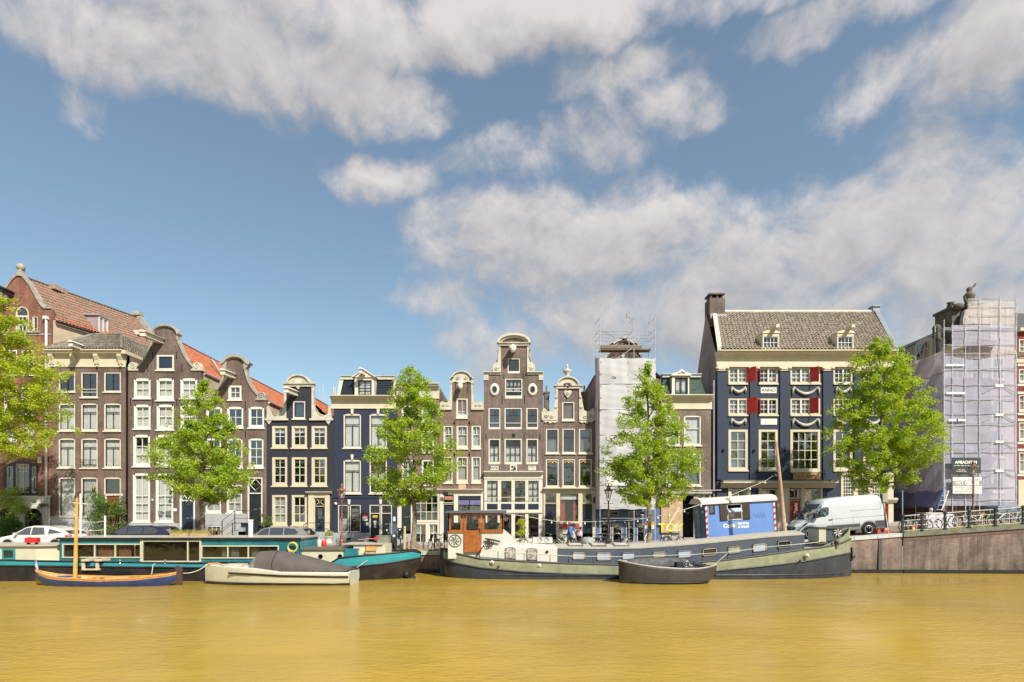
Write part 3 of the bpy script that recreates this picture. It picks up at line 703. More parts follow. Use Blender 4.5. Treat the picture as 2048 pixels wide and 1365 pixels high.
# ---- brown house with the cream cornice and hipped roof
def house_cornice():
    h = House('brown_cornice_house', 'brown brick house with cream bracketed cornice and low grey hipped tile roof', 103.4, 257)
    X, Z = h.X, h.Z; cols = ((117,150),(162,195),(208,241.5))
    for i, (a,b) in enumerate(cols):
        h.window(a,745,b,795 if i==1 else 784,((1,2),), sash=BLACKP, cw=2.3, curt=None, gl=GLD, rail=2 if i==1 else 0)
        h.window(a,808,b,862,((.30,1),(.70,2)), sash=BLACKP, cw=2.3, curt=C1, bot=3.4, arch=1.4)
        h.window(a,878,b,936,((.28,1),(.72,2)), sash=BLACKP, cw=2.3, curt=C1, bot=3.4, arch=1.4)
        if i < 2: h.window(a,956,b,1034,((.33,1),(.67,1)), sash=BLACKP, cw=2.3, curt=(CURTG if i else CURT,0.,1.), bot=2.2, arch=1.4)
    h.window(208,956,241.5,990,((1,1),), sash=BLACKP, cw=2.3, curt=None, gl=GLD, sill=0, arch=1.4)
    h.door(210,990,241,1060, RDOOR, cw=2)
    h.facade([(103.4,BASE),(103.4,735),(257,735),(257,BASE)], B_BROWN)
    m = MB()
    for i in range(9): m.tube([(X(164+i*3.6),-.1,Z(930)),(X(164+i*3.6)+.05*(-1)**i,-.13,Z(926)),(X(164+i*3.6),-.1,Z(921))], .012, 4)
    m.box(X(162),X(195),-.115,-.085,Z(921),Z(920)); m.box(X(162),X(195),-.115,-.085,Z(931),Z(930)); h.part('balcony_grille', m, IRON)
    h.bx('plinth', 103.4,1036,206,BASE,-.06,0, GREYP); h.bx('plinth_moulding',103.4,1033,206,1037,-.1,0.0, STONE)
    h.cornice(97,702,251,735, CREAM, .5)
    for x in (106,150,196,243):
        m = MB().prism_y([(-.05,Z(731)),(-.16,Z(729)),(-.2,Z(722)),(-.34,Z(714)),(-.34,Z(710)),(-.05,Z(710))], X(x)-.16, X(x)+.16); m.ball((X(x),-.12,Z(733)), .09, 8); h.part('bracket', m, CREAM)
    h.body(B_BROWN, 10, 708)
    # hipped tile roof
    ze, zr = Z(702)+.02, Z(702)+1.72; a, b = X(98), X(250); ra, rb = a+2.0, b-1.5
    T = lambda A,B,C,D,c,r: h.part('roof_tiles', tiles(A,B,C,D,c,r,.07), T_GR)
    T((a,-.42,ze),(b,-.42,ze),(rb,1.8,zr),(ra,1.8,zr),24,8)['kind'] = 'stuff'
    T((b,-.42,ze),(b+.3,10,ze),(rb,10,zr),(rb,1.8,zr),36,8)['kind'] = 'stuff'
    T((a,-.42,ze),(a,10,ze),(ra,10,zr),(ra,1.8,zr),30,8)['kind'] = 'stuff'
    h.part('roof_flat', MB().box(ra,rb,1.8,10,zr-.3,zr+.02), LEAD)
    m = MB(); m.tube([(a,-.42,ze+.1),(ra,1.8,zr+.08),(rb,1.8,zr+.08),(b,-.42,ze+.1)], .11, 6); h.part('ridge_tiles', m, T_GR)
    h.part('side_cornice', MB().box(b-.02,b+.28,-.4,10,ze-.34,ze-.06), CREAM)
    h.hoist(167,698, OFFW, 1.3, .3)
    h.part('wall_lantern', MB().lathe([(.03,-.2),(.1,-.18),(.13,.1),(.04,.2),(.02,.26)],(X(193),-.3,Z(979)),8).tube([(X(198),0,Z(985)),(X(195),-.2,Z(988)),(X(193),-.3,Z(984))],.02,5), M('brass_lantern',(.2,.13,.03),.4,.6))
    h.bx('number_plate', 242,988,246,992,-.02,0, WHITE)
    h.part('downpipe', MB().tube([(X(255.5),-.08,Z(738)),(X(255.5),-.08,Z(BASE))], .07, 7), BLACKP)
    # chimney and flue pipes behind
    m = MB().box(b-.6, b+1.7, 4.6, 5.4, ze+.2, Z(676)+.2); h.part('chimney', m, B_SIDE)
    m = MB().tube([(b+.3,5,ze+.5),(b+.3,5,Z(648)+.5)], .13, 8).tube([(b+1.25,5,ze+.5),(b+1.25,5,Z(650)+.5)], .13, 8); h.part('flue_pipe', m, ZINC)
house_cornice()

# ---- bell gable
def house_bell():
    h = House('bell_gable_house', 'tall brown brick house with bell shaped gable and blue attic hatch', 257.4, 402.5)
    X, Z = h.X, h.Z; c = 331
    r = arc(331,670,22,15.5,270,360,8)+[(353,678),(356,686),(360,695),(367,711),(377,727),(386,736)]
    top = mirror(r, c)[:-1]+r
    cols = ((267.5,301),(313,347.5),(360.5,394.5))
    h.window(313,709.5,348,740.5,((1,1),), cw=4, sash=NAVYP, gl=glass('blue_hatch_glass',(.10,.16,.26),.12), bot=3.6)
    for i,(a,b) in enumerate(cols):
        h.window(a,758,b,801 if i==1 else 797,((.5,2),(.5,2)), cas=WHITE, cw=4.2, arch=1.8, curt=C1, bot=8 if i==1 else 4)
        h.window(a,810.5,b,860 if i==1 else 858,((.5,2),(.5,2)), cas=WHITE, cw=4.2, arch=1.8, curt=C1, bot=8 if i==1 else 5, rail=0)
        h.window(a-1.5,871,b-1,933,((.34,2),(.33,2),(.33,2)), cas=WHITE, cw=4.2, arch=1.8, curt=(CURT,0.,.62), bot=6)
        if i < 2: h.window(a-2,948,b-1,1044,((.45,2),(.18,2),(.18,2),(.19,2)), cas=WHITE, cw=4, arch=1.8, curt=(CURT,0.,.93), bot=3)
    h.door(359,980,390,1064, NAVYP, cas=WHITE, fan=.24, cw=3.6)
    f = MB()
    for d in (-1,1): f.tube([(X(374.5)+d*.05,.06,Z(998)),(X(374.5)+d*.28,.06,Z(990)),(X(374.5)+d*.4,.06,Z(983))], .03, 5)
    f.tube([(X(374.5)+.32*math.cos(R(a)),.06,Z(998)+.5*math.sin(R(a))) for a in range(0,181,20)], .03, 5); h.part('fanlight_tracery', f, WHITE)
    h.facade([(257.4,BASE),(257.4,742),(276,742)]+top+[(386,742),(402.5,742),(402.5,BASE)], B_DARK)
    h.backing([(276,742)]+top+[(386,742)], B_DARK)
    m = MB(); m.band([(X(a),Z(b)) for a,b in top], .12, -.07, .38)
    cap = [(306,671)]+arc(331,670,24,17,180,360,14)+[(356,671)]
    m.band([(X(a),Z(b)) for a,b in cap], .14, -.16, .42); h.part('gable_coping', m, STONE)
    for d, x in ((-1,266),(1,394)): scroll(h, x, 742, 9, STONEW, d)
    h.hoist(322,683, OFFW, 1.9, .42, yaw=.1)
    h.anchors([(305.5,704,14),(353.5,704,14),(296,730,14),(364,730,14),(261,797,14),(306,797,14),(353,797,14)])
    h.body(M('sand_side_wall',(.44,.36,.28),.9,var=.2,bump=.2), 12, 748)
    h.gable_roof(T_OR, 748, 672, 12, .34)
    m = MB().tube([(X(402.5)+.05,.35,Z(745)),(X(402.5)+.05,12,Z(745))], .1, 6); h.part('gutter', m, WHITE)
    h.part('fire_wall', MB().tube([(X(366),4.2,Z(690)),(X(402),4.2,Z(745))], .1, 5), WHITE)
    h.bx('plinth', 257.4,1047,358,BASE,-.07,0, GREYP)
    h.bx('name_plate', 346,1017,353.5,1023,-.02,0, WHITE); h.bx('door_bell', 304,998,307,1002,-.05,0, OFFW)
    for x in (319,336): h.bx('window_notice', x-6,1022,x+6,1031,.052,.056, M('printed_notice',(.16,.17,.18),.5,var=.9,vs=9))
    m = MB(); m.tube([(X(353),-.05,Z(996)),(X(350),-.25,Z(998)),(X(347),-.35,Z(990))],.02,5).lathe([(.05,-.2),(.12,0),(.04,.15)],(X(347),-.35,Z(985)),8); h.part('wall_lantern', m, IRON)
house_bell()

# ---- neck gable behind the first tree
def house_curved():
    h = House('curved_gable_house', 'brown brick house with curled neck gable and twin attic casement behind the tree', 403.2, 533)
    X, Z = h.X, h.Z; c = 470.5
    r = arc(470.5,729,18,12,270,360,7)+[(489,738),(490.5,748),(494,760),(499,771),(506,782),(515,792)]
    top = mirror(r, c)[:-1]+r
    h.window(456.5,771,483,800,((.5,2),(.5,2)), cas=WHITE, cw=4, curt=(CURTG,0.,1.))
    for a,b in ((412,444),(454,486.5),(497,528)): h.window(a,815,b,856,((.5,2),(.5,2)), cas=WHITE, cw=3.6, arch=1.8, bot=5, curt=None, gl=GLD)
    for a,b in ((411,442),(454,485),(497,527)): h.window(a,878,b,936,((.33,2),(.34,2),(.33,2)), cas=WHITE, cw=3.2, arch=1.2, bot=5.5, gl=GLD)
    for a,b in ((411,442),(453,484)): h.window(a,970,b,1026,((.34,2),(.33,2),(.33,2)), cas=WHITE, cw=3, curt=(CURTG,0.,1.), bot=4)
    h.door(495,955,525,1046, BLACKP, cas=WHITE, fan=.34, cw=2.8)
    f = MB(); X0, Z0 = X(510), Z(970)
    for a,b in (((0,.45),(.42,0)),((.42,0),(0,-.45)),((0,-.45),(-.42,0)),((-.42,0),(0,.45)),((-.55,0),(-.42,0)),((.42,0),(.55,0))): f.tube([(X0+a[0],.07,Z0+a[1]),(X0+b[0],.07,Z0+b[1])],.03,5)
    h.part('fanlight_tracery', f, WHITE)
    h.facade([(403.2,BASE),(403.2,801),(426,801)]+top+[(515,801),(533,801),(533,BASE)], B_BROWN)
    h.backing([(426,801)]+top+[(515,801)], B_BROWN)
    m = MB(); m.band([(X(a),Z(b)) for a,b in top], .16, -.08, .38)
    cap = [(443,731),(448,728)]+arc(470.5,729,20,14,200,340,12)+[(493,728),(499,731)]
    m.band([(X(a),Z(b)) for a,b in cap], .2, -.2, .42); m.prism(h.pts([(488,740),(497,734),(497,729),(488,729)]), -.12,.3); m.prism(h.pts([(453,740),(444,734),(444,729),(453,729)]), -.12,.3)
    h.part('gable_coping', m, STONE)
    for d, x in ((-1,416),(1,523)): scroll(h, x, 801, 9, STONE, d)
    h.hoist(466,753, OFFW, 1.3, .34, yaw=.12)
    h.anchors([(491,804,18),(531,820,12),(491,862,14)])
    h.body(M('sand_side_wall'), 12, 806)
    h.gable_roof(T_OR, 806, 742, 12, .34)
    m = MB().tube([(X(533)+.06,.35,Z(803)),(X(533)+.06,12,Z(803))], .1, 6); h.part('gutter', m, WHITE)
    pl = MB().wall(h.pts([(403.2,BASE),(403.2,1028),(495,1028),(495,BASE)]), [h.pts([(414,1082),(414,1052),(444,1052),(444,1082)])], -.1, .2); h.part('plinth', pl, GREYP)
    h.window(414,1052,444,1082,((1,3),), cas=WHITE, hole=False, sill=0, cw=2, rev=-.05, gl=GLD)
    h.bx('stoop_base', 488,1046,533,BASE,-.5,0, NAVYP)
    # stoop stairs and railing
    st = MB()
    for i in range(5): st.box(X(452+i*9), X(497), -.9, -.05, Z(BASE), Z(1087-i*8)+.0)
    h.part('stoop_stairs', st, M('bluestone'))
    rl = MB()
    rl.tube([(X(456),-.9,Z(1084)),(X(456),-.9,Z(1042))],.035,6).tube([(X(481),-.9,Z(1060)),(X(481),-.9,Z(1022))],.035,6).tube([(X(456),-.9,Z(1042)),(X(481),-.9,Z(1022)),(X(530),-.9,Z(1022))],.022,5).tube([(X(456),-.9,Z(1058)),(X(481),-.9,Z(1037)),(X(530),-.9,Z(1037))],.016,5)
    rl.tube([(X(530),-.9,Z(1060)),(X(530),-.9,Z(1022))],.03,5); h.part('stoop_railing', rl, IRON)
house_curved()

# ---- black-blue neck gable
def house_black():
    h = House('black_neck_gable_house', 'black-blue painted brick house with cream neck gable and arched cream crest', 533.4, 667)
    X, Z = h.X, h.Z
    cols = ((544,574.5),(583.3,614),(623,654))
    for i,(a,b) in enumerate(cols):
        h.window(a,852,b,896,((.5,2),(.5,2)), cas=CREAM, sash=OFFW, cw=4.6, bot=6, curt=(CURT,.72,1.))
        h.window(a,914.5,b,972,((.34,2),(.33,2),(.33,2)), cas=CREAM, sash=OFFW, cw=4.6, bot=6, gl=GLD, curt=(CURT,.86,1.))
        if i<2: h.window(a,990,b,1051,((.34,2),(.33,2),(.33,2)), cas=CREAM, sash=OFFW, cw=4.6, bot=6, gl=GLD if i else GL, curt=(CURTG,0.,1.) if not i else None)
    h.window(585.8,802.5,610.3,838,((1,1),), cas=OFFW, sash=NAVYP, cw=2.4, bot=3.4, gl=GLD, bw=3.5)
    h.door(628,996,650.5,1064, NAVYP, cas=CREAM, fan=.24, cw=1.6, glassp=True)
    f = MB(); X0, Z0 = X(639.2), Z(1004)
    for d in (-1,1): f.tube([(X0+d*.36,.06,Z0+.26),(X0+d*.1,.06,Z0+.1),(X0+d*.08,.06,Z0-.08),(X0+d*.34,.06,Z0-.26)], .025, 5)
    f.tube([(X0,.06,Z0+.3),(X0,.06,Z0-.3)],.02,5); h.part('fanlight_tracery', f, OFFW)
    m = MB(); m.box(X(617),X(628),-.1,.0,Z(1072),Z(988)); m.box(X(650.5),X(660),-.1,.0,Z(1072),Z(988)); m.box(X(628),X(650.5),-.08,.0,Z(996),Z(988))
    m.prism_y([(0,Z(988)),(-.12,Z(988)),(-.3,Z(985)),(-.3,Z(984)),(0,Z(983.5))], X(613), X(664)); h.part('door_surround', m, CREAM)
    out = [(533.4,BASE),(533.4,841),(573,841),(573,774),(623.5,774),(623.5,841),(667,841),(667,BASE)]
    h.facade(out, B_BLACK); h.backing([(573,841),(573,774),(623.5,774),(623.5,841)], B_BLACK)
    # cream wings, pilasters, crest
    for s_, nm in ((1,'r'),(-1,'l')):
        q = [(623.5,774),(628,774),(628,808),(629,815),(633,824),(640,830),(648,832),(655,829),(657,822),(657,813),(662.5,813),(662.5,841),(623.5,841)]
        if s_ < 0: q = [(2*598.2-x,y) for x,y in q]
        m = MB().prism(h.pts(q), -.06, .3)
        b0, b1 = (619.5,666.5) if s_ > 0 else (530.5,577)
        m.box(X(b0),X(b1),-.13,.31,Z(841.5),Z(837.5))
        cx = 657.5 if s_ > 0 else 539
        m.prism(h.pts([(cx-6,841),(cx+6,841),(cx+3.5,845),(cx,850),(cx-3.5,845)]), -.1, -.005)
        e = [(633,815),(636,822),(641,827),(648,829)]; e = e if s_>0 else [(2*598.2-x,y) for x,y in e]
        m.tube([(X(a),-.06,Z(b+3)) for a,b in e], .05, 5)
        h.part('gable_wing', m, STONEW)
    m = MB(); m.box(X(569),X(628),-.1,.34,Z(774),Z(769)); m.box(X(566),X(629.5),-.2,.4,Z(769),Z(766.8))
    m.prism(h.pts([(576,769)]+arc(597.5,768,20.5,15.5,180,360,14)+[(620,769)]), -.08, .34)
    m.band([(X(a),Z(b)) for a,b in arc(597.5,768,20.5,15.5,180,360,16)], .12, -.2, .4)
    for a in (-10,10): m.tube([(X(597.5+a+3*math.cos(t*.7)*(1-t/12)),-.09,Z(763+3*math.sin(t*.7)*(1-t/12))) for t in range(11)], .035, 5)
    m.prism(h.pts([(593.5,773),(601.5,773),(600,777),(597.5,779.5),(595,777)]), -.16, .0)
    h.part('gable_crest', m, STONEW)
    h.hoist(592,788, OFFW, 1.35, .3, yaw=.16)
    h.body(M('sand_side_wall'), 12, 845); h.gable_roof(T_OR, 845, 783, 12, .34)
    h.part('flue_pipe', MB().tube([(X(634.5),4,Z(800)),(X(634.5),4,Z(752))],.07,6).tube([(X(638),4,Z(800)),(X(638),4,Z(753))],.07,6).tube([(X(620),3,Z(790)),(X(620),3,Z(750))],.05,6), ZINC)
    h.part('chimney', MB().box(X(577),X(582),2,2.6,Z(790),Z(756)).box(X(576),X(583.5),1.9,2.7,Z(756),Z(754.5)), B_DARK)
    h.bx('plinth',533.4,1054,614,BASE,-.07,0, NAVYP); h.bx('door_step',610,1064,667,BASE,-.5,0, M('bluestone'))
    rl = MB().tube([(X(617),-.5,Z(1085)),(X(617),-.5,Z(1046)),(X(664),-.5,Z(1046)),(X(664),-.5,Z(1085))],.025,5).tube([(X(600),-.8,Z(1068)),(X(617),-.5,Z(1046))],.025,5); h.part('stoop_railing', rl, IRON)
house_black()

# ---- navy house with mansard
def house_navy():
    h = House('navy_mansard_house', 'navy painted house with cream cornice and black slate mansard with pedimented dormer', 667.4, 794)
    X, Z = h.X, h.Z
    for a,b in ((687,722),(739,774)):
        h.window(a,829,b,896,((.29,1),(.71,2)), cas=OFFW, sash=BLACKP, cw=2.6, arch=1.6, bot=2.6, curt=C1)
        h.window(a,921,b,987,((.30,1),(.70,2)), cas=OFFW, sash=BLACKP, cw=2.6, arch=1.6, bot=2.6, curt=(CURT,0.,.98) if a<700 else (CURTG,.4,.7))
        for y in (818.5,909.5): h.part('keystone', MB().prism(h.pts([((a+b)/2-3,y),((a+b)/2+3,y),((a+b)/2+2,y+10),((a+b)/2-2,y+10)]),-.06,0), OFFW)
    h.window(676,1010,697.5,1065,((.27,1),(.73,1)), cas=OFFW, sash=BLACKP, cw=1.8, sill=0, curt=(CURTG,0.,.5))
    h.window(699.5,1010,721.5,1065,((.27,1),(.73,1)), cas=OFFW, sash=BLACKP, cw=1.8, sill=0, gl=GLD, curt=(CURT,.58,1.))
    h.door(739,1010,761,1076, BLACKP, cas=OFFW, fan=.25, cw=1.8); h.door(762,1010,784,1076, BLACKP, cas=OFFW, fan=.25, cw=1.8)
    for x in (698.5,761.5): h.part('keystone', MB().prism(h.pts([(x-3,999.5),(x+3,999.5),(x+2,1009),(x-2,1009)]),-.06,0), OFFW)
    h.facade([(667.4,BASE),(667.4,812),(794,812),(794,BASE)], B_NAVY)
    h.cornice(663,793,792,818, CREAM, .5)
    h.bx('string_course', 667.4,993,794,996,-.05,0, B_NAVY); h.bx('plinth',667.4,1066,738,BASE,-.08,0, GREYP); h.bx('vent_grille',694,1076,702,1081,-.1,-.07, IRON)
    zb, zt = Z(793), Z(757); m = MB()
    bq = [(X(677),.1,zb),(X(790),.1,zb),(X(790),8,zb),(X(677),8,zb)]; tq = [(X(680.5),.55,zt),(X(786),.55,zt),(X(786),8,zt),(X(680.5),8,zt)]
    m.add(bq+tq, [(0,1,5,4),(1,2,6,5),(2,3,7,6),(3,0,4,7),(4,5,6,7)]); 
    for r in range(9):
        f = r/9; z = zb+(zt-zb)*f; y = .1+.45*f-.03; m.box(X(677+3.5*f), X(790-4*f), y, y+.04, z, z+.09)
    h.part('mansard', m, SLATE)
    t = MB(); t.add([(X(675),-.05,zb),(X(680),-.05,zb),(X(683.5),.45,zt),(X(679),.45,zt)], [(0,1,2,3)]); t.prism_y([(.0,zb),(.3,zb),(.8,zt),(.5,zt)], X(674.5), X(680)); t.prism_y([(.0,zb),(.3,zb),(.8,zt),(.5,zt)], X(785), X(790))
    t.box(X(678.5),X(787),.38,.9,zt,Z(750.5)); t.box(X(678),X(787.5),.3,.9,Z(750.5),Z(749.5)); h.part('mansard_trim', t, STONEW)
    d = MB(); d.wall(h.pts([(709,793),(709,755),(751,755),(751,793)]), [h.pts([(717,792),(717,761.5),(744,761.5),(744,792)])], -.12, .2); d.box(X(709),X(709)+.04,-.12,1.5,zb,Z(755)); d.box(X(751)-.04,X(751),-.12,1.5,zb,Z(755))
    d.prism(h.pts([(706,756),(729.5,741),(753,756)]), -.22, 1.6); d.prism(h.pts([(704.5,756.5),(729.5,739.5),(754.5,756.5),(752,756.5),(729.5,742),(707,756.5)]), -.32, 1.6); dm = h.part('dormer', d, OFFW)
    h.hoist(731,748, OFFW, .9, .2, yaw=.15)
    h.window(717,761.5,744,792,((1,2),), cas=BLACKP, sash=BLACKP, cw=1., hole=False, sill=0, rev=-.06, rail=3, curt=(CURT,0.,1.))
    h.part('attic_room', MB().box(X(700),X(760),.9,.95,zb,Z(757)), DARKIN)
    h.body(B_NAVY, 9, 800)
    h.bx('plaque',725,1034,735,1042,-.03,0, WHITE); h.bx('plaque',724,1031,736,1034,-.03,0, REDP); h.bx('plaque',732.5,1046,737,1052,-.03,0, WHITE); h.bx('plaque',786,1034,791,1043,-.03,0, M('pale_blue_plaque',(.5,.6,.75),.5)); h.bx('plaque',745,1031,755,1036,.03,.055, M('brass_plate',(.6,.42,.08),.4,.3))
    h.bx('notice',747,1042,753,1046,.03,.05, WHITE); h.bx('notice',748,1047,752,1056,.03,.05, WHITE)
    h.part('alarm_box', MB().lathe([(.02,-.06),(.12,-.05),(.12,0)],(X(672),-.06,Z(1008)),10,axis='y'), OFFW)
house_navy()
# ---- brown house behind the second tree, cream shopfront
def house_behind_tree():
    h = House('brown_shopfront_house', 'brown brick house behind the second tree with cream cornice and many-paned shopfront', 794.5, 878)
    X, Z = h.X, h.Z
    for a,b in ((803,828),(843,868)):
        for y0,y1 in ((812,850),(862,905),(920,970)): h.window(a,y0,b,y1,((.34,2),(.33,2),(.33,2)), cas=WHITE, cw=3, gl=GLD)
    for x0,y0,x1,y1 in ((795,978,880,1090),): h.holes.append(h.pts([(797,BASE),(797,988),(876.5,988),(876.5,BASE)]))
    h.facade([(794.5,BASE),(794.5,798),(878,798),(878,BASE)], B_BROWN2)
    m = MB().wall(h.pts([(795,BASE),(795,986),(878,986),(878,BASE)]), [h.pts(q) for q in ([(802,BASE),(802,991),(822,991),(822,BASE)],[(829.5,1042),(829.5,991.5),(875.5,991.5),(875.5,1042)],[(830,1090),(830,1049),(852,1049),(852,1090)],[(858,1090),(858,1049),(875.5,1049),(875.5,1090)])], -.06, .16)
    m.prism_y([(0,Z(987)),(-.1,Z(987)),(-.1,Z(983)),(-.34,Z(980)),(-.34,Z(978.5)),(0,Z(978))], X(794.5), X(878.5)); h.part('shopfront', m, OFFW)
    h.window(829.5,991.5,875.5,1042,((.3,4),(.35,4),(.35,4)), cas=OFFW, cw=.6, bw=1., sill=.5, hole=False, rev=0., gl=GLD)
    h.window(830,1049,852,1088,((.45,2),(.55,2)), cas=WHITE, cw=.8, hole=False, sill=0, rev=0., gl=GLD, curt=(CURT,.5,1.)); h.window(858,1049,875.5,1088,((.45,2),(.55,2)), cas=WHITE, cw=.8, hole=False, sill=0, rev=0., gl=GLD, curt=(CURT,.5,1.))
    h.window(802,991,822,1007,((1,2),), cas=OFFW, cw=.6, hole=False, sill=0, rev=0., gl=GLD); h.door(802,1007,822,1062, DGREEN, cas=OFFW, cw=.8, hole=False)
    h.cornice(793,768,878.5,798, STONEW, .45)
    h.part('roof_flat', MB().box(X(796),X(876),.3,10,Z(772),Z(768)), LEAD)
    h.part('roof_parapet', MB().box(X(812),X(856),.6,1.0,Z(768),Z(757)), M('straw_plaster',(.5,.42,.3),.8))
    h.body(B_BROWN2, 10, 775)
    st = MB()
    for i in range(4): st.box(X(797),X(828),-.35*(4-i),-.06,Z(BASE),Z(1086-i*6)); 
    h.part('door_steps', st, M('bluestone'))
    h.part('wall_lantern', MB().lathe([(.03,-.22),(.1,-.2),(.14,.08),(.04,.2),(.02,.28)],(X(799),-.25,Z(995)),6), IRON)
house_behind_tree()

# ---- small neck gable
def house_small_neck():
    h = House('small_neck_gable_house', 'small brown brick neck gable house with carved cream crest and horse-head hoist', 878.4, 967)
    X, Z = h.X, h.Z; c = 923.5
    h.window(912.5,797,935.5,836,((1,2),), cas=OFFW, cw=2.6, bot=5.5, curt=C1, sill=.4)
    for a,b in ((887,905.5),(913,936),(943,962)):
        h.window(a,851.5,b,897.5,((.4,2),(.6,1)), cas=OFFW, cw=2.6, bot=5.5, curt=(CURTG,0.,1.), sill=.3)
        h.window(a,913.5,b,966,((.36,2),(.64,1)), cas=OFFW, cw=2.6, bot=5.5, curt=(CURTG,0.,1.), sill=.3)
    h.holes.append(h.pts([(882,BASE),(882,988),(964,988),(964,BASE)]))
    h.facade([(878.4,BASE),(878.4,820),(905,820),(905,764),(942.5,764),(942.5,820),(967,820),(967,BASE)], B_BROWN2)
    h.backing([(905,820),(905,764),(942.5,764),(942.5,820)], B_BROWN2)
    for s_ in (1,-1):
        q = [(942.5,768),(945.5,768),(946,785),(948,800),(952,806),(958,805),(963,803),(967.5,806),(967.5,819.5),(942.5,819.5)]
        if s_ < 0: q = [(2*c-x,y) for x,y in q]
        m = MB().prism(h.pts(q), -.06, .3); b0,b1 = (942.5,968) if s_>0 else (879,904.5); m.box(X(b0),X(b1),-.12,.32,Z(820.5),Z(816.5))
        for t0 in (952,960):
            cx = t0 if s_>0 else 2*c-t0; m.tube([(X(cx+3*math.cos(t*.8)*(1-t/12)),-.07,Z(811+3*math.sin(t*.8)*(1-t/12))) for t in range(10)], .04, 5)
        h.part('gable_wing', m, STONEW)
    m = MB(); m.prism(h.pts([(905,766),(905,758)]+arc(923.5,759,17,13.5,180,360,12)+[(942,758),(942,766),(936,764),(923.5,768),(911,764)]), -.08, .34); m.band([(X(a),Z(b)) for a,b in [(900,758.5),(906,758)]+arc(923.5,759,18,14,180,360,14)+[(941,758),(947,758.5)]], .1, -.2, .4)
    for a in (-8,8): m.tube([(X(c+a+4*math.cos(t*.7)*(1-t/12)),-.1,Z(756+4*math.sin(t*.7)*(1-t/12))) for t in range(11)], .04, 5)
    m.box(X(900),X(905),-.1,.3,Z(768),Z(758)); m.box(X(942),X(947),-.1,.3,Z(768),Z(758)); h.part('gable_crest', m, STONEW)
    m = MB().tube([(X(921),.05,Z(773)),(X(921),-.45,Z(773)),(X(922),-.6,Z(777)),(X(922.5),-.62,Z(783))],[.16,.2,.2,.09],8); h.part('hoist_head', m, OFFW)
    h.anchors([(911.5,766,20),(935.5,766,20)])
    for x in (909,939):
        for y in (846,909): h.part('wall_anchor', MB().lathe([(.02,-.04),(.09,-.03),(.09,0)],(X(x),-.01,Z(y)),6,axis='y').box(X(x)-.02,X(x)+.02,-.03,0,Z(y+5),Z(y-5)), IRON)
    m = MB().wall(h.pts([(879,BASE),(879,986),(966.5,986),(966.5,BASE)]), [h.pts(q) for q in ([(886.5,BASE),(886.5,989),(908,989),(908,BASE)],[(915.5,1070),(915.5,992),(962,992),(962,1070)])], -.06, .16)
    m.prism_y([(0,Z(986)),(-.1,Z(986)),(-.12,Z(982)),(-.34,Z(980)),(-.34,Z(978.8)),(0,Z(978.5))], X(879), X(967)); h.part('shopfront', m, OFFW)
    h.window(886.5,989,908,1007,((1,1),), cas=OFFW, cw=.8, hole=False, sill=0, rev=0., gl=GLD); h.bx('number_board',889.5,993,905.5,1000,.02,.04, M('terracotta_board',(.42,.16,.11),.6)); h.door(886.5,1009,908,1066, NAVYP, cas=OFFW, cw=.8, hole=False)
    h.window(915.5,992,962,1066,((.1,1),(.15,2),(.75,2)), cas=OFFW, sash=NAVYP, cw=.8, bw=1.6, hole=False, sill=0, rev=0., gl=GLD)
    for a,b in ((917,938),(940,961)): h.bx('transom_panel',a,1001,b,1010,.0,.02, M('violet_blue_panel',(.13,.13,.28),.5))
    h.bx('transom_panel',917,992.6,961,999.5,.0,.02, NAVYP)
    h.bx('relief_plaque',917,968,932,978,-.06,0, M('pink_sandstone',(.5,.31,.22),.8,var=.2,vs=6,bump=.5))
    h.bx('hanging_sign',887,985,897,991,-.45,-.38, IRON)
    h.body(B_BROWN2, 11, 824); h.gable_roof(T_OR, 824, 772, 11, .34)
house_small_neck()

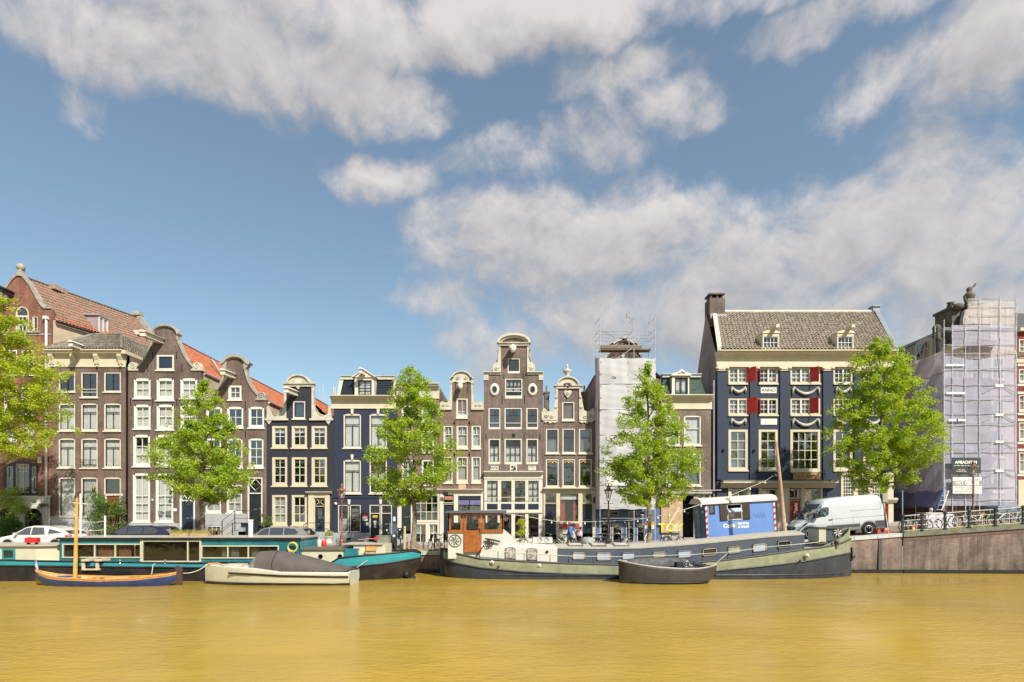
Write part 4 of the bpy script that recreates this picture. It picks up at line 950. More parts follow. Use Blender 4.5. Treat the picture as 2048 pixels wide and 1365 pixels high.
# ---- ANNO 1721
def house_1721():
    h = House('tall_neck_gable_house', 'tall brown brick neck gable house with ANNO 1721 tablets above cream shopfront', 967.6, 1086)
    X, Z = h.X, h.Z; c = 1027.8
    h.window(1015.3,717,1040,747,((1,1),), cas=OFFW, sash=NAVYP, cw=1.8, bot=4.4, gl=glass('blue_hatch_glass'), sill=0, bw=2)
    h.window(1010,757.5,1045,797.5,((.4,4),(.6,2)), cas=OFFW, sash=BLACKP, cw=2.2, bot=6, rail=2, sill=0, curt=(CURTG,.3,1.))
    for a,b,n in ((977,1001,2),(1009,1044,4),(1052.5,1076.7,2)):
        h.window(a,816,b,859,((.36,n),(.64,1)), cas=OFFW, sash=BLACKP, cw=2.4, bot=4.5, gl=GLD, rail=1, sill=0)
        h.window(a,877.5,b,929,((.28,1),(.36,n if n<3 else 3),(.36,n if n<3 else 3)), cas=OFFW, sash=BLACKP, cw=2.6, bot=5, curt=(CURT,0.,.7), sill=0)
    h.holes.append(h.pts([(970,BASE),(970,962),(1083,962),(1083,BASE)]))
    nk = [(1001.7,750),(1001.7,692),(1054,692),(1054,750)]
    h.facade([(967.6,BASE),(967.6,750)]+nk+[(1086,750),(1086,BASE)], B_MAUVE); h.backing(nk, B_MAUVE)
    for s_ in (1,-1):
        q = [(1054,692),(1058,692),(1057,697),(1059.5,705),(1058,711),(1060,718),(1064,725),(1069,731),(1070,738),(1069,744),(1054,744)]
        if s_ < 0: q = [(2*c-x,y) for x,y in q]
        m = MB().prism(h.pts(q), -.07, .3)
        b0,b1 = (1054,1086.5) if s_>0 else (967,1001.5); m.box(X(b0),X(b1),-.08,.34,Z(750),Z(746)); m.box(X(b0),X(b1),-.2,.4,Z(746),Z(744))
        e0,e1 = (1077.5,1086.3) if s_>0 else (967.2,977); m.box(X(e0),X(e1),-.06,.3,Z(761),Z(750))
        cx = 1062.5 if s_>0 else 2*c-1062.5
        m.tube([(X(cx+4*math.cos(t*.7)*(1-t/12)),-.09,Z(737+4*math.sin(t*.7)*(1-t/12))) for t in range(11)], .045, 5); m.tube([(X(cx-3*s_),-.08,Z(700)),(X(cx-4*s_),-.08,Z(712)),(X(cx-1*s_),-.08,Z(724))],.05,5)
        h.part('gable_wing', m, STONEW)
    m = MB(); m.box(X(998),X(1058),-.14,.36,Z(692.5),Z(688)); m.box(X(996.5),X(1060),-.24,.4,Z(688),Z(686.5))
    m.band([(X(a),Z(b)) for a,b in arc(c,687,29,14.5,180,360,18)], .18, -.26, .4); m.band([(X(a),Z(b)) for a,b in arc(c,687,24,10.5,180,360,16)], .15, -.12, .3); h.part('pediment', m, STONEW)
    h.part('pediment_field', MB().prism(h.pts([(1000,687)]+arc(c,687,28,14,180,360,14)+[(1056,687)]), .02, .34), B_MAUVE)
    m = MB().tube([(X(1026),.05,Z(700)),(X(1026),-.5,Z(700)),(X(1025.5),-.75,Z(704)),(X(1025.5),-.8,Z(711))],[.24,.28,.26,.12],8); m.prism(h.pts([(1017,701),(1025,694),(1033,701),(1025,699)]),-.75,.0); h.part('hoist_head', m, OFFW)
    for x in (989,1065):
        m = MB(); m.lathe([(.1,-.06),(.22,-.1),(.33,-.1),(.37,-.02),(.37,.0)],(X(x),0,Z(780)),16,axis='y'); m.v = [(p[0],p[1],Z(780)+(p[2]-Z(780))*1.35) for p in m.v]; m.prism(h.pts([(x-6,789),(x+6,789),(x+5,785),(x-5,785)]),-.08,0); o = h.part('oval_window', m, OFFW)
        g = MB().lathe([(.001,-.11),(.2,-.11)],(X(x),0,Z(780)),14,axis='y'); g.v = [(p[0],p[1],Z(780)+(p[2]-Z(780))*1.35) for p in g.v]; g.build('pane', GLD, o)
    h.anchors([(1008,749,9),(1047,749,9),(1004.5,792,16),(1049,792,16),(972.5,867,13),(1004.5,867,13),(1048.5,867,13),(1080,867,13)])
    for a,b,t in ((981,997.5,'ANNO'),(1056,1072,'1721')):
        h.bx('date_tablet',a,932.5,b,940.8,-.03,0, OFFW); text(t,.3,TEXTK,h.root,(X((a+b)/2),-.035,Z(936.6)),xs=.85 if t=='ANNO' else 1.)
    h.bx('emblem_tablet',1020,929.5,1034,943,-.04,0, OFFW)
    m = MB()
    for a,b,r_ in ((1024.5,934,.09),(1029,937,.1),(1024,940.5,.07),(1027.5,940.5,.07),(1031,940,.07)): m.lathe([(.01,-.012),(r_,-.01),(r_,0)],(X(a),-.045,Z(b)),9,axis='y')
    m.tube([(X(1028),-.05,Z(935)),(X(1031),-.05,Z(932))],.03,5); h.part('emblem', m, TEXTK)
    h.bx('iron_plate',1024,891-23,1030,875,-.03,0, IRON)
    cols = ((974,995.5),(1002,1023),(1029.3,1050.5),(1056.3,1077.3))
    hl = [h.pts([(a,1005),(a,962),(b,962),(b,1005)]) for a,b in cols]+[h.pts([(a,1078),(a,1028.5),(b,1028.5),(b,1078)]) for a,b in cols]
    m = MB().wall(h.pts([(968.5,BASE),(968.5,958),(1085,958),(1085,BASE)]), hl, -.06, .16); m.prism_y([(0,Z(958)),(-.1,Z(958)),(-.1,Z(950)),(-.2,Z(948)),(-.42,Z(945)),(-.42,Z(943.3)),(0,Z(943))], X(967.8), X(1085.8)); m.box(X(968.5),X(1085),-.14,-.06,Z(1026),Z(1021)); h.part('shopfront', m, OFFW)
    for i,(a,b) in enumerate(cols):
        h.window(a,962,b,1005,((.34,2),(.33,2),(.33,2)), cas=OFFW, sash=BLACKP, cw=.5, bw=.8, hole=False, sill=0, rev=0., gl=GLD if i in (1,2) else GL, curt=(CURT,0.,1.) if i in (0,3) else None)
        h.window(a,1028.5,b,1078,((1,1 if i%2 else 2),), cas=OFFW, sash=BLACKP, cw=.6, hole=False, sill=0, rev=0., gl=GLD); h.bx('stall_panel',a,1008,b,1019.5,-.075,-.055, NAVYP)
    h.part('tie_rod', MB().tube([(X(971),-.3,Z(995.5)),(X(1080),-.3,Z(995.5))],.018,5), OFFW)
    h.body(B_MAUVE, 12, 755); h.gable_roof(T_OR, 757, 702, 12, .34)
house_1721()

# ---- ornate neck gable with heart shield
def house_ornate():
    h = House('ornate_neck_gable_house', 'brown brick house with ornate cream gable, urn finial and carved heart shield', 1086.5, 1190.5)
    X, Z = h.X, h.Z; c = 1136.8
    h.window(1124.5,804,1149,841,((1,1),), cas=OFFW, sash=BLACKP, cw=2.2, bot=3.4, curt=C1, sill=.6)
    for i,(a,b) in enumerate(((1092,1117.5),(1125,1150.3),(1158,1183.5))):
        h.window(a,857.5,b,907,((.36,1),(.64,1)), cas=OFFW, sash=BLACKP, cw=2.2, bot=2.8, gl=GLD, curt=None if i==1 else (CURT,0.,.62), sill=1)
        h.window(a,918.5,b,974,((.3,1),(.7,1)), cas=OFFW, sash=BLACKP, cw=2.2, bot=2.6, gl=GLD, sill=1)
        g = MB(); xc = (X(a)+X(b))/2; g.tube([(xc+.32*math.cos(R(t)),.1,Z(926)+.14*math.sin(R(t))) for t in range(0,181,20)],.05,5); g.ball((xc,.1,Z(925.5)),.09,8); h.part('stained_glass', g, M('amber_glass',(.5,.32,.1),.3))
    h.holes.append(h.pts([(1088,BASE),(1088,988),(1189,988),(1189,BASE)]))
    nk = [(1116,846),(1116,777),(1158,777),(1158,846)]
    h.facade([(1086.5,BASE),(1086.5,846)]+nk+[(1190.5,846),(1190.5,BASE)], B_MAUVE); h.backing(nk, B_MAUVE)
    for s_ in (1,-1):
        q = [(1158,777),(1163.5,773),(1163,780),(1161.5,788),(1164,798),(1166,812),(1168,821),(1175,824),(1180,822),(1184,817),(1187,818),(1190.5,826),(1190.5,840),(1187,843),(1183,846),(1178,844),(1174,848),(1168,845),(1164,847),(1158,844)]
        if s_ < 0: q = [(2*c-x,y) for x,y in q]
        m = MB().prism(h.pts(q), -.08, .3)
        for t0,y0,r_ in ((1181,832,4.5),(1170,834,4),(1162,815,2.5),(1161,795,2.3)):
            cx = t0 if s_>0 else 2*c-t0; m.tube([(X(cx+r_*math.cos(t*.8)*(1-t/12)),-.1,Z(y0+r_*math.sin(t*.8)*(1-t/12))) for t in range(10)], .045, 5)
        b0,b1 = (1158.5,1190) if s_>0 else (1083.5,1115); m.box(X(b0),X(b1),-.12,-.02,Z(841),Z(838.5)); h.part('gable_wing', m, STONEW)
    m = MB(); m.box(X(1108),X(1165.5),-.2,.4,Z(773),Z(771)); m.box(X(1112),X(1161),-.12,.36,Z(778),Z(773)); m.prism(h.pts([(1116,772)]+arc(c-1,771,19,14,180,360,14)+[(1157,772)]), -.1, .34); m.band([(X(a),Z(b)) for a,b in arc(c-1,771,19.5,14.5,180,360,16)], .1, -.22, .4)
    m.lathe([(.05,0),(.3,.05),(.18,.18),(.1,.25),(.34,.5),(.36,.6),(.12,.72),(.05,.8),(.1,.95),(.02,1.12)], (X(1135),.1,Z(757)), 10); h.part('gable_crest', m, STONEW)
    m = MB()
    for a,b,r_ in ((-6,768,.13),(-2,766,.11),(3,767,.15),(7,769,.1),(1,771,.1)): m.ball((X(1135+a),-.12,Z(b+3)), r_, 7)
    h.part('carved_figures', m, M('dark_bronze',(.08,.05,.04),.6))
    m = MB().prism(h.pts([(1135.5,797),(1129,789),(1128,784),(1131,781),(1135.5,783),(1140,781),(1143.5,784),(1142,789)]), -.1, 0); m.tube([(X(1135.5+4*math.cos(t*.8)*(1-t/12)),-.1,Z(787+4*math.sin(t*.8)*(1-t/12))) for t in range(10)], .05, 5); h.part('heart_shield', m, STONEW)
    cols = ((1089.5,1112.5),(1119.8,1156.5),(1164,1185))
    hl = [h.pts([(a,BASE if i!=1 else 1044),(a,987.5),(b,987.5),(b,BASE if i!=1 else 1044)]) for i,(a,b) in enumerate(cols)]
    m = MB().wall(h.pts([(1086.8,BASE),(1086.8,986),(1190,986),(1190,BASE)]), hl, -.06, .16); m.prism_y([(0,Z(986)),(-.1,Z(986)),(-.12,Z(981)),(-.36,Z(978)),(-.36,Z(976)),(0,Z(975.6))], X(1086), X(1190.8)); h.part('shopfront', m, CREAM)
    for i in (0,2):
        a,b = cols[i]; h.window(a,987.5,b,1007.5,((1,1),), cas=CREAM, cw=.5, hole=False, sill=0, rev=0., gl=GLD); h.door(a,1008,b,1067, NAVYP, cas=CREAM, cw=.8, hole=False)
    h.window(1119.8,987.5,1156.5,1044,((.22,1),(.78,1)), cas=CREAM, sash=BLACKP, cw=.5, hole=False, sill=.4, rev=0., gl=GL, curt=(CURT,.78,1.))
    for a,b in ((1120.5,1130),(1147,1156)): h.part('red_drape', MB().loft([[(X(a+(b-a)*i/12),.22+.03*math.sin(i*1.7),z) for i in range(13)] for z in (Z(1043),Z(1000))], closed=False, cap=False), CURTR)
    h.bx('awning_board',1118,1048,1158,1058,-.12,-.06, M('dull_red_board',(.3,.05,.05),.6))
    for x,w in ((1094.5,10),(1172,12)):
        h.part('chimney', MB().box(X(x-w/2),X(x+w/2),.6,1.5,Z(850),Z(783)).box(X(x-w/2)-.05,X(x+w/2)+.05,.55,1.55,Z(783),Z(780.5)).tube([(X(x),1.05,Z(781)),(X(x),1.05,Z(766))],.07,7), B_MAUVE)
    h.body(B_MAUVE, 11, 850); h.gable_roof(T_DK, 850, 790, 11, .34)
    h.part('wall_lantern', MB().lathe([(.03,-.22),(.09,-.2),(.13,.1),(.04,.2),(.02,.28)],(X(1188),-.3,Z(1001)),6), IRON)
house_ornate()
# ---- house under the white tarpaulin, and its scaffold
def house_tarp():
    h = House('gable_house_under_repair', 'dark gabled house wrapped in white scaffold sheeting with a blue shopfront', 1191, 1322)
    X, Z = h.X, h.Z; c = 1247
    for a,b in ((1204,1222),(1236,1258),(1272,1290)):
        for y0,y1 in ((760,800),(830,880),(905,960)): h.window(a,y0,b,y1,((.4,2),(.6,2)), cas=OFFW)
    h.holes.append(h.pts([(1196,BASE),(1196,1024),(1318,1024),(1318,BASE)]))
    top = [(1212,717),(1222,704),(1226,696),(1247,679),(1268,696),(1272,704),(1283,717)]
    h.facade([(1191,BASE),(1191,760),(1200,750),(1206,727)]+top+[(1290,727),(1296,750),(1322,760),(1322,BASE)], B_MAUVE)
    h.backing(top, B_MAUVE)
    m = MB().band(h.pts([(1219,689),(1247,674.5),(1275,689)]), -.16, -.2, .4); m.band(h.pts([(1206,727),(1214,712),(1221,702),(1225,695)]), .12, -.08,.36); m.band(h.pts([(1269,695),(1273,702),(1280,712),(1288,727)]), .12, -.08,.36); m.prism(h.pts([(1219,690),(1226,686.5),(1226,693)]),-.2,.3); m.prism(h.pts([(1275,690),(1268,686.5),(1268,693)]),-.2,.3)
    h.part('gable_coping', m, STONEW)
    h.part('carved_post', MB().prism(h.pts([(1244,708),(1250,708),(1251,716),(1246,717),(1243,714)]), -.1, 0), STONEW)
    hl = [h.pts(q) for q in ([(1206,1031),(1206,1023),(1238,1023),(1238,1031)],[(1256,1031),(1256,1023),(1290,1023),(1290,1031)],[(1201,1086),(1201,1048),(1222,1048),(1222,1086)],[(1225,1086),(1225,1048),(1244,1048),(1244,1086)],[(1252,1086),(1252,1048),(1268,1048),(1268,1086)],[(1274,1086),(1274,1048),(1289,1048),(1289,1086)])]
    h.part('shopfront', MB().wall(h.pts([(1192,BASE),(1192,1018),(1321,1018),(1321,BASE)]), hl, -.06, .16), M('blue_shop_paint',(.085,.13,.25),.5))
    h.window(1206,1023,1238,1031,((1,2),), cas=CREAM, cw=1, sill=0, hole=False, rev=0.); h.window(1256,1023,1290,1031,((1,2),), cas=CREAM, cw=1, sill=0, hole=False, rev=0.)
    for a,b in ((1201,1222),(1225,1244),(1252,1268),(1274,1289)): h.window(a,1048,b,1086,((1,1),), cas=OFFW, sash=NAVYP, cw=1.2, sill=0, hole=False, rev=-.02, gl=GLD)
    h.body(B_SIDE, 12, 752, 690); h.gable_roof(T_DK, 752, 690, 12, .34)
    # ------------- scaffold, 1.1 m in front
    s = thing('scaffold_tower', 'grey steel tube scaffold rising above the white sheeting', 'scaffold', (h.root.location.x, YF-1.15, h.base))
    k2 = (YF-1.15)/F; Xs = lambda p: (p-CX)*k2-h.root.location.x; Zs = lambda p: CZ+(HY-p)*k2-h.base
    pipe = M('galvanised_tube',(.46,.47,.48),.4,.6)
    for x, yt in ((1194,637),(1200,635),(1262,644),(1268,634),(1303,637),(1310,637)):
        y = .0 if x in (1200,1268,1310) else .75
        MB().tube([(Xs(x),y,Zs(1090)),(Xs(x),y,Zs(yt))], .028, 6).build('standard', pipe, s)
    def rail(a,ya,b,yb,y=0.,r=.022,nm='rail'): MB().tube([(Xs(a),y,Zs(ya)),(Xs(b),y,Zs(yb))], r, 5).build(nm, pipe, s)
    for y in (663,676,691): rail(1200,y,1310,y+1); rail(1194,y,1303,y+1,.75)
    for a,b in ((1194,1200),(1262,1268),(1303,1310)):
        for y in (640,663,676,691): MB().tube([(Xs(a),.75,Zs(y)),(Xs(b),0,Zs(y-3))], .02, 5).build('transom', pipe, s)
    rail(1207,663,1229,675,nm='brace'); rail(1237,675,1257,664,nm='brace'); rail(1200,741,1264,697,nm='brace'); rail(1300,698,1296,716,nm='brace')
    rail(1254,633,1264,640,nm='brace'); rail(1253,628,1253,637,nm='brace')
    rail(1202,960,1210,977,nm='brace'); rail(1232,985,1268,1013,nm='brace')
    for y in (985,1037): rail(1200,y,1310,y)
    dk = M('scaffold_board',(.16,.12,.085),.8,var=.3,vs=6)
    for i in range(3): MB().box(Xs(1200),Xs(1302),.02+i*.25,.24+i*.25,Zs(700),Zs(697.5)).build('deck_plank', dk, s)
    MB().box(Xs(1200),Xs(1284),-.03,.0,Zs(697),Zs(691.5)).build('toe_board', dk, s)
    # sheeting
    tm = M('white_sheeting',(.42,.42,.44),.7,var=.06,vs=1.,bump=.25,bs=2.2,spec=.2)
    g = []; nx, nz = 66, 84
    rnd = random.Random(5)
    for j in range(nz+1):
        v = j/nz; z = Zs(1019)+(Zs(717.5)-Zs(1019))*v; row = []
        for i in range(nx+1):
            u = i/nx; x = Xs(1199)+(Xs(1311)-Xs(1199))*u
            row.append((x, -.06+.03*math.sin(u*9+v*3)*math.sin(v*23)+.02*math.sin(u*31+2*math.sin(v*6))*(.4+.6*math.sin(v*4)**2)+.008*math.sin(v*130+u*7)-.07*math.sin(math.pi*((u*2)%1))*(.3+.7*abs(math.sin(v*math.pi*6))), z+(.03*math.sin(u*6.28*3) if j in (0,nz) else 0)))
        g.append(row)
    t = MB().loft(g, closed=False, cap=False)
    to = t.build('tarpaulin', tm, None, (h.root.location.x, YF-1.15, h.base)); tag(to, 'large white tarpaulin hung over the scaffolded house front', 'tarpaulin')
    g = [[(Xs(1199)-.05-.12*(i/6)+.03*math.sin(v*17+i), -.05+i/6*1.05, Zs(1019)+(Zs(716-6*i/6)-Zs(1019))*v) for i in range(7)] for v in [j/24 for j in range(25)]]
    e = MB().loft(g, closed=False, cap=False).build('tarpaulin', M('pinkish_sheeting',(.55,.47,.43),.7,var=.12), None, (h.root.location.x, YF-1.15, h.base)); tag(e, 'narrow pinkish sheet closing the left flank of the scaffold', 'tarpaulin')
    b = MB().box(Xs(1212),Xs(1262),-.16,-.14,Zs(972),Zs(953)).build('notice_board', WHITE, None, (h.root.location.x, YF-1.15, h.base)); tag(b, 'white notice board hung on the white sheeting behind the middle lamp', 'board')
    print_line(b, Xs(1223), Xs(1243), -.16, Zs(958.5), .12, M('violet_print',(.2,.19,.3),.6), 8); print_line(b, Xs(1211+3), Xs(1218), -.16, Zs(950), .1, MATS['violet_print'], 9)
house_tarp()

# ---- house between tarp and craft house
def house_green_mansard():
    h = House('green_mansard_house', 'narrow brown brick house with cream cornice and green slate mansard', 1322.5, 1423)
    X, Z = h.X, h.Z
    for a,b in ((1332,1360),(1368,1402)):
        h.window(a,832,b,891,((.42,1),(.58,1)), cas=OFFW, sash=OFFW, cw=2.6, curt=C1, arch=1.)
        h.window(a,908,b,972,((.32,1),(.68,1)), cas=OFFW, sash=OFFW, cw=2.6, gl=GLD, arch=1., curt=(CURTG,0.,1.))
    h.holes.append(h.pts([(1326,BASE),(1326,990),(1412,990),(1412,BASE)]))
    h.facade([(1322.5,BASE),(1322.5,812),(1422,812),(1422,BASE)], B_MAUVE)
    h.cornice(1322,791.5,1424,819, CREAM, .5)
    zb, zt = Z(791.5), Z(753); m = MB()
    bq = [(X(1325),.0,zb),(X(1411.5),.0,zb),(X(1411.5),8,zb),(X(1325),8,zb)]; tq = [(X(1329),.5,zt),(X(1403),.5,zt),(X(1403),8,zt),(X(1329),8,zt)]
    m.add(bq+tq, [(0,1,5,4),(1,2,6,5),(2,3,7,6),(3,0,4,7),(4,5,6,7)])
    for r in range(12):
        f = r/12; z = zb+(zt-zb)*f; y = .5*f-.025; m.box(X(1325+4*f), X(1411-8*f), y, y+.04, z, z+.075)
    h.part('mansard', m, SLATEG)
    h.part('mansard_trim', MB().box(X(1327),X(1405),.3,.9,zt,Z(747.5)).box(X(1326),X(1406),.2,.95,Z(747.5),Z(746)), M('grey_trim',(.4,.42,.42),.6))
    d = MB(); d.wall(h.pts([(1342,791.5),(1342,754),(1379,754),(1379,791.5)]), [h.pts([(1349,790.5),(1349,756),(1375,756),(1375,790.5)])], -.1, .2); d.box(X(1342),X(1342)+.04,-.1,1.5,zb,Z(754)); d.box(X(1379)-.04,X(1379),-.1,1.5,zb,Z(754))
    d.prism(h.pts([(1340,753),(1345,748),(1354,746),(1362,739.5),(1370,746),(1377,748),(1382,753)]), -.25, 1.4); d.tube([(X(1356),-.27,Z(748)),(X(1362),-.3,Z(744)),(X(1368),-.27,Z(748))], .06, 5); d.box(X(1342),X(1347),-.2,-.1,Z(791),Z(787)); h.part('dormer', d, OFFW)
    h.window(1349,756,1375,790.5,((1,2),), cas=DGREEN, sash=DGREEN, cw=1.2, bw=2, hole=False, sill=0, rev=-.04, curt=C1)
    h.part('attic_room', MB().box(X(1335),X(1390),.9,.95,zb,Z(757)), DARKIN)
    h.body(B_MAUVE, 9, 800)
    m = MB().wall(h.pts([(1323,BASE),(1323,984),(1421,984),(1421,BASE)]), [h.pts(q) for q in ([(1365,BASE),(1365,992),(1387,992),(1387,BASE)],[(1393,1004),(1393,990),(1418,990),(1418,1004)])], -.05, .15); m.box(X(1322.5),X(1422),-.25,0,Z(988),Z(983)); h.part('shopfront', m, M('raw_concrete',(.34,.32,.30),.9,var=.3,vs=3))
    for i in range(3): h.bx('plywood_panel',1321.5+i*14,990,1335+i*14,1050+i,-.14-.02*(i%2),-.08, PLY)
    for a,b in ((1393,1405),(1406,1418)): h.window(a,990,b,1004,((1,1),), cas=OFFW, cw=.8, hole=False, sill=0, rev=0., gl=GLD)
    sg = h.bx('graffiti_panel',1321,1047,1361,1066,-.2,-.17, PLY)
    yl = M('yellow_graffiti',(.62,.52,.04),.6); text('TO', .85, yl, h.root, (X(1332),-.215,Z(1056)), bold=.03, name='graffiti_letters'); text('Y', .8, yl, h.root, (X(1357),-.215,Z(1056)), bold=.03, name='graffiti_letters')
    h.part('poster', MB().add([(X(1346),-.225,Z(1064)),(X(1353),-.225,Z(1065)),(X(1354),-.225,Z(1049)),(X(1347),-.225,Z(1048))],[(0,1,2,3)]), M('torn_poster',(.5,.52,.5),.7,var=.4,vs=7))
    h.part('awning_rail', MB().tube([(X(1393),-.3,Z(974)),(X(1393),-.3,Z(983))],.03,5).tube([(X(1380),-.3,Z(982)),(X(1440),-.3,Z(981))],.025,5), OFFW)
house_green_mansard()

# ---- the wide slate-blue house
def house_craft():
    h = House('wide_blue_house', 'wide slate-blue house with red shutters, plaster swags and steep tiled roof', 1433.5, 1786.5)
    X, Z = h.X, h.Z
    cols = ((1457,1496),(1517.5,1556),(1581,1641),(1667,1705.5),(1727,1765.5))
    for i,(a,b) in enumerate(cols):
        n = 3 if i==2 else 2
        for y0,y1 in ((735,767.5),(797,830.5)):
            X0, Z0 = X(a), Z(y0)
            h.window(a,y0,b,y1,((.34,n*2),(.33,n*2),(.33,n*2)), cas=CREAM, sash=WHITE, cw=3.2, bw=.8, sill=.3, curt=(CURTG,0.,1.) if (i+int(y0))%2 else None)
            for j in range(1,n): h.bx('mullion', a+3.2+(b-a-6.4)*j/n-1.5, y0+2, a+3.2+(b-a-6.4)*j/n+1.5, y1-2, .0, .1, WHITE)
        nn = 4 if i==2 else 2
        h.window(a,859,b,941 if i!=2 else 943,((.25,nn),(.25,nn),(.25,nn),(.25,nn)), cas=CREAM, sash=OFFW, cw=5, bw=1.2, gl=GLD, sill=.4, curt=(CURTG,0.,.7) if i in (0,) else None)
    # open red shutters (px of hinge, free edge)
    for a,b,y0,y1 in ((1493,1505,737,765),(1494,1507,797,828),(1620,1629,737,765),(1619,1628,798,828)):
        X0, X1, z0, z1 = X(a), X(b), Z(y1), Z(y0)
        m = MB().add([(X0,-.02,z0),(X1,-.62,z0-.02),(X1,-.62,z1+.02),(X0,-.02,z1),(X0+.03,.0,z0),(X1+.03,-.6,z0-.02),(X1+.03,-.6,z1+.02),(X0+.03,.0,z1)],[(0,1,2,3),(4,5,6,7),(0,1,5,4),(1,2,6,5),(2,3,7,6),(3,0,4,7)])
        o = h.part('shutter', m, REDP)
        for f in (.18,.8):
            z = z0+(z1-z0)*f; MB().add([(X0,-.03,z),(X1,-.63,z),(X1,-.63,z+.05),(X0,-.03,z+.05)],[(0,1,2,3)]).build('batten', M('dark_red_batten',(.33,.02,.02),.5), o)
    for x in (1517.5,): 
        for y0,y1 in ((737,765),(799,829)): h.part('shutter', MB().box(X(x)+.01,X(x)+.05,-.2,.0,Z(y1),Z(y0)), REDP)
    hl0 = [(1456,1004),(1456,977),(1499,977),(1499,1004)]
    for q in ([(1456,1060),(1456,978),(1500,978),(1500,1060)],[(1517,1060),(1517,978),(1560,978),(1560,1060)],[(1566,BASE),(1566,978),(1576,978),(1576,BASE)],[(1578,BASE),(1578,978),(1643,978),(1643,BASE)],[(1682,BASE-.4),(1682,949),(1785.5,949),(1785.5,BASE-.4)]): h.holes.append(h.pts(q))
    h.facade([(1433.5,BASE),(1433.5,731),(1786.5,731),(1786.5,BASE)], B_NAVY2)
    for a,b in ((1434,1453),(1499,1514),(1559,1577.5),(1645,1663),(1708,1724),(1768,1786)):
        h.bx('pilaster',a,742,b,960 if a<1660 else 930,-.1,0, B_NAVY2)
        m = MB().box(X(a-1),X(b+1),-.16,0,Z(743),Z(740)); m.prism(h.pts([(a-2,740),(b+2,740),(b+4,735),(a-4,735)]),-.2,0)
        for q in (a,b): m.lathe([(.01,-.05),(.12,-.03),(.12,0)],(X(q),-.2,Z(738)),8,axis='y')
        h.part('capital', m, CREAM)
    h.cornice(1433,704,1787,735, CREAM, .62); h.bx('architrave',1434,730,1786,735.2,-.16,-.08, CREAM)
    def swag(cx,y,w,hh):
        m = MB(); n = 14
        for i in range(n):
            u = -1+2*(i+.5)/n; m.ball((X(cx+u*w*.86),-.08,Z(y+hh*(1-u*u)*.82+1)), .07+.06*(1-u*u), 7)
        for s_ in (-1,1): m.tube([(X(cx+s_*w*.86),-.06,Z(y)),(X(cx+s_*w*.96),-.09,Z(y+3)),(X(cx+s_*w),-.06,Z(y+hh*1.05))],[.045,.09,.05],6); m.ball((X(cx+s_*w*.9),-.09,Z(y+.5)),.07,7)
        h.part('plaster_swag', m, STONEW)
    for y in (775,838):
        for cx in (1476.5,1686,1746): swag(cx,y,14.5,10.5)
        swag(1611,y,26.5,15)
    h.bx('date_tablet',1521,775.5,1552.5,787,-.05,0, WHITE); text('ANNO',.36,TEXTK,h.root,(X(1536.7),-.055,Z(781.3)),xs=1.0)
    h.bx('date_tablet',1521,838,1553.5,850,-.05,0, WHITE)
    h.bx('name_board',1586,947,1639.5,959.5,-.08,0, M('oak_board',(.42,.24,.10),.6,var=.2,vs=5)); text('THE CRAFTSMEN',.34,M('brown_lettering',(.10,.05,.025),.6),h.root,(X(1612.7),-.085,Z(953.3)),xs=.72)
    for x in (1446,1507,1568): h.part('wall_lamp', MB().lathe([(.02,-.1),(.08,-.08),(.08,.08),(.02,.1)],(X(x),-.2,Z(901)),7), IRON)
    m = MB().prism_y([(0,Z(976.5)),(-.12,Z(976.5)),(-.3,Z(972)),(-.62,Z(967)),(-.62,Z(964)),(0,Z(962))], X(1441), X(1668)); h.part('shop_canopy', m, CREAM)
    h.part('canopy_flashing', MB().box(X(1440),X(1669),-.66,0,Z(963),Z(962)+.02), LEAD)
    m = MB()
    for a,b in ((1456,1462),(1493,1500),(1517,1523),(1554,1577.5),(1640,1644),(1602,1608)): m.box(X(a),X(b),-.08,.05,Z(BASE),Z(977))
    h.part('shop_pilasters', m, CREAM)
    for a,b in ((1462,1493),(1523,1554),(1608,1640)): h.window(a,978,b,1058,((.3,2),(.7,2)), cas=CREAM, sash=OFFW, cw=1.6, hole=False, sill=.4, gl=GLD)
    h.window(1578,978,1602,998,((1,2),), cas=CREAM, sash=OFFW, cw=1.4, hole=False, sill=0, gl=GLD); h.door(1579,1000,1602,1086, REDP, cas=CREAM, cw=1.2, hole=False, glassp=True)
    # right-hand shopfront with small panes
    hl = [h.pts(q) for q in ([(1686,995),(1686,951),(1707,951),(1707,995)],[(1716,995),(1716,951),(1736,951),(1736,995)],[(1744,995),(1744,951),(1774,951),(1774,995)],[(1688,1086),(1688,1010),(1735,1010),(1735,1086)],[(1746,1086),(1746,1008),(1776,1008),(1776,1086)])]
    m = MB().wall(h.pts([(1681.3,BASE),(1681.3,946),(1786.2,946),(1786.2,BASE)]), hl, -.05, .15); m.prism_y([(-.05,Z(1006)),(-.14,Z(1006)),(-.3,Z(1000)),(-.3,Z(997)),(-.05,Z(996))], X(1680), X(1791)); h.part('shopfront', m, CREAM)
    for a,b,n in ((1686,1707,4),(1716,1736,4),(1744,1774,6)): h.window(a,951,b,995,tuple((1/6,n) for _ in range(6)), cas=OFFW, cw=.6, bw=.8, hole=False, sill=0, rev=0., gl=GLD)
    h.window(1688,1010,1735,1070,((.2,2),(.8,2)), cas=CREAM, cw=1, hole=False, sill=.5, rev=0., gl=GLD); h.door(1746,1008,1776,1082, REDP, cas=REDP, cw=2.4, hole=False, glassp=True)
    # body, roof, chimney; the lot runs a little askew
    sk = 1.05; a, b = X(1433.5), X(1786.5); ze, zr = Z(704)+.02, Z(704)+4.4; D = 8.
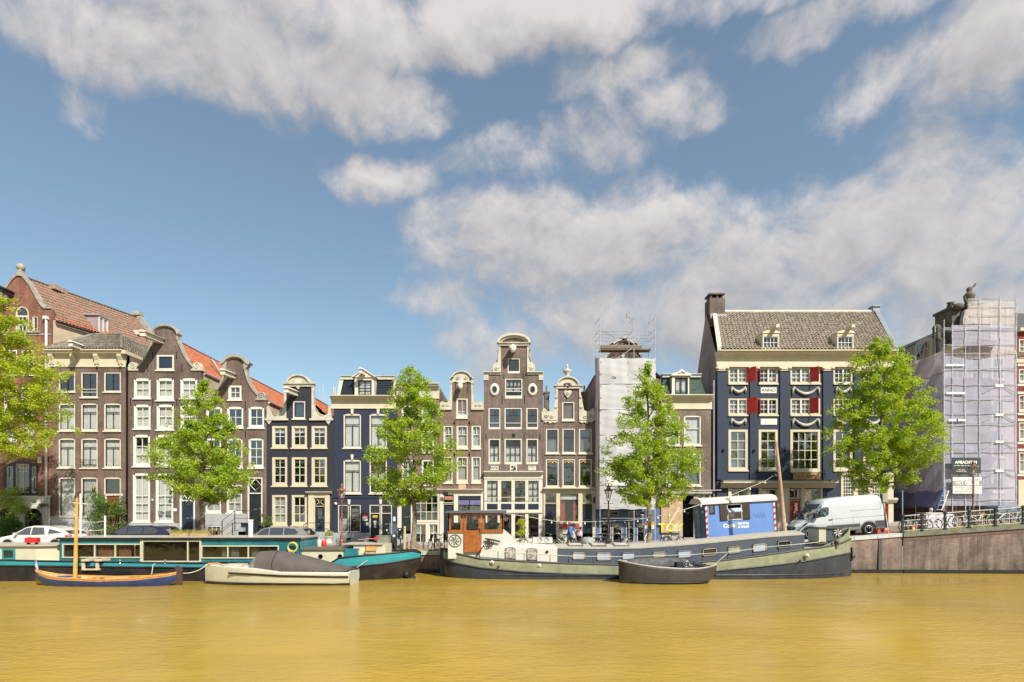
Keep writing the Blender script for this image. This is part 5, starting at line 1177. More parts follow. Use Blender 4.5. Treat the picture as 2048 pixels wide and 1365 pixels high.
    m = MB(); L = [(a,.14,0),(a,.14,ze-.1),(a+sk*.5,4,zr),(a+sk,D,ze-.1),(a+sk,D,0)]; Rr = [(b-.01,.14,0),(b-.01,.14,ze-.1),(b+sk*.5,4,zr),(b+sk,D,ze-.1),(b+sk,D,0)]
    m.add(L+Rr, [(0,1,2,3,4),(5,6,7,8,9),(3,4,9,8)]); h.part('side_wall', m, B_SIDE)
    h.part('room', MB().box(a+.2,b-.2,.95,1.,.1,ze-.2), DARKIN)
    o = h.part('roof_tiles', tiles((a+.25,-.5,ze),(b-.1,-.5,ze),(b+sk,4,zr),(a+.25+sk,4,zr), 48, 19, .085), T_CR); o['kind'] = 'stuff'
    o = h.part('roof_tiles', tiles((a+.2+sk,D,ze),(b-.1+sk,D,ze),(b+sk,4,zr),(a+.25+sk,4,zr), 30, 10, .08), T_CR); o['kind'] = 'stuff'
    h.part('ridge_tiles', MB().tube([(a+sk,4,zr+.08),(b+sk,4,zr+.08)], .13, 7), M('pale_mortar',(.5,.45,.38),.8))
    for e,w,mt in ((a,.32,STONEW),(b,.34,LEAD)):
        s0 = sk if e == b else sk
        q = MB(); x0, x1 = (e-.02, e+w) if e == a else (e-w*.2, e+w*.9)
        q.add([(x0,-.2,ze),(x1,-.2,ze),(x1+s0,4,zr+.1),(x0+s0,4,zr+.1),(x0,-.2,ze+.32),(x1,-.2,ze+.32),(x1+s0,4,zr+.36),(x0+s0,4,zr+.36)],[(0,1,5,4),(1,2,6,5),(2,3,7,6),(3,0,4,7),(4,5,6,7)]); h.part('verge_coping', q, mt)
    q = MB().box(b+sk-.2,b+sk+.35,3.8,4.3,zr,zr+.42).box(b+sk-.28,b+sk+.42,3.7,4.4,zr+.42,zr+.5); h.part('verge_cap', q, LEAD)
    cx = a+sk; q = MB().box(cx-.42,cx+.85,3.4,4.6,zr-1.4,zr+1.0); ch = h.part('chimney', q, B_DARK)
    q = MB()
    for i in (-.25,.25,.65): q.box(cx+i-.06,cx+i+.06,3.5,4.5,zr+1.0,zr+1.3)
    q.box(cx-.45,cx+.85,3.4,4.6,zr+1.3,zr+1.42); q.box(cx-.2,cx+.5,3.7,4.3,zr+1.42,zr+1.52); q.build('chimney_cap', M('dark_bronze'), ch)
    q = MB().box(cx-.38,cx+.95,3.3,3.42,zr-.75,zr-.35); h.part('chimney_flashing', q, LEAD)
    for cx0 in (1535,1682.5):                         # dormers
        q = MB(); q.wall(h.pts([(cx0-20,704),(cx0-16,697),(cx0-16,671),(cx0+18,671),(cx0+18,697),(cx0+23,704)]), [h.pts([(cx0-14,701),(cx0-14,677),(cx0+16,677),(cx0+16,701)])], -.5, .2)
        q.box(X(cx0-16),X(cx0-15.5),-.5,1.6,ze,Z(671)); q.box(X(cx0+17.5),X(cx0+18),-.5,1.6,ze,Z(671))
        q.prism(h.pts([(cx0-17,671)]+arc(cx0+1,671,18,6,180,360,8)+[(cx0+19,671)]), -.56, 2.0); dm = h.part('dormer', q, CREAM)
        h.window(cx0-14,677,cx0+16,701,((.5,4),(.5,4)), cas=WHITE, cw=1.2, bw=.9, hole=False, sill=0, rev=-.45, gl=GL)
        q = MB(); x0, z0 = X(cx0+2), Z(667); q.add([(x0-.12,.6,z0),(x0+.14,.6,z0),(x0+.34,-1.1,z0+.1),(x0+.08,-1.1,z0+.1),(x0-.12,.6,z0+.28),(x0+.14,.6,z0+.28),(x0+.34,-1.1,z0+.34),(x0+.08,-1.1,z0+.34)],[(0,1,5,4),(1,2,6,5),(2,3,7,6),(3,0,4,7),(4,5,6,7),(0,1,2,3)]); h.part('hoist_beam', q, CREAM)
        h.part('dormer_room', MB().box(X(cx0-15),X(cx0+17),.05,.1,ze,Z(673)), DARKIN)
    h.part('roof_vent', MB().tube([(X(1632),1.9,Z(665)+.3),(X(1632),1.9,Z(655)+.5)],.09,7).box(X(1629),X(1635),1.8,2,Z(655)+.5,Z(653)+.55), LEAD)
    h.bx('downpipe',1427.5,760,1431,BASE,.1,.3, M('grey_render',(.2,.2,.22),.7))
    return h
HC = house_craft()

# ---- corner house behind scaffold nets
def house_corner():
    h = House('corner_house_under_nets', 'pale corner house with dark roof wrapped in scaffold nets by the bridge', 1890, 2034)
    X, Z = h.X, h.Z
    pale = brick('greyed_pink_brick', (.40,.34,.33), (.35,.30,.29), (.42,.38,.36))
    for a,b in ((1903,1929),(1943,1969),(1984,2010)):
        for y0,y1 in ((715,760),(800,850),(865,915),(935,985)):
            if (a,y0) == (1903,715) or y0 > 720 or True: h.window(a,y0,b,y1,((.4,2),(.6,2)), cas=OFFW, cw=3, curt=(CURTG,0.,1.) if a == 1943 else None, gl=GLD)
    h.holes.append(h.pts([(1895,BASE),(1895,1005),(2030,1005),(2030,BASE)]))
    nk = [(1926,700),(1926,640),(1930,622),(1945,612),(1980,606),(2012,612),(2028,622),(2030,640),(2030,700)]
    h.facade([(1890,BASE),(1890,700)]+nk+[(2034,700),(2034,BASE)], pale); h.backing(nk, pale)
    h.cornice(1886,694,1926,706, CREAM, .4)
    h.part('shop_floor_wall', MB().box(X(1890),X(2034),.5,.6,0.1,Z(1005)), M('brown_shop_board',(.16,.09,.06),.7,var=.4,vs=2))
    # gable statue, urns, chimneys
    m = MB(); sx = X(1949); z = Z(612)
    m.lathe([(.5,-.6),(.45,.0),(.5,.05),(.4,.2),(.3,.4),(.34,.75),(.4,.95),(.26,1.15),(.16,1.25),(.2,1.4),(.17,1.55),(.03,1.65)], (sx,.5,z), 10); m.tube([(sx,.5,z+1.5),(sx+.35,.45,z+1.7),(sx+.45,.45,z+1.9)],.07,5); m.tube([(sx-.2,.5,z+1.0),(sx-.45,.4,z+.7),(sx-.3,.35,z+.3)],.1,6)
    for dx in (-.9,.9): m.ball((sx+dx,.5,z+.1), .42, 9, sz=.7)
    h.part('gable_statue', m, M('mossy_dark_stone',(.10,.09,.07),.9,var=.3,vs=4,bump=.4))
    m = MB().box(X(1916),X(1938),.6,2.4,Z(720),Z(612)).box(X(1913),X(1940),.45,2.5,Z(612),Z(607)).lathe([(.2,0),(.3,.2),(.2,.5),(.28,.6)],(X(1931),1.5,Z(607)),8); h.part('chimney', m, M('mossy_dark_stone'))
    h.part('chimney', MB().box(X(1891),X(1898),.8,1.4,Z(720),Z(652)).ball((X(1894.5),1.1,Z(648)),.32,8), M('mossy_dark_stone'))
    # long side wall on the alley
    D = 16.; a, b = X(1890), X(2034); ze, zr = Z(716), Z(632)
    m = MB(); m.add([(a,.15,0),(a,.15,ze),(a,D,ze),(a,D,0),(b,.15,0),(b,.15,ze),(b,D,ze),(b,D,0)],[(0,1,2,3),(4,5,6,7),(2,3,7,6)]); h.part('side_wall', m, pale)
    h.part('room', MB().box(a+.2,b-.2,.95,1.,.1,ze), DARKIN)
    c = X(1962)
    for e in (a-.3,b+.2):
        o = h.part('roof_tiles', tiles((e,.3,ze),(e,D,ze),(c,D,zr),(c,.3,zr),46,14,.07), T_DK); o['kind'] = 'stuff'
    h.part('ridge_tiles', MB().tube([(c,.3,zr+.1),(c,D,zr+.1)],.13,6), LEAD)
    h.part('side_cornice', MB().box(a-.45,a,.2,D,ze-.5,ze-.05), CREAM)
    def sw(y0,y1,z0,z1):
        m = MB(); m.box(a-.06,a+.02,y0,y1,z0,z1); o = h.part('side_window', m, OFFW)
        for i in range(2):
            for j in range(2): MB().add([(a-.07,y0+.12+(y1-y0-.2)*i/2,z0+.12+(z1-z0-.2)*j/2),(a-.07,y0+.04+(y1-y0-.2)*(i+1)/2,z0+.12+(z1-z0-.2)*j/2),(a-.07,y0+.04+(y1-y0-.2)*(i+1)/2,z0+.04+(z1-z0-.2)*(j+1)/2),(a-.07,y0+.12+(y1-y0-.2)*i/2,z0+.04+(z1-z0-.2)*(j+1)/2)],[(0,1,2,3)]).build('pane', GLD, o)
    for y in (1.4,4.2,7.):
        for z0,z1 in ((3.6,5.6),(6.3,8.2),(8.8,10.6)): sw(y,y+1.2,z0,z1)
    m = MB(); y0, y1, x0 = 1.2, 3.1, a-.15; zz = ze+.05       # dormer with round top on the alley side
    prof = [(y0,zz),(y1,zz),(y1,zz+1.6)]+[(y0+(y1-y0)*(1+math.cos(R(t)))/2, zz+1.6+.5*math.sin(R(t))) for t in range(20,180,20)]+[(y0,zz+1.6)]
    m.prism_y(prof, x0, x0+2.2); dm = h.part('dormer', m, CREAM)
    w = MB(); w.box(x0-.03,x0+.0,y0+.3,y1-.3,zz+.1,zz+1.7); w.build('dormer_window', GLD, dm)
    g = MB()
    for i in range(4): g.box(x0-.06,x0-.02,y0+.3+i*.43,y0+.34+i*.43,zz+.1,zz+1.7)
    for i in range(4): g.box(x0-.06,x0-.02,y0+.3,y1-.3,zz+.1+i*.52,zz+.14+i*.52)
    g.build('glazing_bar', OFFW, dm)
    h.part('alley_shop', MB().box(a-.05,a,.3,8,.9,3.0), M('brown_shop_board'))
    # ---------------- scaffold
    Y2 = YF-1.3; k2 = Y2/F; rx = h.root.location.x
    Xs = lambda p: (p-CX)*k2-rx; Zs = lambda p: CZ+(HY-p)*k2-h.base
    s = thing('corner_scaffold', 'tall tube scaffold wrapped round the corner house by the bridge', 'scaffold', (rx, Y2, h.base))
    pipe = MATS['galvanised_tube']
    def tb(p, q, nm='rail', r=.024): MB().tube([p,q],r,5).build(nm, pipe, s)
    tops = {1888:640,1905:648,1931:640,1959:592,2033:592,2000:592}
    for x,yt in tops.items():
        tb((Xs(x),0,Zs(1092)),(Xs(x),0,Zs(yt)),'standard',.028); tb((Xs(x),.9,Zs(1092)),(Xs(x),.9,Zs(yt+4)),'standard',.028)
    lv = [660,690,708,740,770,800,828,850,885,905,940,975,1000]
    for y in lv: tb((Xs(1888),0,Zs(y)),(Xs(2034),0,Zs(y)))
    for y in (598,615,632): tb((Xs(1937),0,Zs(y)),(Xs(2034),0,Zs(y)))
    for y in (662,705,745,790,835,880,925,970): tb((Xs(1888),-.0,Zs(y)),(Xs(1888),9,Zs(y)))
    for yy in (3,6,9): tb((Xs(1888),yy,Zs(1092)),(Xs(1888),yy,Zs(690)),'standard',.028)
    wh = M('white_steel',(.62,.66,.7),.5)
    for y in (655,735,790,844,895,951): MB().box(Xs(1889),Xs(2033),.08,.85,Zs(y+1.5),Zs(y)).build('deck', M('blue_grey_deck',(.30,.38,.47),.6), s)
    for y in (770,828,882,940): MB().box(Xs(1990),Xs(2006),-.05,-.02,Zs(y+4.5),Zs(y)).build('name_plate', wh, s); tb((Xs(1966),-.01,Zs(y+16)),(Xs(1991),-.01,Zs(y+3)),'brace'); tb((Xs(2006),-.01,Zs(y+3)),(Xs(2030),-.01,Zs(y+16)),'brace')
    for x,y in ((1891,729),(1910,729),(1892,785),(1911,785),(1897,839),(1912,839),(1900,949),(1916,949)): MB().box(Xs(x),Xs(x+18),-.05,-.02,Zs(y+4),Zs(y)).build('name_plate', wh, s)
    # nets
    def net(rows, nm_label, alpha=.55, col=(.57,.57,.72)):
        m = MB().loft(rows, closed=False, cap=False)
        return tag(m.build('scaffold_net', netmat('net_%d'%int(alpha*100), col, alpha), None, (rx, Y2, h.base)), nm_label, 'net', 'scaffold nets')
    def sheet(x0,x1,yt,yb,dip=0.,y=.07,nx=30,nz=22,wr=.03,seed=1):
        r = random.Random(seed); ph = [r.uniform(0,6) for _ in range(6)]; rows = []
        for j in range(nz+1):
            v = j/nz; row = []
            for i in range(nx+1):
                u = i/nx; t = yt(u) if callable(yt) else yt; bb = yb(u) if callable(yb) else yb
                yy = t+(bb-t)*v
                row.append((Xs(x0+(x1-x0)*u), y+wr*(math.sin(u*7+ph[0]+v*2)*math.sin(v*5+ph[1])+.5*math.sin(u*19+v*11+ph[2])+.35*math.sin(v*31-u*9+ph[3])), Zs(yy)))
            rows.append(row)
        return rows
    net(sheet(1889,2034,lambda u: 706+ (14*math.sin(math.pi*min(1,u*1.25)) if u < .8 else 14*math.sin(math.pi*1.0)+(-2)*(u-.8)*5+ 4*u),1012,seed=2,nz=40,nx=44,wr=.035), 'largest lavender net covering the lower floors of the corner scaffold', .7)
    net(sheet(1905,2034,650,lambda u: 700-9*math.sin(math.pi*min(1,u*1.3)/1.0)*(u<.75),seed=4,wr=.025), 'lavender net across the upper floor below the white top sheet', .66)
    net(sheet(1937,2033,597,648,seed=6,wr=.02), 'topmost pale net round the roof gable of the corner scaffold', .5, (.66,.64,.64))
    net([[(Xs(1888)-.06+.06*math.sin(v*9+i*.7), i*.55, Zs(706+ (1010-706)*v)) for i in range(18)] for v in [j/20 for j in range(21)]], 'lavender net along the alley side of the corner scaffold', .64)
    net([[(Xs(1888)-.5*v-.06+.08*math.sin(i*1.1), i*.5, Zs(980+(32)*v+3*math.sin(i*.9)*v)) for i in range(17)] for v in (0,.3,.6,1.)], 'darker blue-violet net skirt over the alley shopfront', .85, (.17,.18,.34))
    net([[(Xs(1888)-.1+.05*math.sin(i*.9+v*3), i*.55, Zs(702+(745-702)*v)) for i in range(18)] for v in (0,.25,.5,.75,1.)], 'pale sheet along the top of the alley side scaffold', .72, (.66,.61,.60))
    # banners
    b = thing('dark_banner', 'dark green advertising banner hung on the corner scaffold', 'banner', (rx, Y2-.3, h.base))
    MB().box(Xs(1898),Xs(1955),0,.03,Zs(947.5),Zs(916.5)).build('sheet', M('dark_green_banner',(.028,.045,.048),.6), b)
    text('AMBACHTEN',.3,TEXTW,b,(Xs(1925.5),-.012,Zs(926)),xs=.9,bold=.008); print_line(b,Xs(1902),Xs(1945),-.002,Zs(932.3),.11,M('dim_print',(.4,.42,.42),.6),1); print_line(b,Xs(1909),Xs(1923),-.002,Zs(940.5),.1,M('orange_lettering',(.6,.25,.08),.6),2); print_line(b,Xs(1906),Xs(1926),-.002,Zs(943.5),.1,MATS['dim_print'],3)
    b = thing('guild_banner', 'white banner with grey lettered strip below the dark banner on the scaffold', 'banner', (rx, Y2-.3, h.base))
    MB().box(Xs(1899.5),Xs(1957),0,.03,Zs(988),Zs(955)).build('sheet', M('white_banner',(.6,.6,.57),.6), b); MB().box(Xs(1899.5),Xs(1957),-.012,.0,Zs(972.5),Zs(962)).build('grey_strip', M('grey_banner',(.28,.29,.29),.6), b)
    text('HET',.34,TEXTW,b,(Xs(1913),-.02,Zs(967.3))); text('GILDE',.38,TEXTW,b,(Xs(1937),-.02,Zs(967.3)),bold=.014)
    gp = M('pale_grey_lettering',(.36,.36,.34),.6); print_line(b,Xs(1903),Xs(1951),-.002,Zs(975.5),.1,gp,4); print_line(b,Xs(1916),Xs(1942),-.002,Zs(979),.13,gp,5); print_line(b,Xs(1903),Xs(1948),-.002,Zs(984),.14,gp,6)
house_corner()

# ---- red and white striped house cut by the right edge
def house_stripe():
    h = House('red_banded_house', 'crimson house with white bands cut off by the right edge', 2035, 2140)
    X, Z = h.X, h.Z
    for a,b in ((2038,2062),(2075,2099),(2108,2132)):
        for y0,y1 in ((738-60,715),(738,764),(790,822),(845,880),(905,945)): h.window(a,y0,b,y1,((.4,2),(.6,2)), cas=OFFW, cw=2.4, curt=(CURTG,0.,1.))
    h.facade([(2035,BASE),(2035,660),(2140,660),(2140,BASE)], B_REDR)
    for y in (728,768,784,826,838,884,898,948): h.bx('white_band',2034.6,y,2140,y+5,-.05,0, OFFW)
    h.bx('shop_pilaster',2034.8,960,2140,BASE,-.1,0, CREAM); h.cornice(2033,706,2141,726, CREAM, .4)
    h.body(B_REDR, 12, 665); m = MB().prism_y([(.2,Z(660)),(3,Z(600)),(9,Z(600)),(12,Z(660))], X(2035), X(2140)); h.part('roof', m, T_DK)
    h.part('roof_cornice', MB().box(X(2034),X(2140),-.3,.3,Z(664),Z(658)), CREAM)
    h.part('chimney', MB().box(X(2042),X(2060),4,5,Z(620),Z(590)).box(X(2040),X(2062),3.9,5.1,Z(590),Z(587)), T_DK)
house_stripe()

# ---- what closes the alley and the view behind the row
def alley_back():
    h = House('alley_end_house', 'brown house seen at the end of the alley beside the wide blue house', 1700, 1830, Y=62, group='houses behind the row')
    h.window(1740,800,1765,850,((.4,2),(.6,2)), cas=OFFW); h.window(1785,800,1810,850,((.4,2),(.6,2)), cas=OFFW); h.window(1785,880,1810,930,((.4,2),(.6,2)), cas=OFFW)
    h.facade([(1700,1080),(1700,760),(1830,760),(1830,1080)], B_BROWN); h.body(B_BROWN, 8, 764); h.bx('roof',1700,748,1830,761,-.3,8,T_DK)
alley_back()
# ties and seams that hold the white sheeting to the scaffold
def sheet_ties():
    k2 = (YF-1.15)/F; o = bpy.data.objects['tarpaulin']; rx, rz = o.location.x, o.location.z
    Xs = lambda p: (p-CX)*k2-rx; Zs = lambda p: CZ+(HY-p)*k2-rz
    for y in (768,819,870,920,970): MB().box(Xs(1199.5),Xs(1310.5),-.115,-.085,Zs(y+.7),Zs(y)).build('sheet_seam', MATS['white_sheeting'], o)
    for x in (1201,1255,1309):
        for y in range(724,1018,24): MB().tube([(Xs(x),-.13,Zs(y)),(Xs(x)+.05,-.11,Zs(y+2))],.018,4).build('sheet_tie', GUMT, o)
    MB().tube([(Xs(1222),-.15,Zs(757)),(Xs(1226),-.15,Zs(754)),(Xs(1232),-.15,Zs(757)),(Xs(1224),-.15,Zs(759))],.02,4).build('torn_flap', GUMT, o)
GUMT = M('black_tie',(.03,.03,.03),.6)
sheet_ties()
# ------------------------------------------------------------------ boats
class Boat:
    def __init__(s, name, label, pc, Yc, group='boats moored along the quay', cat='boat'):
        s.Yc = Yc; s.Xc = (pc-CX)/F*Yc; s.root = thing(name, label, cat, (s.Xc, Yc, WATER), 0, group)
    def q(s, x, y, Y=None):
        Y = s.Yc if Y is None else Y
        return ((x-CX)/F*Y-s.Xc, Y-s.Yc, CZ+(HY-y)/F*Y-WATER)
    def qb(s, m, x0, y0, x1, y1, Ya, Yb, mt=0):
        """box: outline read at its near face Ya, reaching back to Yb"""
        a, b = s.q(x0,y1,Ya), s.q(x1,y0,Ya); return m.box(a[0], b[0], Ya-s.Yc, Yb-s.Yc, a[2], b[2], mt)
    def part(s, name, mb, mat, parent=None): return mb.build(name, mat, parent or s.root)
    def bx(s, name, x0, y0, x1, y1, Ya, Yb, mat): return s.part(name, s.qb(MB(),x0,y0,x1,y1,Ya,Yb), mat)
    def hull(s, st, up, low, rub=None, inner=None, deck=None, floor=.15, upname='upper_strake', cap=None):
        """st: (px, sheer y, border y, half beam, water half beam, keel z)"""
        P = []
        for (x, ys, yb, hw, ww, zk) in st:
            Y = s.Yc-hw; a = s.q(x, ys, Y); b = s.q(x, yb, Y-.04); P.append((a[0], hw, a[2], hw+.03, b[2], ww, zk))
        U = [[(x,-h,z),(x,-(h+h2)/2-.01,(z+z2)/2),(x,-h2,z2)] for x,h,z,h2,z2,w,k in P]
        m = MB().loft(U, closed=False, cap=False); m.loft([[(a,-b,c) for a,b,c in r] for r in U], closed=False, cap=False); s.part(upname, m, up)
        L = [[(x,-h2,z2),(x,-(h2*.93+w*.07)-.01,z2*.6+k*.4),(x,-w,k)] for x,h,z,h2,z2,w,k in P]
        m = MB().loft(L, closed=False, cap=False); m.loft([[(a,-b,c) for a,b,c in r] for r in L], closed=False, cap=False); s.part('hull', m, low)
        e = P[-1]; m = MB(); e0 = P[0]
        for (x,h,z,h2,z2,w,k) in (e0, e):
            if h > .3: m.add([(x,-h,z),(x,-h2,z2),(x,-w,k),(x,w,k),(x,h2,z2),(x,h,z)],[(0,1,2,3,4,5)])
        if m.f: s.part('transom', m, up)
        if rub:
            m = MB()
            for sg in (-1,1): m.tube([(x,sg*(h2+.02),z2) for x,h,z,h2,z2,w,k in P], .045, 6)
            s.part('rubbing_strake', m, rub)
        if cap:
            m = MB()
            for sg in (-1,1): m.tube([(x,sg*h,z+.01) for x,h,z,h2,z2,w,k in P], .05, 6)
            s.part('gunwale', m, cap)
        if deck: s.part('deck', MB().loft([[(x,-h*.98,z-.06),(x,0,z-.02),(x,h*.98,z-.06)] for x,h,z,*_ in P], closed=False, cap=False), deck)
        if inner:
            I = [[(x,-max(.01,h-.05),z),(x,-max(.01,h*.8-.05),min(z-.05,floor)),(x,max(.01,h*.8-.05),min(z-.05,floor)),(x,max(.01,h-.05),z)] for x,h,z,*_ in P]
            s.part('inner_planking', MB().loft(I, closed=False, cap=False), inner)
        return P

TEAL = M('teal_paint', (.018,.155,.185), .35, var=.2, vs=1.2, coat=.2, col2=(.012,.11,.15), c2s=.8)
TEALB = M('bright_teal_paint_and_lit_end', (.025,.215,.25), .35, var=.15, coat=.2)
TAR = M('black_tarred_steel', (.016,.016,.02), .4, var=.45, vs=1.6, bump=.15, bs=4, col2=(.035,.026,.022), c2s=1.8)
BCREAM = M('boat_cream', (.47,.455,.33), .4, var=.1)
BWHITE = M('boat_white', (.50,.49,.455), .35, var=.08)
ROOFG = M('gritty_deck_grey', (.33,.315,.275), .85, var=.15, vs=3, bump=.3)
SAGE = M('sage_green_paint', (.225,.24,.16), .4, var=.2, vs=1.3, coat=.15, col2=(.185,.19,.125), c2s=2.2)
BNAVY = M('barge_navy', (.028,.036,.056), .4, var=.3, vs=1.6, bump=.12, bs=3, col2=(.042,.045,.052), c2s=2)
BNAVY2 = M('cabin_blue_grey', (.055,.070,.095), .45, var=.14)
CHROME = M('steel_fitting', (.55,.55,.55), .25, .9, var=.1)
ROPE = M('pale_rope', (.55,.50,.42), .9, var=.2, vs=8)
GUM = M('black_rubber', (.012,.012,.013), .6, var=.2)
PINE = M('golden_spar', (.50,.24,.05), .35, var=.2, vs=3, coat=.3)
BGL = glass('boat_glass', (.5,.55,.55), .14)

def houseboat():
    b = Boat('teal_houseboat', 'long black and teal houseboat with row of cabin windows', 380, 32.6)
    st = [(-120,1116,1130,1.6,1.5,-.4),(-60,1119,1131,1.9,1.8,-.4),(0,1121,1132,1.9,1.8,-.4),(119,1123.5,1133,1.9,1.8,-.4),(400,1127.6,1136,1.9,1.8,-.4),(640,1127.5,1136,1.9,1.8,-.4),(662,1126.5,1136,1.88,1.75,-.4),(677,1117,1135.5,1.85,1.65,-.4),(714,1113,1133.6,1.75,1.4,-.4),(751,1110,1129.5,1.55,1.0,-.35),(798,1105.5,1123.5,1.05,.45,-.2),(825,1102.5,1119,.5,.12,.1),(841,1106,1116,.07,.03,.75)]
    b.hull(st, TEALB, TAR, rub=TAR, deck=ROOFG, cap=TAR)
    Y0, Y1 = 31.25, 34.1
    # main cabin
    z0, z1 = b.q(300,1124,Y0)[2], b.q(300,1077.5,Y0)[2]; xa, xb = b.q(119,1100,Y0)[0], b.q(600,1100,Y0)[0]
    wins = [(128,1090,281.5,1114),(287,1083.5,400,1122),(405,1093.5,556,1115)]
    hl = [[b.q(a,d,Y0)[0::2], b.q(a,c_,Y0)[0::2], b.q(e,c_,Y0)[0::2], b.q(e,d,Y0)[0::2]] for a,c_,e,d in wins]
    m = MB().wall([(xa,z0),(xa,z1),(xb,z1),(xb,z0)], hl, Y0-b.Yc, .08)
    m.box(xa,xa+.04,Y0-b.Yc,Y1-b.Yc,z0,z1); m.box(xa,xb,Y1-b.Yc-.04,Y1-b.Yc,z0,z1)
    cab = b.part('cabin_wall', m, TEAL)
    m = MB(); n = 9
    for i in range(n): m.box(xb-.04, xb+.012*(i%2), Y0-b.Yc, Y1-b.Yc, z0+(z1-z0)*i/n, z0+(z1-z0)*(i+1)/n-.012)
    b.part('cabin_end', m, TEALB)  # brighter teal than the side: sunlight on this end put into the colour
    for i in range(1,7):
        z = z0+(z1-z0)*i/7; q = MB()
    m = MB()
    for z in (z1-.14,z1-.28,z1-.42,z0+.1): m.box(xa,xb,Y0-b.Yc-.012,Y0-b.Yc,z,z+.125)
    # boards above and below the windows only where no opening is
    b.part('cabin_roof', MB().box(xa-.08,xb+.1,Y0-b.Yc-.1,Y1-b.Yc+.1,z1,z1+.07), ROOFG)
    b.part('roof_edge', MB().box(xa-.09,xb+.11,Y0-b.Yc-.12,Y0-b.Yc-.1,z1-.05,z1+.05), TAR)
    b.part('cabin_interior', MB().box(xa+.1,xb-.1,Y0-b.Yc+.9,Y0-b.Yc+.95,z0,z1), M('warm_room_shade',(.05,.03,.022),.9,var=.8,vs=1.5))  # dark brown sheet, the shade inside the cabin put into its colour
    def bwin(x0,y0,x1,y1,divs,curt=None):
        A, B = b.q(x0,y1,Y0), b.q(x1,y0,Y0); m = MB(); d = Y0-b.Yc; f = .06
        m.box(A[0]-f,B[0]+f,d-.05,d+.05,B[2],B[2]+f); m.box(A[0]-f,B[0]+f,d-.06,d+.05,A[2]-f,A[2]); m.box(A[0]-f,A[0],d-.05,d+.05,A[2],B[2]); m.box(B[0],B[0]+f,d-.05,d+.05,A[2],B[2])
        xs = [x0]+divs+[x1]
        for x in divs: c = b.q(x,y0,Y0)[0]; m.box(c-f*.5,c+f*.5,d-.045,d+.04,A[2],B[2])
        o = b.part('window', m, BCREAM)
        for p,q in zip(xs,xs[1:]): MB().add([(b.q(p,y1,Y0)[0],d+.01,A[2]),(b.q(q,y1,Y0)[0],d+.01,A[2]),(b.q(q,y1,Y0)[0],d+.01,B[2]),(b.q(p,y1,Y0)[0],d+.01,B[2])],[(0,1,2,3)]).build('pane', BGL, o)
        if curt:
            for p,q,cm in curt: MB().loft([[(b.q(p+(q-p)*i/16,y1,Y0)[0],d+.2+.02*math.sin(i*1.8),z) for i in range(17)] for z in (A[2],B[2])], closed=False, cap=False).build('curtain', cm, o)
    TC = M('terracotta_curtain',(.45,.17,.09),.9,var=.25,vs=5)
    bwin(*wins[0],[190,231],[(192,229,TC),(233,258,TC)]); bwin(*wins[1],[376]); bwin(*wins[2],[456,497],[(440,455,CURTG),(459,475,CURTG),(500,515,CURTG)])
    m = MB()
    for x in (282.5,401): a = b.q(x,1080,Y0)[0]; m.box(a-.05,a+.05,Y0-b.Yc-.03,Y0-b.Yc,z0,z1)
    b.part('corner_board', m, BCREAM)
    # aft cabin, cream
    Ya = 31.3; za, zb_ = b.q(0,1124,Ya)[2], b.q(0,1093,Ya)[2]; x0, x1, x2 = b.q(-80,1100,Ya)[0], b.q(72,1100,Ya)[0], b.q(119,1100,Ya)[0]
    b.part('aft_cabin', MB().prism_z([(x0,Ya-b.Yc),(x1,Ya-b.Yc),(x2,Ya-b.Yc+.5),(x2,1.4),(x0,1.4)], za, zb_), BCREAM)
    b.part('aft_cabin_roof', MB().prism_z([(x0-.1,Ya-b.Yc-.12),(x1+.1,Ya-b.Yc-.12),(x2,Ya-b.Yc+.35),(x2,1.5),(x0-.1,1.5)], zb_, zb_+.07), ROOFG)
    A, B = b.q(5,1119,Ya), b.q(31,1098,Ya); d = Ya-b.Yc; m = MB().box(A[0],B[0],d-.04,d-.005,A[2],B[2]); o = b.part('aft_window', m, TEALB); MB().box(A[0]+.1,B[0]-.1,d-.05,d-.041,A[2]+.1,B[2]-.08).build('pane', BGL, o)
    # fore deckhouses
    def dh(nm,x0,y0,x1,y1,Ya,Yb,mt): return b.bx(nm,x0,y0,x1,y1,Ya,Yb,mt)
    o = dh('deckhouse',604,1100,686,1126,31.5,33.6,BCREAM); dh('deckhouse_roof',602,1097.5,688,1100.5,31.4,33.7,M('brown_deck_edge',(.12,.10,.08),.7))
    for x in (641,680): c = b.q(x,1113.5,31.5); MB().lathe([(.11,-.03),(.13,-.02),(.13,.01)],(c[0],c[1],c[2]),12,axis='y').build('porthole', TAR, o)
    dh('locker',688,1098,715,1115.5,31.6,32.6,TEAL); dh('locker',717,1101,729,1112,31.8,32.5,BCREAM)
    dh('bow_cabin',707,1089.5,764,1111,32.0,33.8,BCREAM); m = MB(); c = b.q(768,1105,32.0); b.qb(m,764,1089.5,771,1112,32.05,33.7); b.part('bow_cabin_end', m, BCREAM); dh('bow_cabin_roof',684,1088,765,1090,31.9,33.9,ROOFG)
    # stair hung outboard
    m = MB()
    for x in (165,193): b.qb(m,x-2,1123,x+4,1139,30.55,30.62)
    b.qb(m,162,1119,178,1123,30.45,31.1); b.qb(m,189,1119,204,1123,30.45,31.1); b.qb(m,163,1138,198,1141,30.5,30.64); b.part('boarding_stair', m, M('pale_weathered_wood',(.5,.42,.3),.8,var=.2,vs=5))
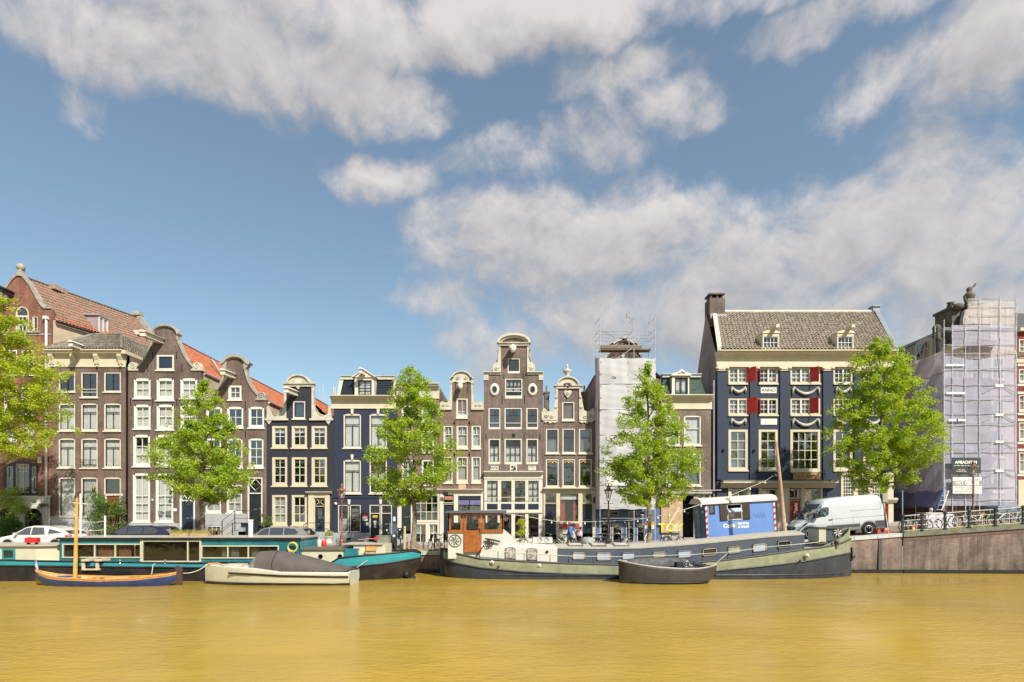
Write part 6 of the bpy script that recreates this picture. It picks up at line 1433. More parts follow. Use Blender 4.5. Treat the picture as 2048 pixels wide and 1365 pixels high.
    # anchor at the bow
    c = b.q(822,1149,32.3); m = MB().tube([c,(c[0]-.3,c[1]-.3,c[2]-.3),(c[0]-.7,c[1]-.3,c[2]-.1)],.09,6).tube([(c[0]-.1,c[1]-.3,c[2]-.3),(c[0]+.3,c[1]-.3,c[2]-.1)],.08,6).ball((c[0]-.2,c[1]-.3,c[2]+.02),.18,8); b.part('outboard_gear', m, GUM)
    for x in (240,330): c = b.q(x,1124.5,30.7); b.part('bollard', MB().lathe([(.05,-.1),(.05,.06),(.08,.08),(.08,.11)],c,8), CHROME)
    # poles and ropes on the roof, flue
    Yp = 32.4
    for (x,y) in ((161,988),(210,1032)): t = b.q(x,y,Yp); b.part('roof_pole', MB().tube([(t[0],t[1],z1),t],.05,7), BWHITE)
    t = b.q(146,1006,Yp); u = b.q(177,1009,Yp); b.part('cross_bar', MB().tube([t,u],.03,6), BWHITE)
    for y in (1043,1060): t = b.q(161,y,Yp); u = b.q(210,y,Yp); b.part('pole_rope', MB().tube([t,((t[0]+u[0])/2,t[1],t[2]-.06),u],.014,5), ROPE)
    t = b.q(501.5,1040,32.2); b.part('flue', MB().tube([(t[0],t[1],z1),(t[0],t[1],t[2]-.05)],.12,9).tube([(t[0],t[1],t[2]-.05),t],.16,9), M('cream_flue',(.58,.55,.47),.6))
    for x0,x1,h_ in ((262,300,1.5),(330,345,1),(430,470,1.2),(560,585,2)): b.bx('roof_timber',x0,1077.5-h_*2,x1,1077.5,32.1,32.4,BARE)
    return b
HB = houseboat()

def sloop():
    b = Boat('white_sloop', 'white motor launch under a folded grey-brown canopy', 560, 29.9)
    st = [(411,1128.5,1130,.04,.03,-.2),(418,1129.5,1131.5,.22,.1,-.25),(430,1131,1133,.45,.28,-.3),(470,1134,1136.5,.85,.62,-.3),(508,1136.5,1139,1.0,.8,-.3),(562,1144,1147,1.05,.85,-.3),(640,1144.5,1148,1.05,.82,-.3),(699,1145,1149,.92,.72,-.28)]
    P = b.hull(st, BWHITE, M('launch_white_yellow_bounce',(.50,.48,.375),.3,var=.08,coat=.3), deck=BWHITE)  # yellowish reflection on the white hull side is painted into its colour
    m = MB()
    for sg in (-1,1): m.tube([(b.q(x,y,29.9-h)[0],sg*(h+.06),b.q(x,y,29.9-h)[2]) for x,y,h in ((458,1146,.82),(500,1148.5,.98),(562,1152,1.04),(640,1153.5,1.03),(697,1154,.92))],.05,6)
    b.part('rubbing_strake', m, GUM)
    m = MB()
    for sg in (-1,1): m.tube([(p[0],sg*(p[5]*.45+p[1]*.55+.03),.07) for p in P],.07,5)
    b.part('boot_stripe', m, TAR)
    # canopy
    prof = [(506,1131,1135,.55),(512,1118,1136,.75),(522,1103.5,1138.5,.85),(545,1101.5,1141,.9),(559,1102,1142.5,.92),(585,1105.5,1143,.92),(620,1115,1143,.9),(665,1127,1143,.86),(690,1134.5,1143,.8),(702,1138.5,1143,.7)]
    rings = []
    for i,(x,yt,yb,hw) in enumerate(prof):
        c = b.q(x,yt,29.9); z0 = b.q(x,yb,29.9-hw)[2]; zt = c[2]; r = []
        for j in range(13):
            a = math.pi*j/12; cs = math.cos(a); sn = math.sin(a)
            w = .03*math.sin(i*2.3+j*1.7)
            r.append((c[0]+w*1.5, -cs*hw*(1+.04*math.sin(j*2+i)), z0+(zt-z0)*(sn**.75)+w*1.1*(0<j<12)))
        rings.append(r)
    cv = M('taupe_canvas',(.085,.075,.07),.85,var=.15,vs=2,bump=.3,bs=3)
    b.part('canopy', MB().loft(rings[2:], closed=False, cap=False), cv)
    b.part('spray_hood', MB().loft(rings[:3], closed=False, cap=False), M('pale_hood_window',(.24,.225,.20),.25,var=.35,vs=4))
    m = MB(); 
    r0 = rings[4]; m.tube([(p[0],p[1]*1.01,p[2]+.01) for p in r0],.02,5); b.part('canopy_zip', m, GUM)
    m = MB()
    for i in range(12):
        f = i/11; x = 520+f*178; c = b.q(x,1143+1.5*(f>.2)-3*(1-f)**3,28.86); m.ball((c[0],c[1],c[2]),.022,6)
    b.part('canopy_stud', m, CHROME)
    m = MB(); c0, c1 = b.q(416,1128,29.6), b.q(446,1131,29.3); m.tube([c0,(c0[0]+.5,c0[1],c0[2]+.03),c1],.04,6); b.part('toe_rail', m, PINE)
    b.part('foredeck_hatch', MB().box(b.q(455,1132,29.9)[0],b.q(490,1132,29.9)[0],-.35,.35,b.q(470,1134,29.05)[2]-.03,b.q(470,1134,29.05)[2]+.07), M('beige_hatch',(.5,.43,.34),.6))
    m = MB(); c0, c1 = b.q(424,1141.5,29.62), b.q(438,1141.5,29.38)
    for i in range(7): f = i/6; m.tube([(c0[0]+(c1[0]-c0[0])*f, c0[1]+(c1[1]-c0[1])*f-.03, c0[2]-.04), (c0[0]+(c1[0]-c0[0])*(f+.05), c0[1]+(c1[1]-c0[1])*(f+.05)-.03, c0[2]+.04+.04*(i in (0,2)))], .007, 4)
    b.part('painted_name', m, M('grey_lettering',(.25,.22,.16),.6))
    return b
sloop()

def sailboat():
    b = Boat('wooden_sailing_boat', 'small blue varnished wooden sailing boat with bare golden mast', 212, 29.0)
    st = [(72,1142,1144.5,.03,.02,.35),(80,1147,1151,.18,.08,.1),(95,1153,1157.5,.36,.2,-.1),(120,1157,1161,.55,.38,-.15),(193,1160.5,1164,.68,.5,-.15),(270,1158,1161.5,.6,.42,-.15),(318,1152.5,1156,.36,.2,-.1),(338,1149.5,1153,.18,.08,.05),(353,1146,1149.5,.03,.02,.25)]
    b.hull(st, M('varnished_strake',(.40,.20,.07),.35,var=.25,vs=4,coat=.3), M('blue_hull_paint',(.028,.045,.13),.4,var=.25,vs=2), inner=M('inner_boat_wood',(.42,.33,.2),.6,var=.3,vs=4), cap=PINE, floor=.1, upname='sheer_strake')
    t, f = b.q(154,996,29), b.q(150,1160,29); b.part('mast', MB().tube([(f[0],f[1],.1),t],[.1,.055],9), PINE)
    b.part('thwart', MB().box(b.q(140,1155,29)[0],b.q(148,1155,29)[0],-.55,.55,.36,.41), BARE); b.part('thwart', MB().box(b.q(186,1155,29)[0],b.q(194,1155,29)[0],-.6,.6,.34,.39), BARE); b.part('thwart', MB().box(b.q(258,1155,29)[0],b.q(267,1155,29)[0],-.52,.52,.36,.41), BARE)
    b.part('blue_cover', MB().prism_z([(b.q(112,1150,29)[0],-.3),(b.q(137,1150,29)[0],-.42),(b.q(137,1150,29)[0],.42),(b.q(112,1150,29)[0],.3)],.38,.45), M('bright_blue_canvas',(.03,.08,.30),.7))
    m = MB(); p = [b.q(x,y,29) for x,y in ((352,1172),(352,1140),(350,1134),(353,1131.5),(360,1132),(364.5,1137),(365,1172))]; m.prism([(c[0],c[2]) for c in p],-.03,.03); b.part('rudder', m, M('dark_brown_rudder',(.07,.045,.04),.5))
    c0, c1 = b.q(345,1146,29), b.q(300,1149,29); b.part('tiller', MB().tube([c0,c1],.025,6), PINE)
    c = b.q(75,1133,29); b.part('bow_fender', MB().tube([b.q(72,1120,29),b.q(73,1132,29),b.q(76,1143,29)],.06,7).tube([b.q(76,1146,29),b.q(77,1156,29)],.07,7), M('blue_white_fender',(.35,.4,.6),.5))
    b.part('oar', MB().tube([b.q(175,1156,28.8),b.q(300,1152,28.9)],.03,6), PINE)
sailboat()

def barge():
    b = Boat('converted_barge', 'long sage green and navy converted barge with varnished wheelhouse', 1290, 33.4)
    st = [(886,1098,1116,.12,.1,.2),(889,1102,1120,.7,.35,-.1),(900,1105,1124,1.05,.7,-.4),(914,1108,1127.5,1.3,1.0,-.5),(963,1119,1136.5,1.75,1.6,-.5),(1047,1124,1144.7,1.85,1.78,-.5),(1139,1128,1148.5,1.85,1.8,-.5),(1236,1130.5,1150.5,1.85,1.8,-.5),(1378,1127,1147.5,1.85,1.8,-.5),(1454,1120.5,1140.5,1.85,1.8,-.5),(1530,1111,1132.5,1.85,1.75,-.5),(1606,1100,1123.5,1.72,1.5,-.5),(1645,1095.5,1117,1.45,1.15,-.5),(1668,1091.5,1112.5,1.15,.85,-.5),(1686,1086,1109,.75,.5,-.45),(1697,1081,1107,.36,.25,-.4),(1702,1078,1106,.08,.06,-.3)]
    P = b.hull(st, SAGE, BNAVY, rub=BNAVY, deck=ROOFG, cap=M('dark_gunwale',(.05,.05,.045),.5))
    m = MB()
    for p in P[4:]: pass
    for sg in (-1,1): m.tube([(p[0],sg*(p[1]*.98+.04),p[2]*.5+p[4]*.5) for p in P[4:-3]],.012,4)
    m2 = MB()
    for sg in (-1,1): m2.tube([(p[0],sg*(p[5]*.5+p[3]*.5+.05),.24) for p in P[3:-2]],.05,5)
    b.part('weld_seam', m, SAGE); b.part('lower_fender_bar', m2, BNAVY)
    # cabin amidships
    Ys = 32.15; hw = b.Yc-Ys
    tp = [(1114,1097,1125),(1200,1098,1127.5),(1276,1097,1128),(1352,1092,1125),(1428.5,1085.5,1120),(1530,1075,1110),(1609,1069.5,1103)]
    S = []; T = []
    for x,yt,yb in tp:
        a, c = b.q(x,yt,Ys), b.q(x,yb,Ys-.06); S.append([(c[0],-hw-.06,c[2]-.2),(a[0],-hw,a[2])]); T.append([(a[0],-hw-.03,a[2]-.02),(a[0],-hw-.03,a[2]+.05),(a[0],-hw*.5,a[2]+.16),(a[0],0,a[2]+.2),(a[0],hw*.5,a[2]+.16),(a[0],hw,a[2]+.05)])
    m = MB().loft(S, closed=False, cap=False); m.loft([[(x,-y,z) for x,y,z in r] for r in S], closed=False, cap=False)
    e = S[-1]; m.add([e[0],e[1],(e[1][0],-e[1][1],e[1][2]),(e[0][0],-e[0][1],e[0][2])],[(0,1,2,3)]); b.part('cabin_side', m, BNAVY2)
    m = MB().loft(T, closed=False, cap=False, smooth=False); q = T[-1]; m.add(q,[tuple(range(6))]); b.part('cabin_roof', m, ROOFG)
    for x in (1143,1190,1236):                          # roof hatches
        a = b.q(x,1097.5,Ys); m = MB().add([(a[0]-.15,-hw*.8,a[2]+.16),(a[0]+.7,-hw*.8,a[2]+.16),(a[0]+.7,-.1,a[2]+.26),(a[0]-.15,-.1,a[2]+.26),(a[0]-.15,-hw*.8,a[2]+.06),(a[0]+.7,-hw*.8,a[2]+.06),(a[0]+.7,-.1,a[2]+.16),(a[0]-.15,-.1,a[2]+.16)],[(0,1,2,3),(0,1,5,4),(1,2,6,5),(2,3,7,6),(3,0,4,7)])
        o = b.part('roof_hatch', m, M('dark_hatch_frame',(.12,.11,.10),.5)); MB().add([(a[0]-.08,-hw*.75,a[2]+.172),(a[0]+.63,-hw*.75,a[2]+.172),(a[0]+.63,-.16,a[2]+.262),(a[0]-.08,-.16,a[2]+.262)],[(0,1,2,3)]).build('hatch_pane', M('milky_plastic',(.42,.39,.34),.5), o)
    def bw(x0,y0,x1,y1,kind):
        A, B = b.q(x0,y1,Ys-.03), b.q(x1,y0,Ys-.03); cx = (x0+x1)/2; d = A[1]-.03
        sl = (b.q(cx+30,0,Ys)[0]-b.q(cx-30,0,Ys)[0]); zz = lambda x: 0.
        import bisect
        f = 0
        for i in range(len(tp)-1):
            if tp[i][0] <= cx <= tp[i+1][0]: f = -(tp[i+1][1]-tp[i][1])/(tp[i+1][0]-tp[i][0])
        s_ = f*(B[0]-A[0])/2; w = .05
        def qd(ax,bx_,az,bz,y): return [(ax,y,az-s_+2*s_*(ax-A[0])/(B[0]-A[0])),(bx_,y,az-s_+2*s_*(bx_-A[0])/(B[0]-A[0])),(bx_,y,bz-s_+2*s_*(bx_-A[0])/(B[0]-A[0])),(ax,y,bz-s_+2*s_*(ax-A[0])/(B[0]-A[0]))]
        m = MB()
        for (ax,bx_,az,bz) in ((A[0],B[0],B[2]-w,B[2]),(A[0],B[0],A[2],A[2]+w),(A[0],A[0]+w,A[2],B[2]),(B[0]-w,B[0],A[2],B[2])):
            m.add(qd(ax,bx_,az,bz,d-.03)+qd(ax,bx_,az,bz,d+.03),[(0,1,2,3),(4,5,6,7),(0,1,5,4),(1,2,6,5),(2,3,7,6),(3,0,4,7)])
        o = b.part('window', m, [M('brass_window_frame',(.36,.30,.22),.4,.3), CHROME][kind])
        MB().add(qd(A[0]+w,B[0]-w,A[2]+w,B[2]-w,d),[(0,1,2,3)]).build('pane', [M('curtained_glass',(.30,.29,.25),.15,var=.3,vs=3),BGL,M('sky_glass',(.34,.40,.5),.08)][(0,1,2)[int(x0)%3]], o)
    for x0,y0,x1,y1,k in ((1145,1105,1170.5,1119,0),(1193.6,1105.5,1222,1121,0),(1244,1105,1270,1120,1),(1305,1104,1331.5,1115,0),(1355,1101,1383,1116,1),(1405,1097,1433,1112,0),(1455,1093,1482,1107,1),(1505,1088,1532.6,1103,0),(1555,1082,1581.6,1096.5,1)): bw(x0,y0,x1,y1,k)
    # white aft cabin
    Yw = 32.05; hw2 = b.Yc-Yw
    ring = []
    for x,yt,yb in ((960,1088.5,1124),(1030,1091,1127),(1114.5,1095,1129)):
        a, c = b.q(x,yt,Yw), b.q(x,yb,Yw); ring.append([(a[0],-hw2,c[2]-.15),(a[0],-hw2+.02,a[2]-.08),(a[0],-hw2+.1,a[2]),(a[0],-hw2*.3,a[2]+.1),(a[0],hw2*.3,a[2]+.1),(a[0],hw2-.1,a[2]),(a[0],hw2,c[2]-.15)])
    m = MB().loft(ring, closed=False, cap=False, smooth=False); m.add(ring[-1],[tuple(range(7))]); m.add(ring[0],[tuple(range(7))]); b.part('aft_cabin', m, BWHITE)
    for x0,x1,yt,yb in ((1010,1031,1095,1121),(1053,1074.5,1097,1123)):
        A, B = b.q(x0,yb,Yw), b.q(x1,yt,Yw); cx = (A[0]+B[0])/2; d = A[1]-.03; rx = (B[0]-A[0])/2; zt = B[2]-rx*.35
        pr = [(A[0],A[2]),(B[0],A[2]),(B[0],zt)]+[(cx+rx*math.cos(R(t)),zt+rx*.35*math.sin(R(t))) for t in range(20,180,20)]+[(A[0],zt)]
        m = MB().prism(pr, d, d+.04); o = b.part('arched_window', m, M('dark_hatch_frame'))
        pi = [(cx+(x-cx)*.82, A[2]+.06+(z-A[2])*.86) for x,z in pr]; MB().prism(pi, d-.012, d-.002).build('pane', M('etched_glass',(.30,.28,.25),.2,var=.7,vs=7), o)
    c = b.q(1094,1104,Yw); b.part('mushroom_light', MB().lathe([(.03,-.05),(.08,-.04),(.08,0)],c,9,axis='y'), TAR)
    o = b.bx('skylight_box',1066,1076,1105,1087,33.0,34.0,BWHITE)
    for x in (1080,1093): c = b.q(x,1080,33.0); MB().lathe([(.14,-.03),(.14,-.005)],(c[0],c[1],c[2]),12,axis='y').build('porthole', M('grey_port',(.33,.33,.32),.4), o)
    # wheelhouse
    Yh, Yk = 32.1, 34.3; d = Yh-b.Yc
    L = lambda x,y: b.q(x,y,Yh)
    m = MB(); A, B = L(896,1107), L(1006,1064.5); m.box(A[0],L(927,0)[0],d,Yk-b.Yc,A[2]-.3,B[2]); m.box(L(963,0)[0],B[0],d,Yk-b.Yc,A[2]-.5,B[2]); m.box(L(927,0)[0],L(963,0)[0],d+.08,Yk-b.Yc,A[2]-.3,B[2]); b.part('wheelhouse_base', m, BWHITE)
    zb, zt = B[2], L(0,1026.5)[2]
    hl = [[(L(x0,0)[0],L(0,y1)[2]),(L(x0,0)[0],L(0,y0)[2]),(L(x1,0)[0],L(0,y0)[2]),(L(x1,0)[0],L(0,y1)[2])] for x0,y0,x1,y1 in ((902,1031,921,1060),(968.5,1030,999.5,1059.5))]
    m = MB().wall([(A[0],zb),(A[0],zt),(L(926.5,0)[0],zt),(L(926.5,0)[0],zb)], hl[:1], d-.03, .08); m.wall([(L(963,0)[0],zb),(L(963,0)[0],zt),(B[0],zt),(B[0],zb)], hl[1:], d-.03, .08)
    for xx in (A[0],B[0]-.06): m.box(xx,xx+.06,d-.03,d+.15,zb,zt); m.box(xx,xx+.06,Yk-b.Yc-.15,Yk-b.Yc,zb,zt); m.box(xx,xx+.06,d+.15,Yk-b.Yc-.15,zb,zb+.2); m.box(xx,xx+.06,d+.15,Yk-b.Yc-.15,zt-.15,zt)
    m.box(A[0],B[0],Yk-b.Yc-.06,Yk-b.Yc,zb,zb+.25); m.box(A[0],B[0],Yk-b.Yc-.06,Yk-b.Yc,zt-.15,zt)
    for x in (896,930,965,1003): c = L(x,0)[0]; m.box(c-.04,c+.08,Yk-b.Yc-.08,Yk-b.Yc,zb,zt)
    m.box(A[0]-.03,B[0]+.03,d-.07,d-.03,zb-.03,zb+.06); b.part('wheelhouse', m, WOOD)
    for h_ in hl: o = MB().add([(x,d+.02,z) for x,z in h_],[(0,1,2,3)]).build('wheelhouse_pane', GL, b.root)
    MB().box(A[0]+.2,B[0]-.2,d+1.2,d+1.4,zb,zb+.5).build('helm_console', M('dark_green_seat',(.05,.12,.07),.7), b.root)
    D0, D1 = L(927.5,1105), L(962.5,1028); m = MB()
    m.wall([(D0[0],D0[2]),(D0[0],D1[2]),(D1[0],D1[2]),(D1[0],D0[2])],[[(L(933,0)[0],L(0,1061)[2]),(L(933,0)[0],L(0,1033)[2]),(L(957,0)[0],L(0,1033)[2]),(L(957,0)[0],L(0,1061)[2])]], d-.06, .07)
    for x0,x1 in ((936,944),(946,955)): m.box(L(x0,0)[0],L(x1,0)[0],d-.07,d-.06,L(0,1101)[2],L(0,1067)[2])
    m.box(D0[0],D1[0],d-.075,d-.06,L(0,1064)[2],L(0,1062)[2]); do = b.part('wheelhouse_door', m, WOOD)
    MB().add([(L(933,0)[0],d-.02,L(0,1061)[2]),(L(957,0)[0],d-.02,L(0,1061)[2]),(L(957,0)[0],d-.02,L(0,1033)[2]),(L(933,0)[0],d-.02,L(0,1033)[2])],[(0,1,2,3)]).build('pane', GL, do)
    MB().box(L(959,0)[0],L(960.5,0)[0],d-.1,d-.06,L(0,1064)[2],L(0,1056)[2]).build('handle', GUM, do)
    R0 = L(892,1026); R1 = L(1012,1022); m = MB().add([(R0[0],d-.3,zt+.0),(R1[0],d-.3,zt+.0),(R1[0],Yk-b.Yc+.25,zt+.02),(R0[0],Yk-b.Yc+.25,zt+.02),(R0[0],d-.3,zt+.10),(R1[0],d-.3,zt+.16),(R1[0],Yk-b.Yc+.25,zt+.18),(R0[0],Yk-b.Yc+.25,zt+.14)],[(0,1,2,3),(4,5,6,7),(0,1,5,4),(1,2,6,5),(2,3,7,6),(3,0,4,7)]); b.part('wheelhouse_roof', m, M('grey_blue_roof',(.09,.10,.14),.5))
    m = MB(); x0 = B[0]; m.add([(x0,d+.3,zb+.1),(x0+.75,d+.3,zb-.5),(x0+.75,1.1,zb-.5),(x0,1.1,zb+.1),(x0,d+.3,zb-1),(x0+.75,d+.3,zb-1),(x0+.75,1.1,zb-1),(x0,1.1,zb-1)],[(0,1,2,3),(0,1,5,4),(1,2,6,5),(2,3,7,6)]); b.part('sloped_coaming', m, BWHITE)
    # propeller emblems
    def emblem(cx,cy,Y,r,ring,nb=8):
        c = b.q(cx,cy,Y); m = MB()
        for i in range(nb):
            a = 2*math.pi*i/nb; pts = [(c[0]+r*f*math.cos(a+f*.9),c[1]-.02,c[2]+r*f*math.sin(a+f*.9)) for f in (.12,.35,.6,.85)]; m.tube(pts,[.008,.02*r/.35,.028*r/.35,.006] if ring else [.01,.035*r/.35,.045*r/.35,.01],5)
        if ring: m.tube([(c[0]+r*1.02*math.cos(R(t)),c[1]-.02,c[2]+r*1.02*math.sin(R(t))) for t in range(0,360,15)],.022,5,closed=True)
        return m, c
    m, c = emblem(910,1082,Yh,.33,True); o = b.part('wheel_emblem', m, M('dark_wheel',(.06,.065,.06),.4)); 
    # foredeck gear
    Yd = 32.6
    o = b.bx('winch_box',1638,1057,1652,1084,Yd,Yd+1.2,M('pale_green_grey',(.42,.43,.34),.5)); b.bx('winch_box',1652,1057,1683,1082,Yd+.05,Yd+1.15,BNAVY2); b.bx('winch_cover',1637,1055.5,1686,1058,Yd-.05,Yd+1.25,M('dark_gunwale'))
    m, c = emblem(1675,1066,Yd,.30,False,7); b.part('fan_emblem', m, BWHITE)
    for x,y in ((1661,1090),(1673,1087)): c = b.q(x,y,32.3); b.part('bollard', MB().lathe([(.1,-.25),(.1,.06),(.14,.08),(.14,.14),(.02,.16)],c,10), M('dark_gunwale'))
    m = MB(); pts = [b.q(x,y,Y) for x,y,Y in ((1645,1094,32.0),(1668,1084,32.3),(1686,1075,32.7),(1697,1064,33.1),(1700,1055,33.4))]; m.loft([[p,(p[0],p[1],p[2]-.5)] for p in pts], closed=False, cap=False); m.loft([[(p[0],-p[1],p[2]),(p[0],-p[1],p[2]-.5)] for p in pts], closed=False, cap=False); m.tube(pts,.03,6); b.part('bow_bulwark', m, SAGE)
    # railing
    m = MB(); top = [(963,1100),(1047,1107),(1139,1112.5),(1236,1114),(1378,1110),(1454,1105),(1530,1095),(1606,1088),(1640,1084.5)]
    Yr = 31.7; m.tube([b.q(x,y,Yr) for x,y in top],.022,6); b.part('rail', m, M('pale_rail',(.42,.40,.35),.5))
    for x,y0,y1 in ((996,1103,1119),(1048,1107,1124),(1100,1110,1126),(1137,1112.5,1128),(1186,1113.5,1129.5),(1236,1114,1130.5),(1357,1110.5,1128),(1404,1108,1124),(1455,1104.5,1120),(1506,1098,1114),(1557,1092,1107),(1606,1088,1100)):
        b.part('stanchion', MB().tube([b.q(x,y0,Yr),b.q(x,y1,Yr)],.018,5), M('dark_gunwale'))
    b.part('rudder', b.qb(MB(),880,1096,889,1156,33.3,33.5), BNAVY)
    b.bx('stern_bollard',905,1098,913,1106,32.6,32.9,M('royal_blue_post',(.02,.05,.16),.5))
    for x,y in ((984,1125.5),(1078,1132),(1614,1112)): c = b.q(x,y,31.55); b.part('fairlead', MB().lathe([(.03,-.05),(.12,-.03),(.12,.02)],c,10,axis='y'), BWHITE)
    for x,y in ((997,1133.5),(1600,1122)): c = b.q(x,y,31.5); b.part('drain_hole', MB().lathe([(.01,-.03),(.06,-.03),(.06,.02)],c,9,axis='y'), GUM)
    # hose, mast, anchor
    m = MB()
    for i in range(3): m.tube([b.q(976+i*3+5*math.sin(R(t)),1088-i+14*math.cos(R(t))*.5,Yw-.1) for t in range(0,360,30)],.02,5,closed=True)
    m.tube([b.q(970,1078,Yw-.1),b.q(985,1080,Yw-.1),b.q(1000,1084,Yw-.1)],.05,6); m.tube([b.q(968,1091,31.8),b.q(951,1115,31.8)],.03,5); b.part('coiled_hose', m, GUM)
    t, f = b.q(1552.5,883,33.6), b.q(1570,1066,33.6); b.part('mast', MB().tube([f,((t[0]+f[0])/2,t[1],(t[2]+f[2])/2),t],[.125,.11,.065],10), M('old_spar',(.30,.20,.125),.6,var=.25,vs=5,bump=.2))
    b.part('roof_pole', MB().tube([b.q(1473,1082,33.0),b.q(1560,1062,33.4)],.03,5), M('dark_gunwale'))
    c = b.q(1703,1095,33.2); b.part('anchor', MB().tube([c,(c[0]+.02,c[1],c[2]-.7)],.05,6).tube([(c[0]-.2,c[1],c[2]-.45),(c[0],c[1],c[2]-.75),(c[0]+.2,c[1],c[2]-.5)],.06,6), GUM)
    b.part('draught_mark', b.qb(MB(),1688,1108,1691,1135,32.35,32.4), BWHITE) if False else None
    return b
BG = barge()

def grey_boat():
    b = Boat('grey_tender', 'small open grey steel boat lying against the barge', 1330, 30.1)
    st = [(1238,1121.5,1124.5,.05,.03,-.1),(1243,1123,1126.5,.25,.14,-.2),(1256,1126,1130,.5,.35,-.25),(1282,1131,1135,.74,.6,-.25),(1314,1135.5,1139.5,.85,.72,-.25),(1360,1138.5,1142.5,.85,.72,-.25),(1395,1138.5,1142,.74,.58,-.2),(1415,1135.5,1139,.5,.3,-.1),(1428,1132,1135.5,.22,.1,.3),(1433,1130.5,1133.5,.06,.03,.6)]
    gm = M('satin_grey_hull',(.045,.043,.043),.45,var=.3)
    b.hull(st, gm, gm, inner=M('dark_grey_inner',(.04,.04,.043),.6), cap=M('pale_grey_rail',(.30,.29,.28),.5), floor=.35)
    m = MB(); rr = []
    for x,yt,hw in ((1254,1124,.2),(1262,1118,.34),(1300,1116.5,.55),(1340,1116.5,.6),(1372,1117,.52),(1379,1121,.46)):
        c = b.q(x,yt,30.3); rr.append([(c[0],hw*.9-.02,.5),(c[0],hw*.9+.02,c[2]-.03),(c[0],hw*.9+.07,c[2]),(c[0],hw*.9+.12,c[2]-.03),(c[0],hw*.9+.14,.5)])
    b.part('seat_back', MB().loft(rr, closed=False, cap=False), M('dark_padding',(.028,.03,.036),.6))
    c = b.q(1367,1130,29.9); b.part('engine_cover', MB().box(c[0]-.35,c[0]+.3,-.3,.3,.7,c[2]+.12), M('dark_padding'))
    m = MB(); r = .16; m.tube([(c[0]+.1,-.34+.02,c[2]+.05+0)]+[(c[0]+.1+r*math.cos(R(t)),-.36,c[2]+.05+r*math.sin(R(t))) for t in range(0,361,30)],.016,5)
    for t in range(0,180,45): m.tube([(c[0]+.1-r*math.cos(R(t)),-.36,c[2]+.05-r*math.sin(R(t))),(c[0]+.1+r*math.cos(R(t)),-.36,c[2]+.05+r*math.sin(R(t)))],.01,4)
    b.part('steering_wheel', m, CHROME)
    c0, c1 = b.q(1386,1128,29.7), b.q(1412,1132,29.7); b.part('rolled_cover', MB().tube([c0,c1],[.1,.09],8), M('dark_padding'))
    m = MB()
    for x,y,h_ in ((1257,1126.3,.5),(1285,1131.3,.75),(1314,1135.6,.85),(1341,1137.4,.86),(1368,1138.6,.83),(1396,1138.4,.73),(1417,1135,.46)):
        q = b.q(x,y,30.1-h_); m.tube([(q[0]+.06*math.cos(R(t)),q[1],q[2]+.06*math.sin(R(t))) for t in range(0,360,45)],.018,4,closed=True)
    b.part('rail_lashing', m, GUM)
    m = MB()
    for sg in (-1,1): m.tube([(b.q(x,1160,30.1-h_)[0],sg*(h_+.015),.09) for x,h_ in ((1246,.2),(1262,.45),(1290,.68),(1325,.8),(1365,.8),(1398,.66),(1416,.36))],.06,5)
    b.part('boot_stripe', m, GUM)
    c = b.q(1379,1147,29.3); b.part('hull_mark', MB().add([(c[0]-.15,-.79,c[2]),(c[0]+.2,-.79,c[2]+.03),(c[0]+.16,-.795,c[2]+.11),(c[0]-.12,-.795,c[2]+.1)],[(0,1,2,3)]), GUM)
grey_boat()

# mooring lines
def line(label, pts, r=.016, mat=None, sag=.0):
    P = [px(*p) for p in pts]; m = MB(); out = []
    for a, c in zip(P, P[1:]):
        for i in range(8):
            t = i/8; out.append((a[0]+(c[0]-a[0])*t, a[1]+(c[1]-a[1])*t, a[2]+(c[2]-a[2])*t-sag*4*t*(1-t)))
    out.append(P[-1]); o = m.tube(out, r, 5).build('mooring_line', mat or ROPE); tag(o, label, 'rope', 'mooring lines')
line('slack rope between the sailing boat rudder and the white launch', [(366,1147,29.0),(413,1131,29.8)], .02, sag=.12)
line('taut rope from the white launch stern to the houseboat bow', [(713,1136,30.2),(748,1112,31.4)], .015)
line('rope looped over the houseboat side above the sailing boat', [(303,1150,28.6),(306,1130,30.6),(311,1126,30.7)], .022, sag=.03)
line('short rope from the grey tender bow to the barge rail', [(1428,1131,30.1),(1455,1107,31.7)], .012)
# ------------------------------------------------------------------ trees and plants
BARK = M('elm_bark', (.16,.125,.085), .9, var=.35, vs=6, bump=.6, bs=14, col2=(.25,.22,.14), c2s=3)
LEAF1 = leafmat('elm_leaf', (.165,.285,.02,1), (.36,.45,.036,1))
LEAF2 = leafmat('elm_leaf_pale', (.24,.34,.022,1), (.40,.45,.035,1))
LEAF3 = leafmat('shrub_leaf', (.05,.12,.014,1), (.10,.19,.02,1), .35)
def leaves(m, rnd, c, r, n, size, flat=.75, d=None):
    for _ in range(n):
        while True:
            p = Vector((rnd.uniform(-1,1), rnd.uniform(-1,1), rnd.uniform(-1,1)))
            if p.length < 1: break
        p = Vector((p.x, p.y, p.z*flat))*r+c
        if d is not None: p += d*rnd.uniform(-1,1)
        a = Vector((rnd.gauss(0,1), rnd.gauss(0,1), rnd.gauss(0,.6))).normalized(); nrm = Vector((rnd.gauss(.25,.7), rnd.gauss(-.25,.7), rnd.gauss(.6,.6))).normalized()
        b = a.cross(nrm)
        if b.length < .1: continue
        b.normalize(); s = size*rnd.uniform(.65,1.3); q = a*s*.5; w = b*s*.33
        o = len(m.v); m.v += [tuple(p-q), tuple(p+w-q*.1), tuple(p+q), tuple(p-w-q*.1)]; m.f.append([o,o+1,o+2,o+3]); m.m.append(0); m.s.append(False)
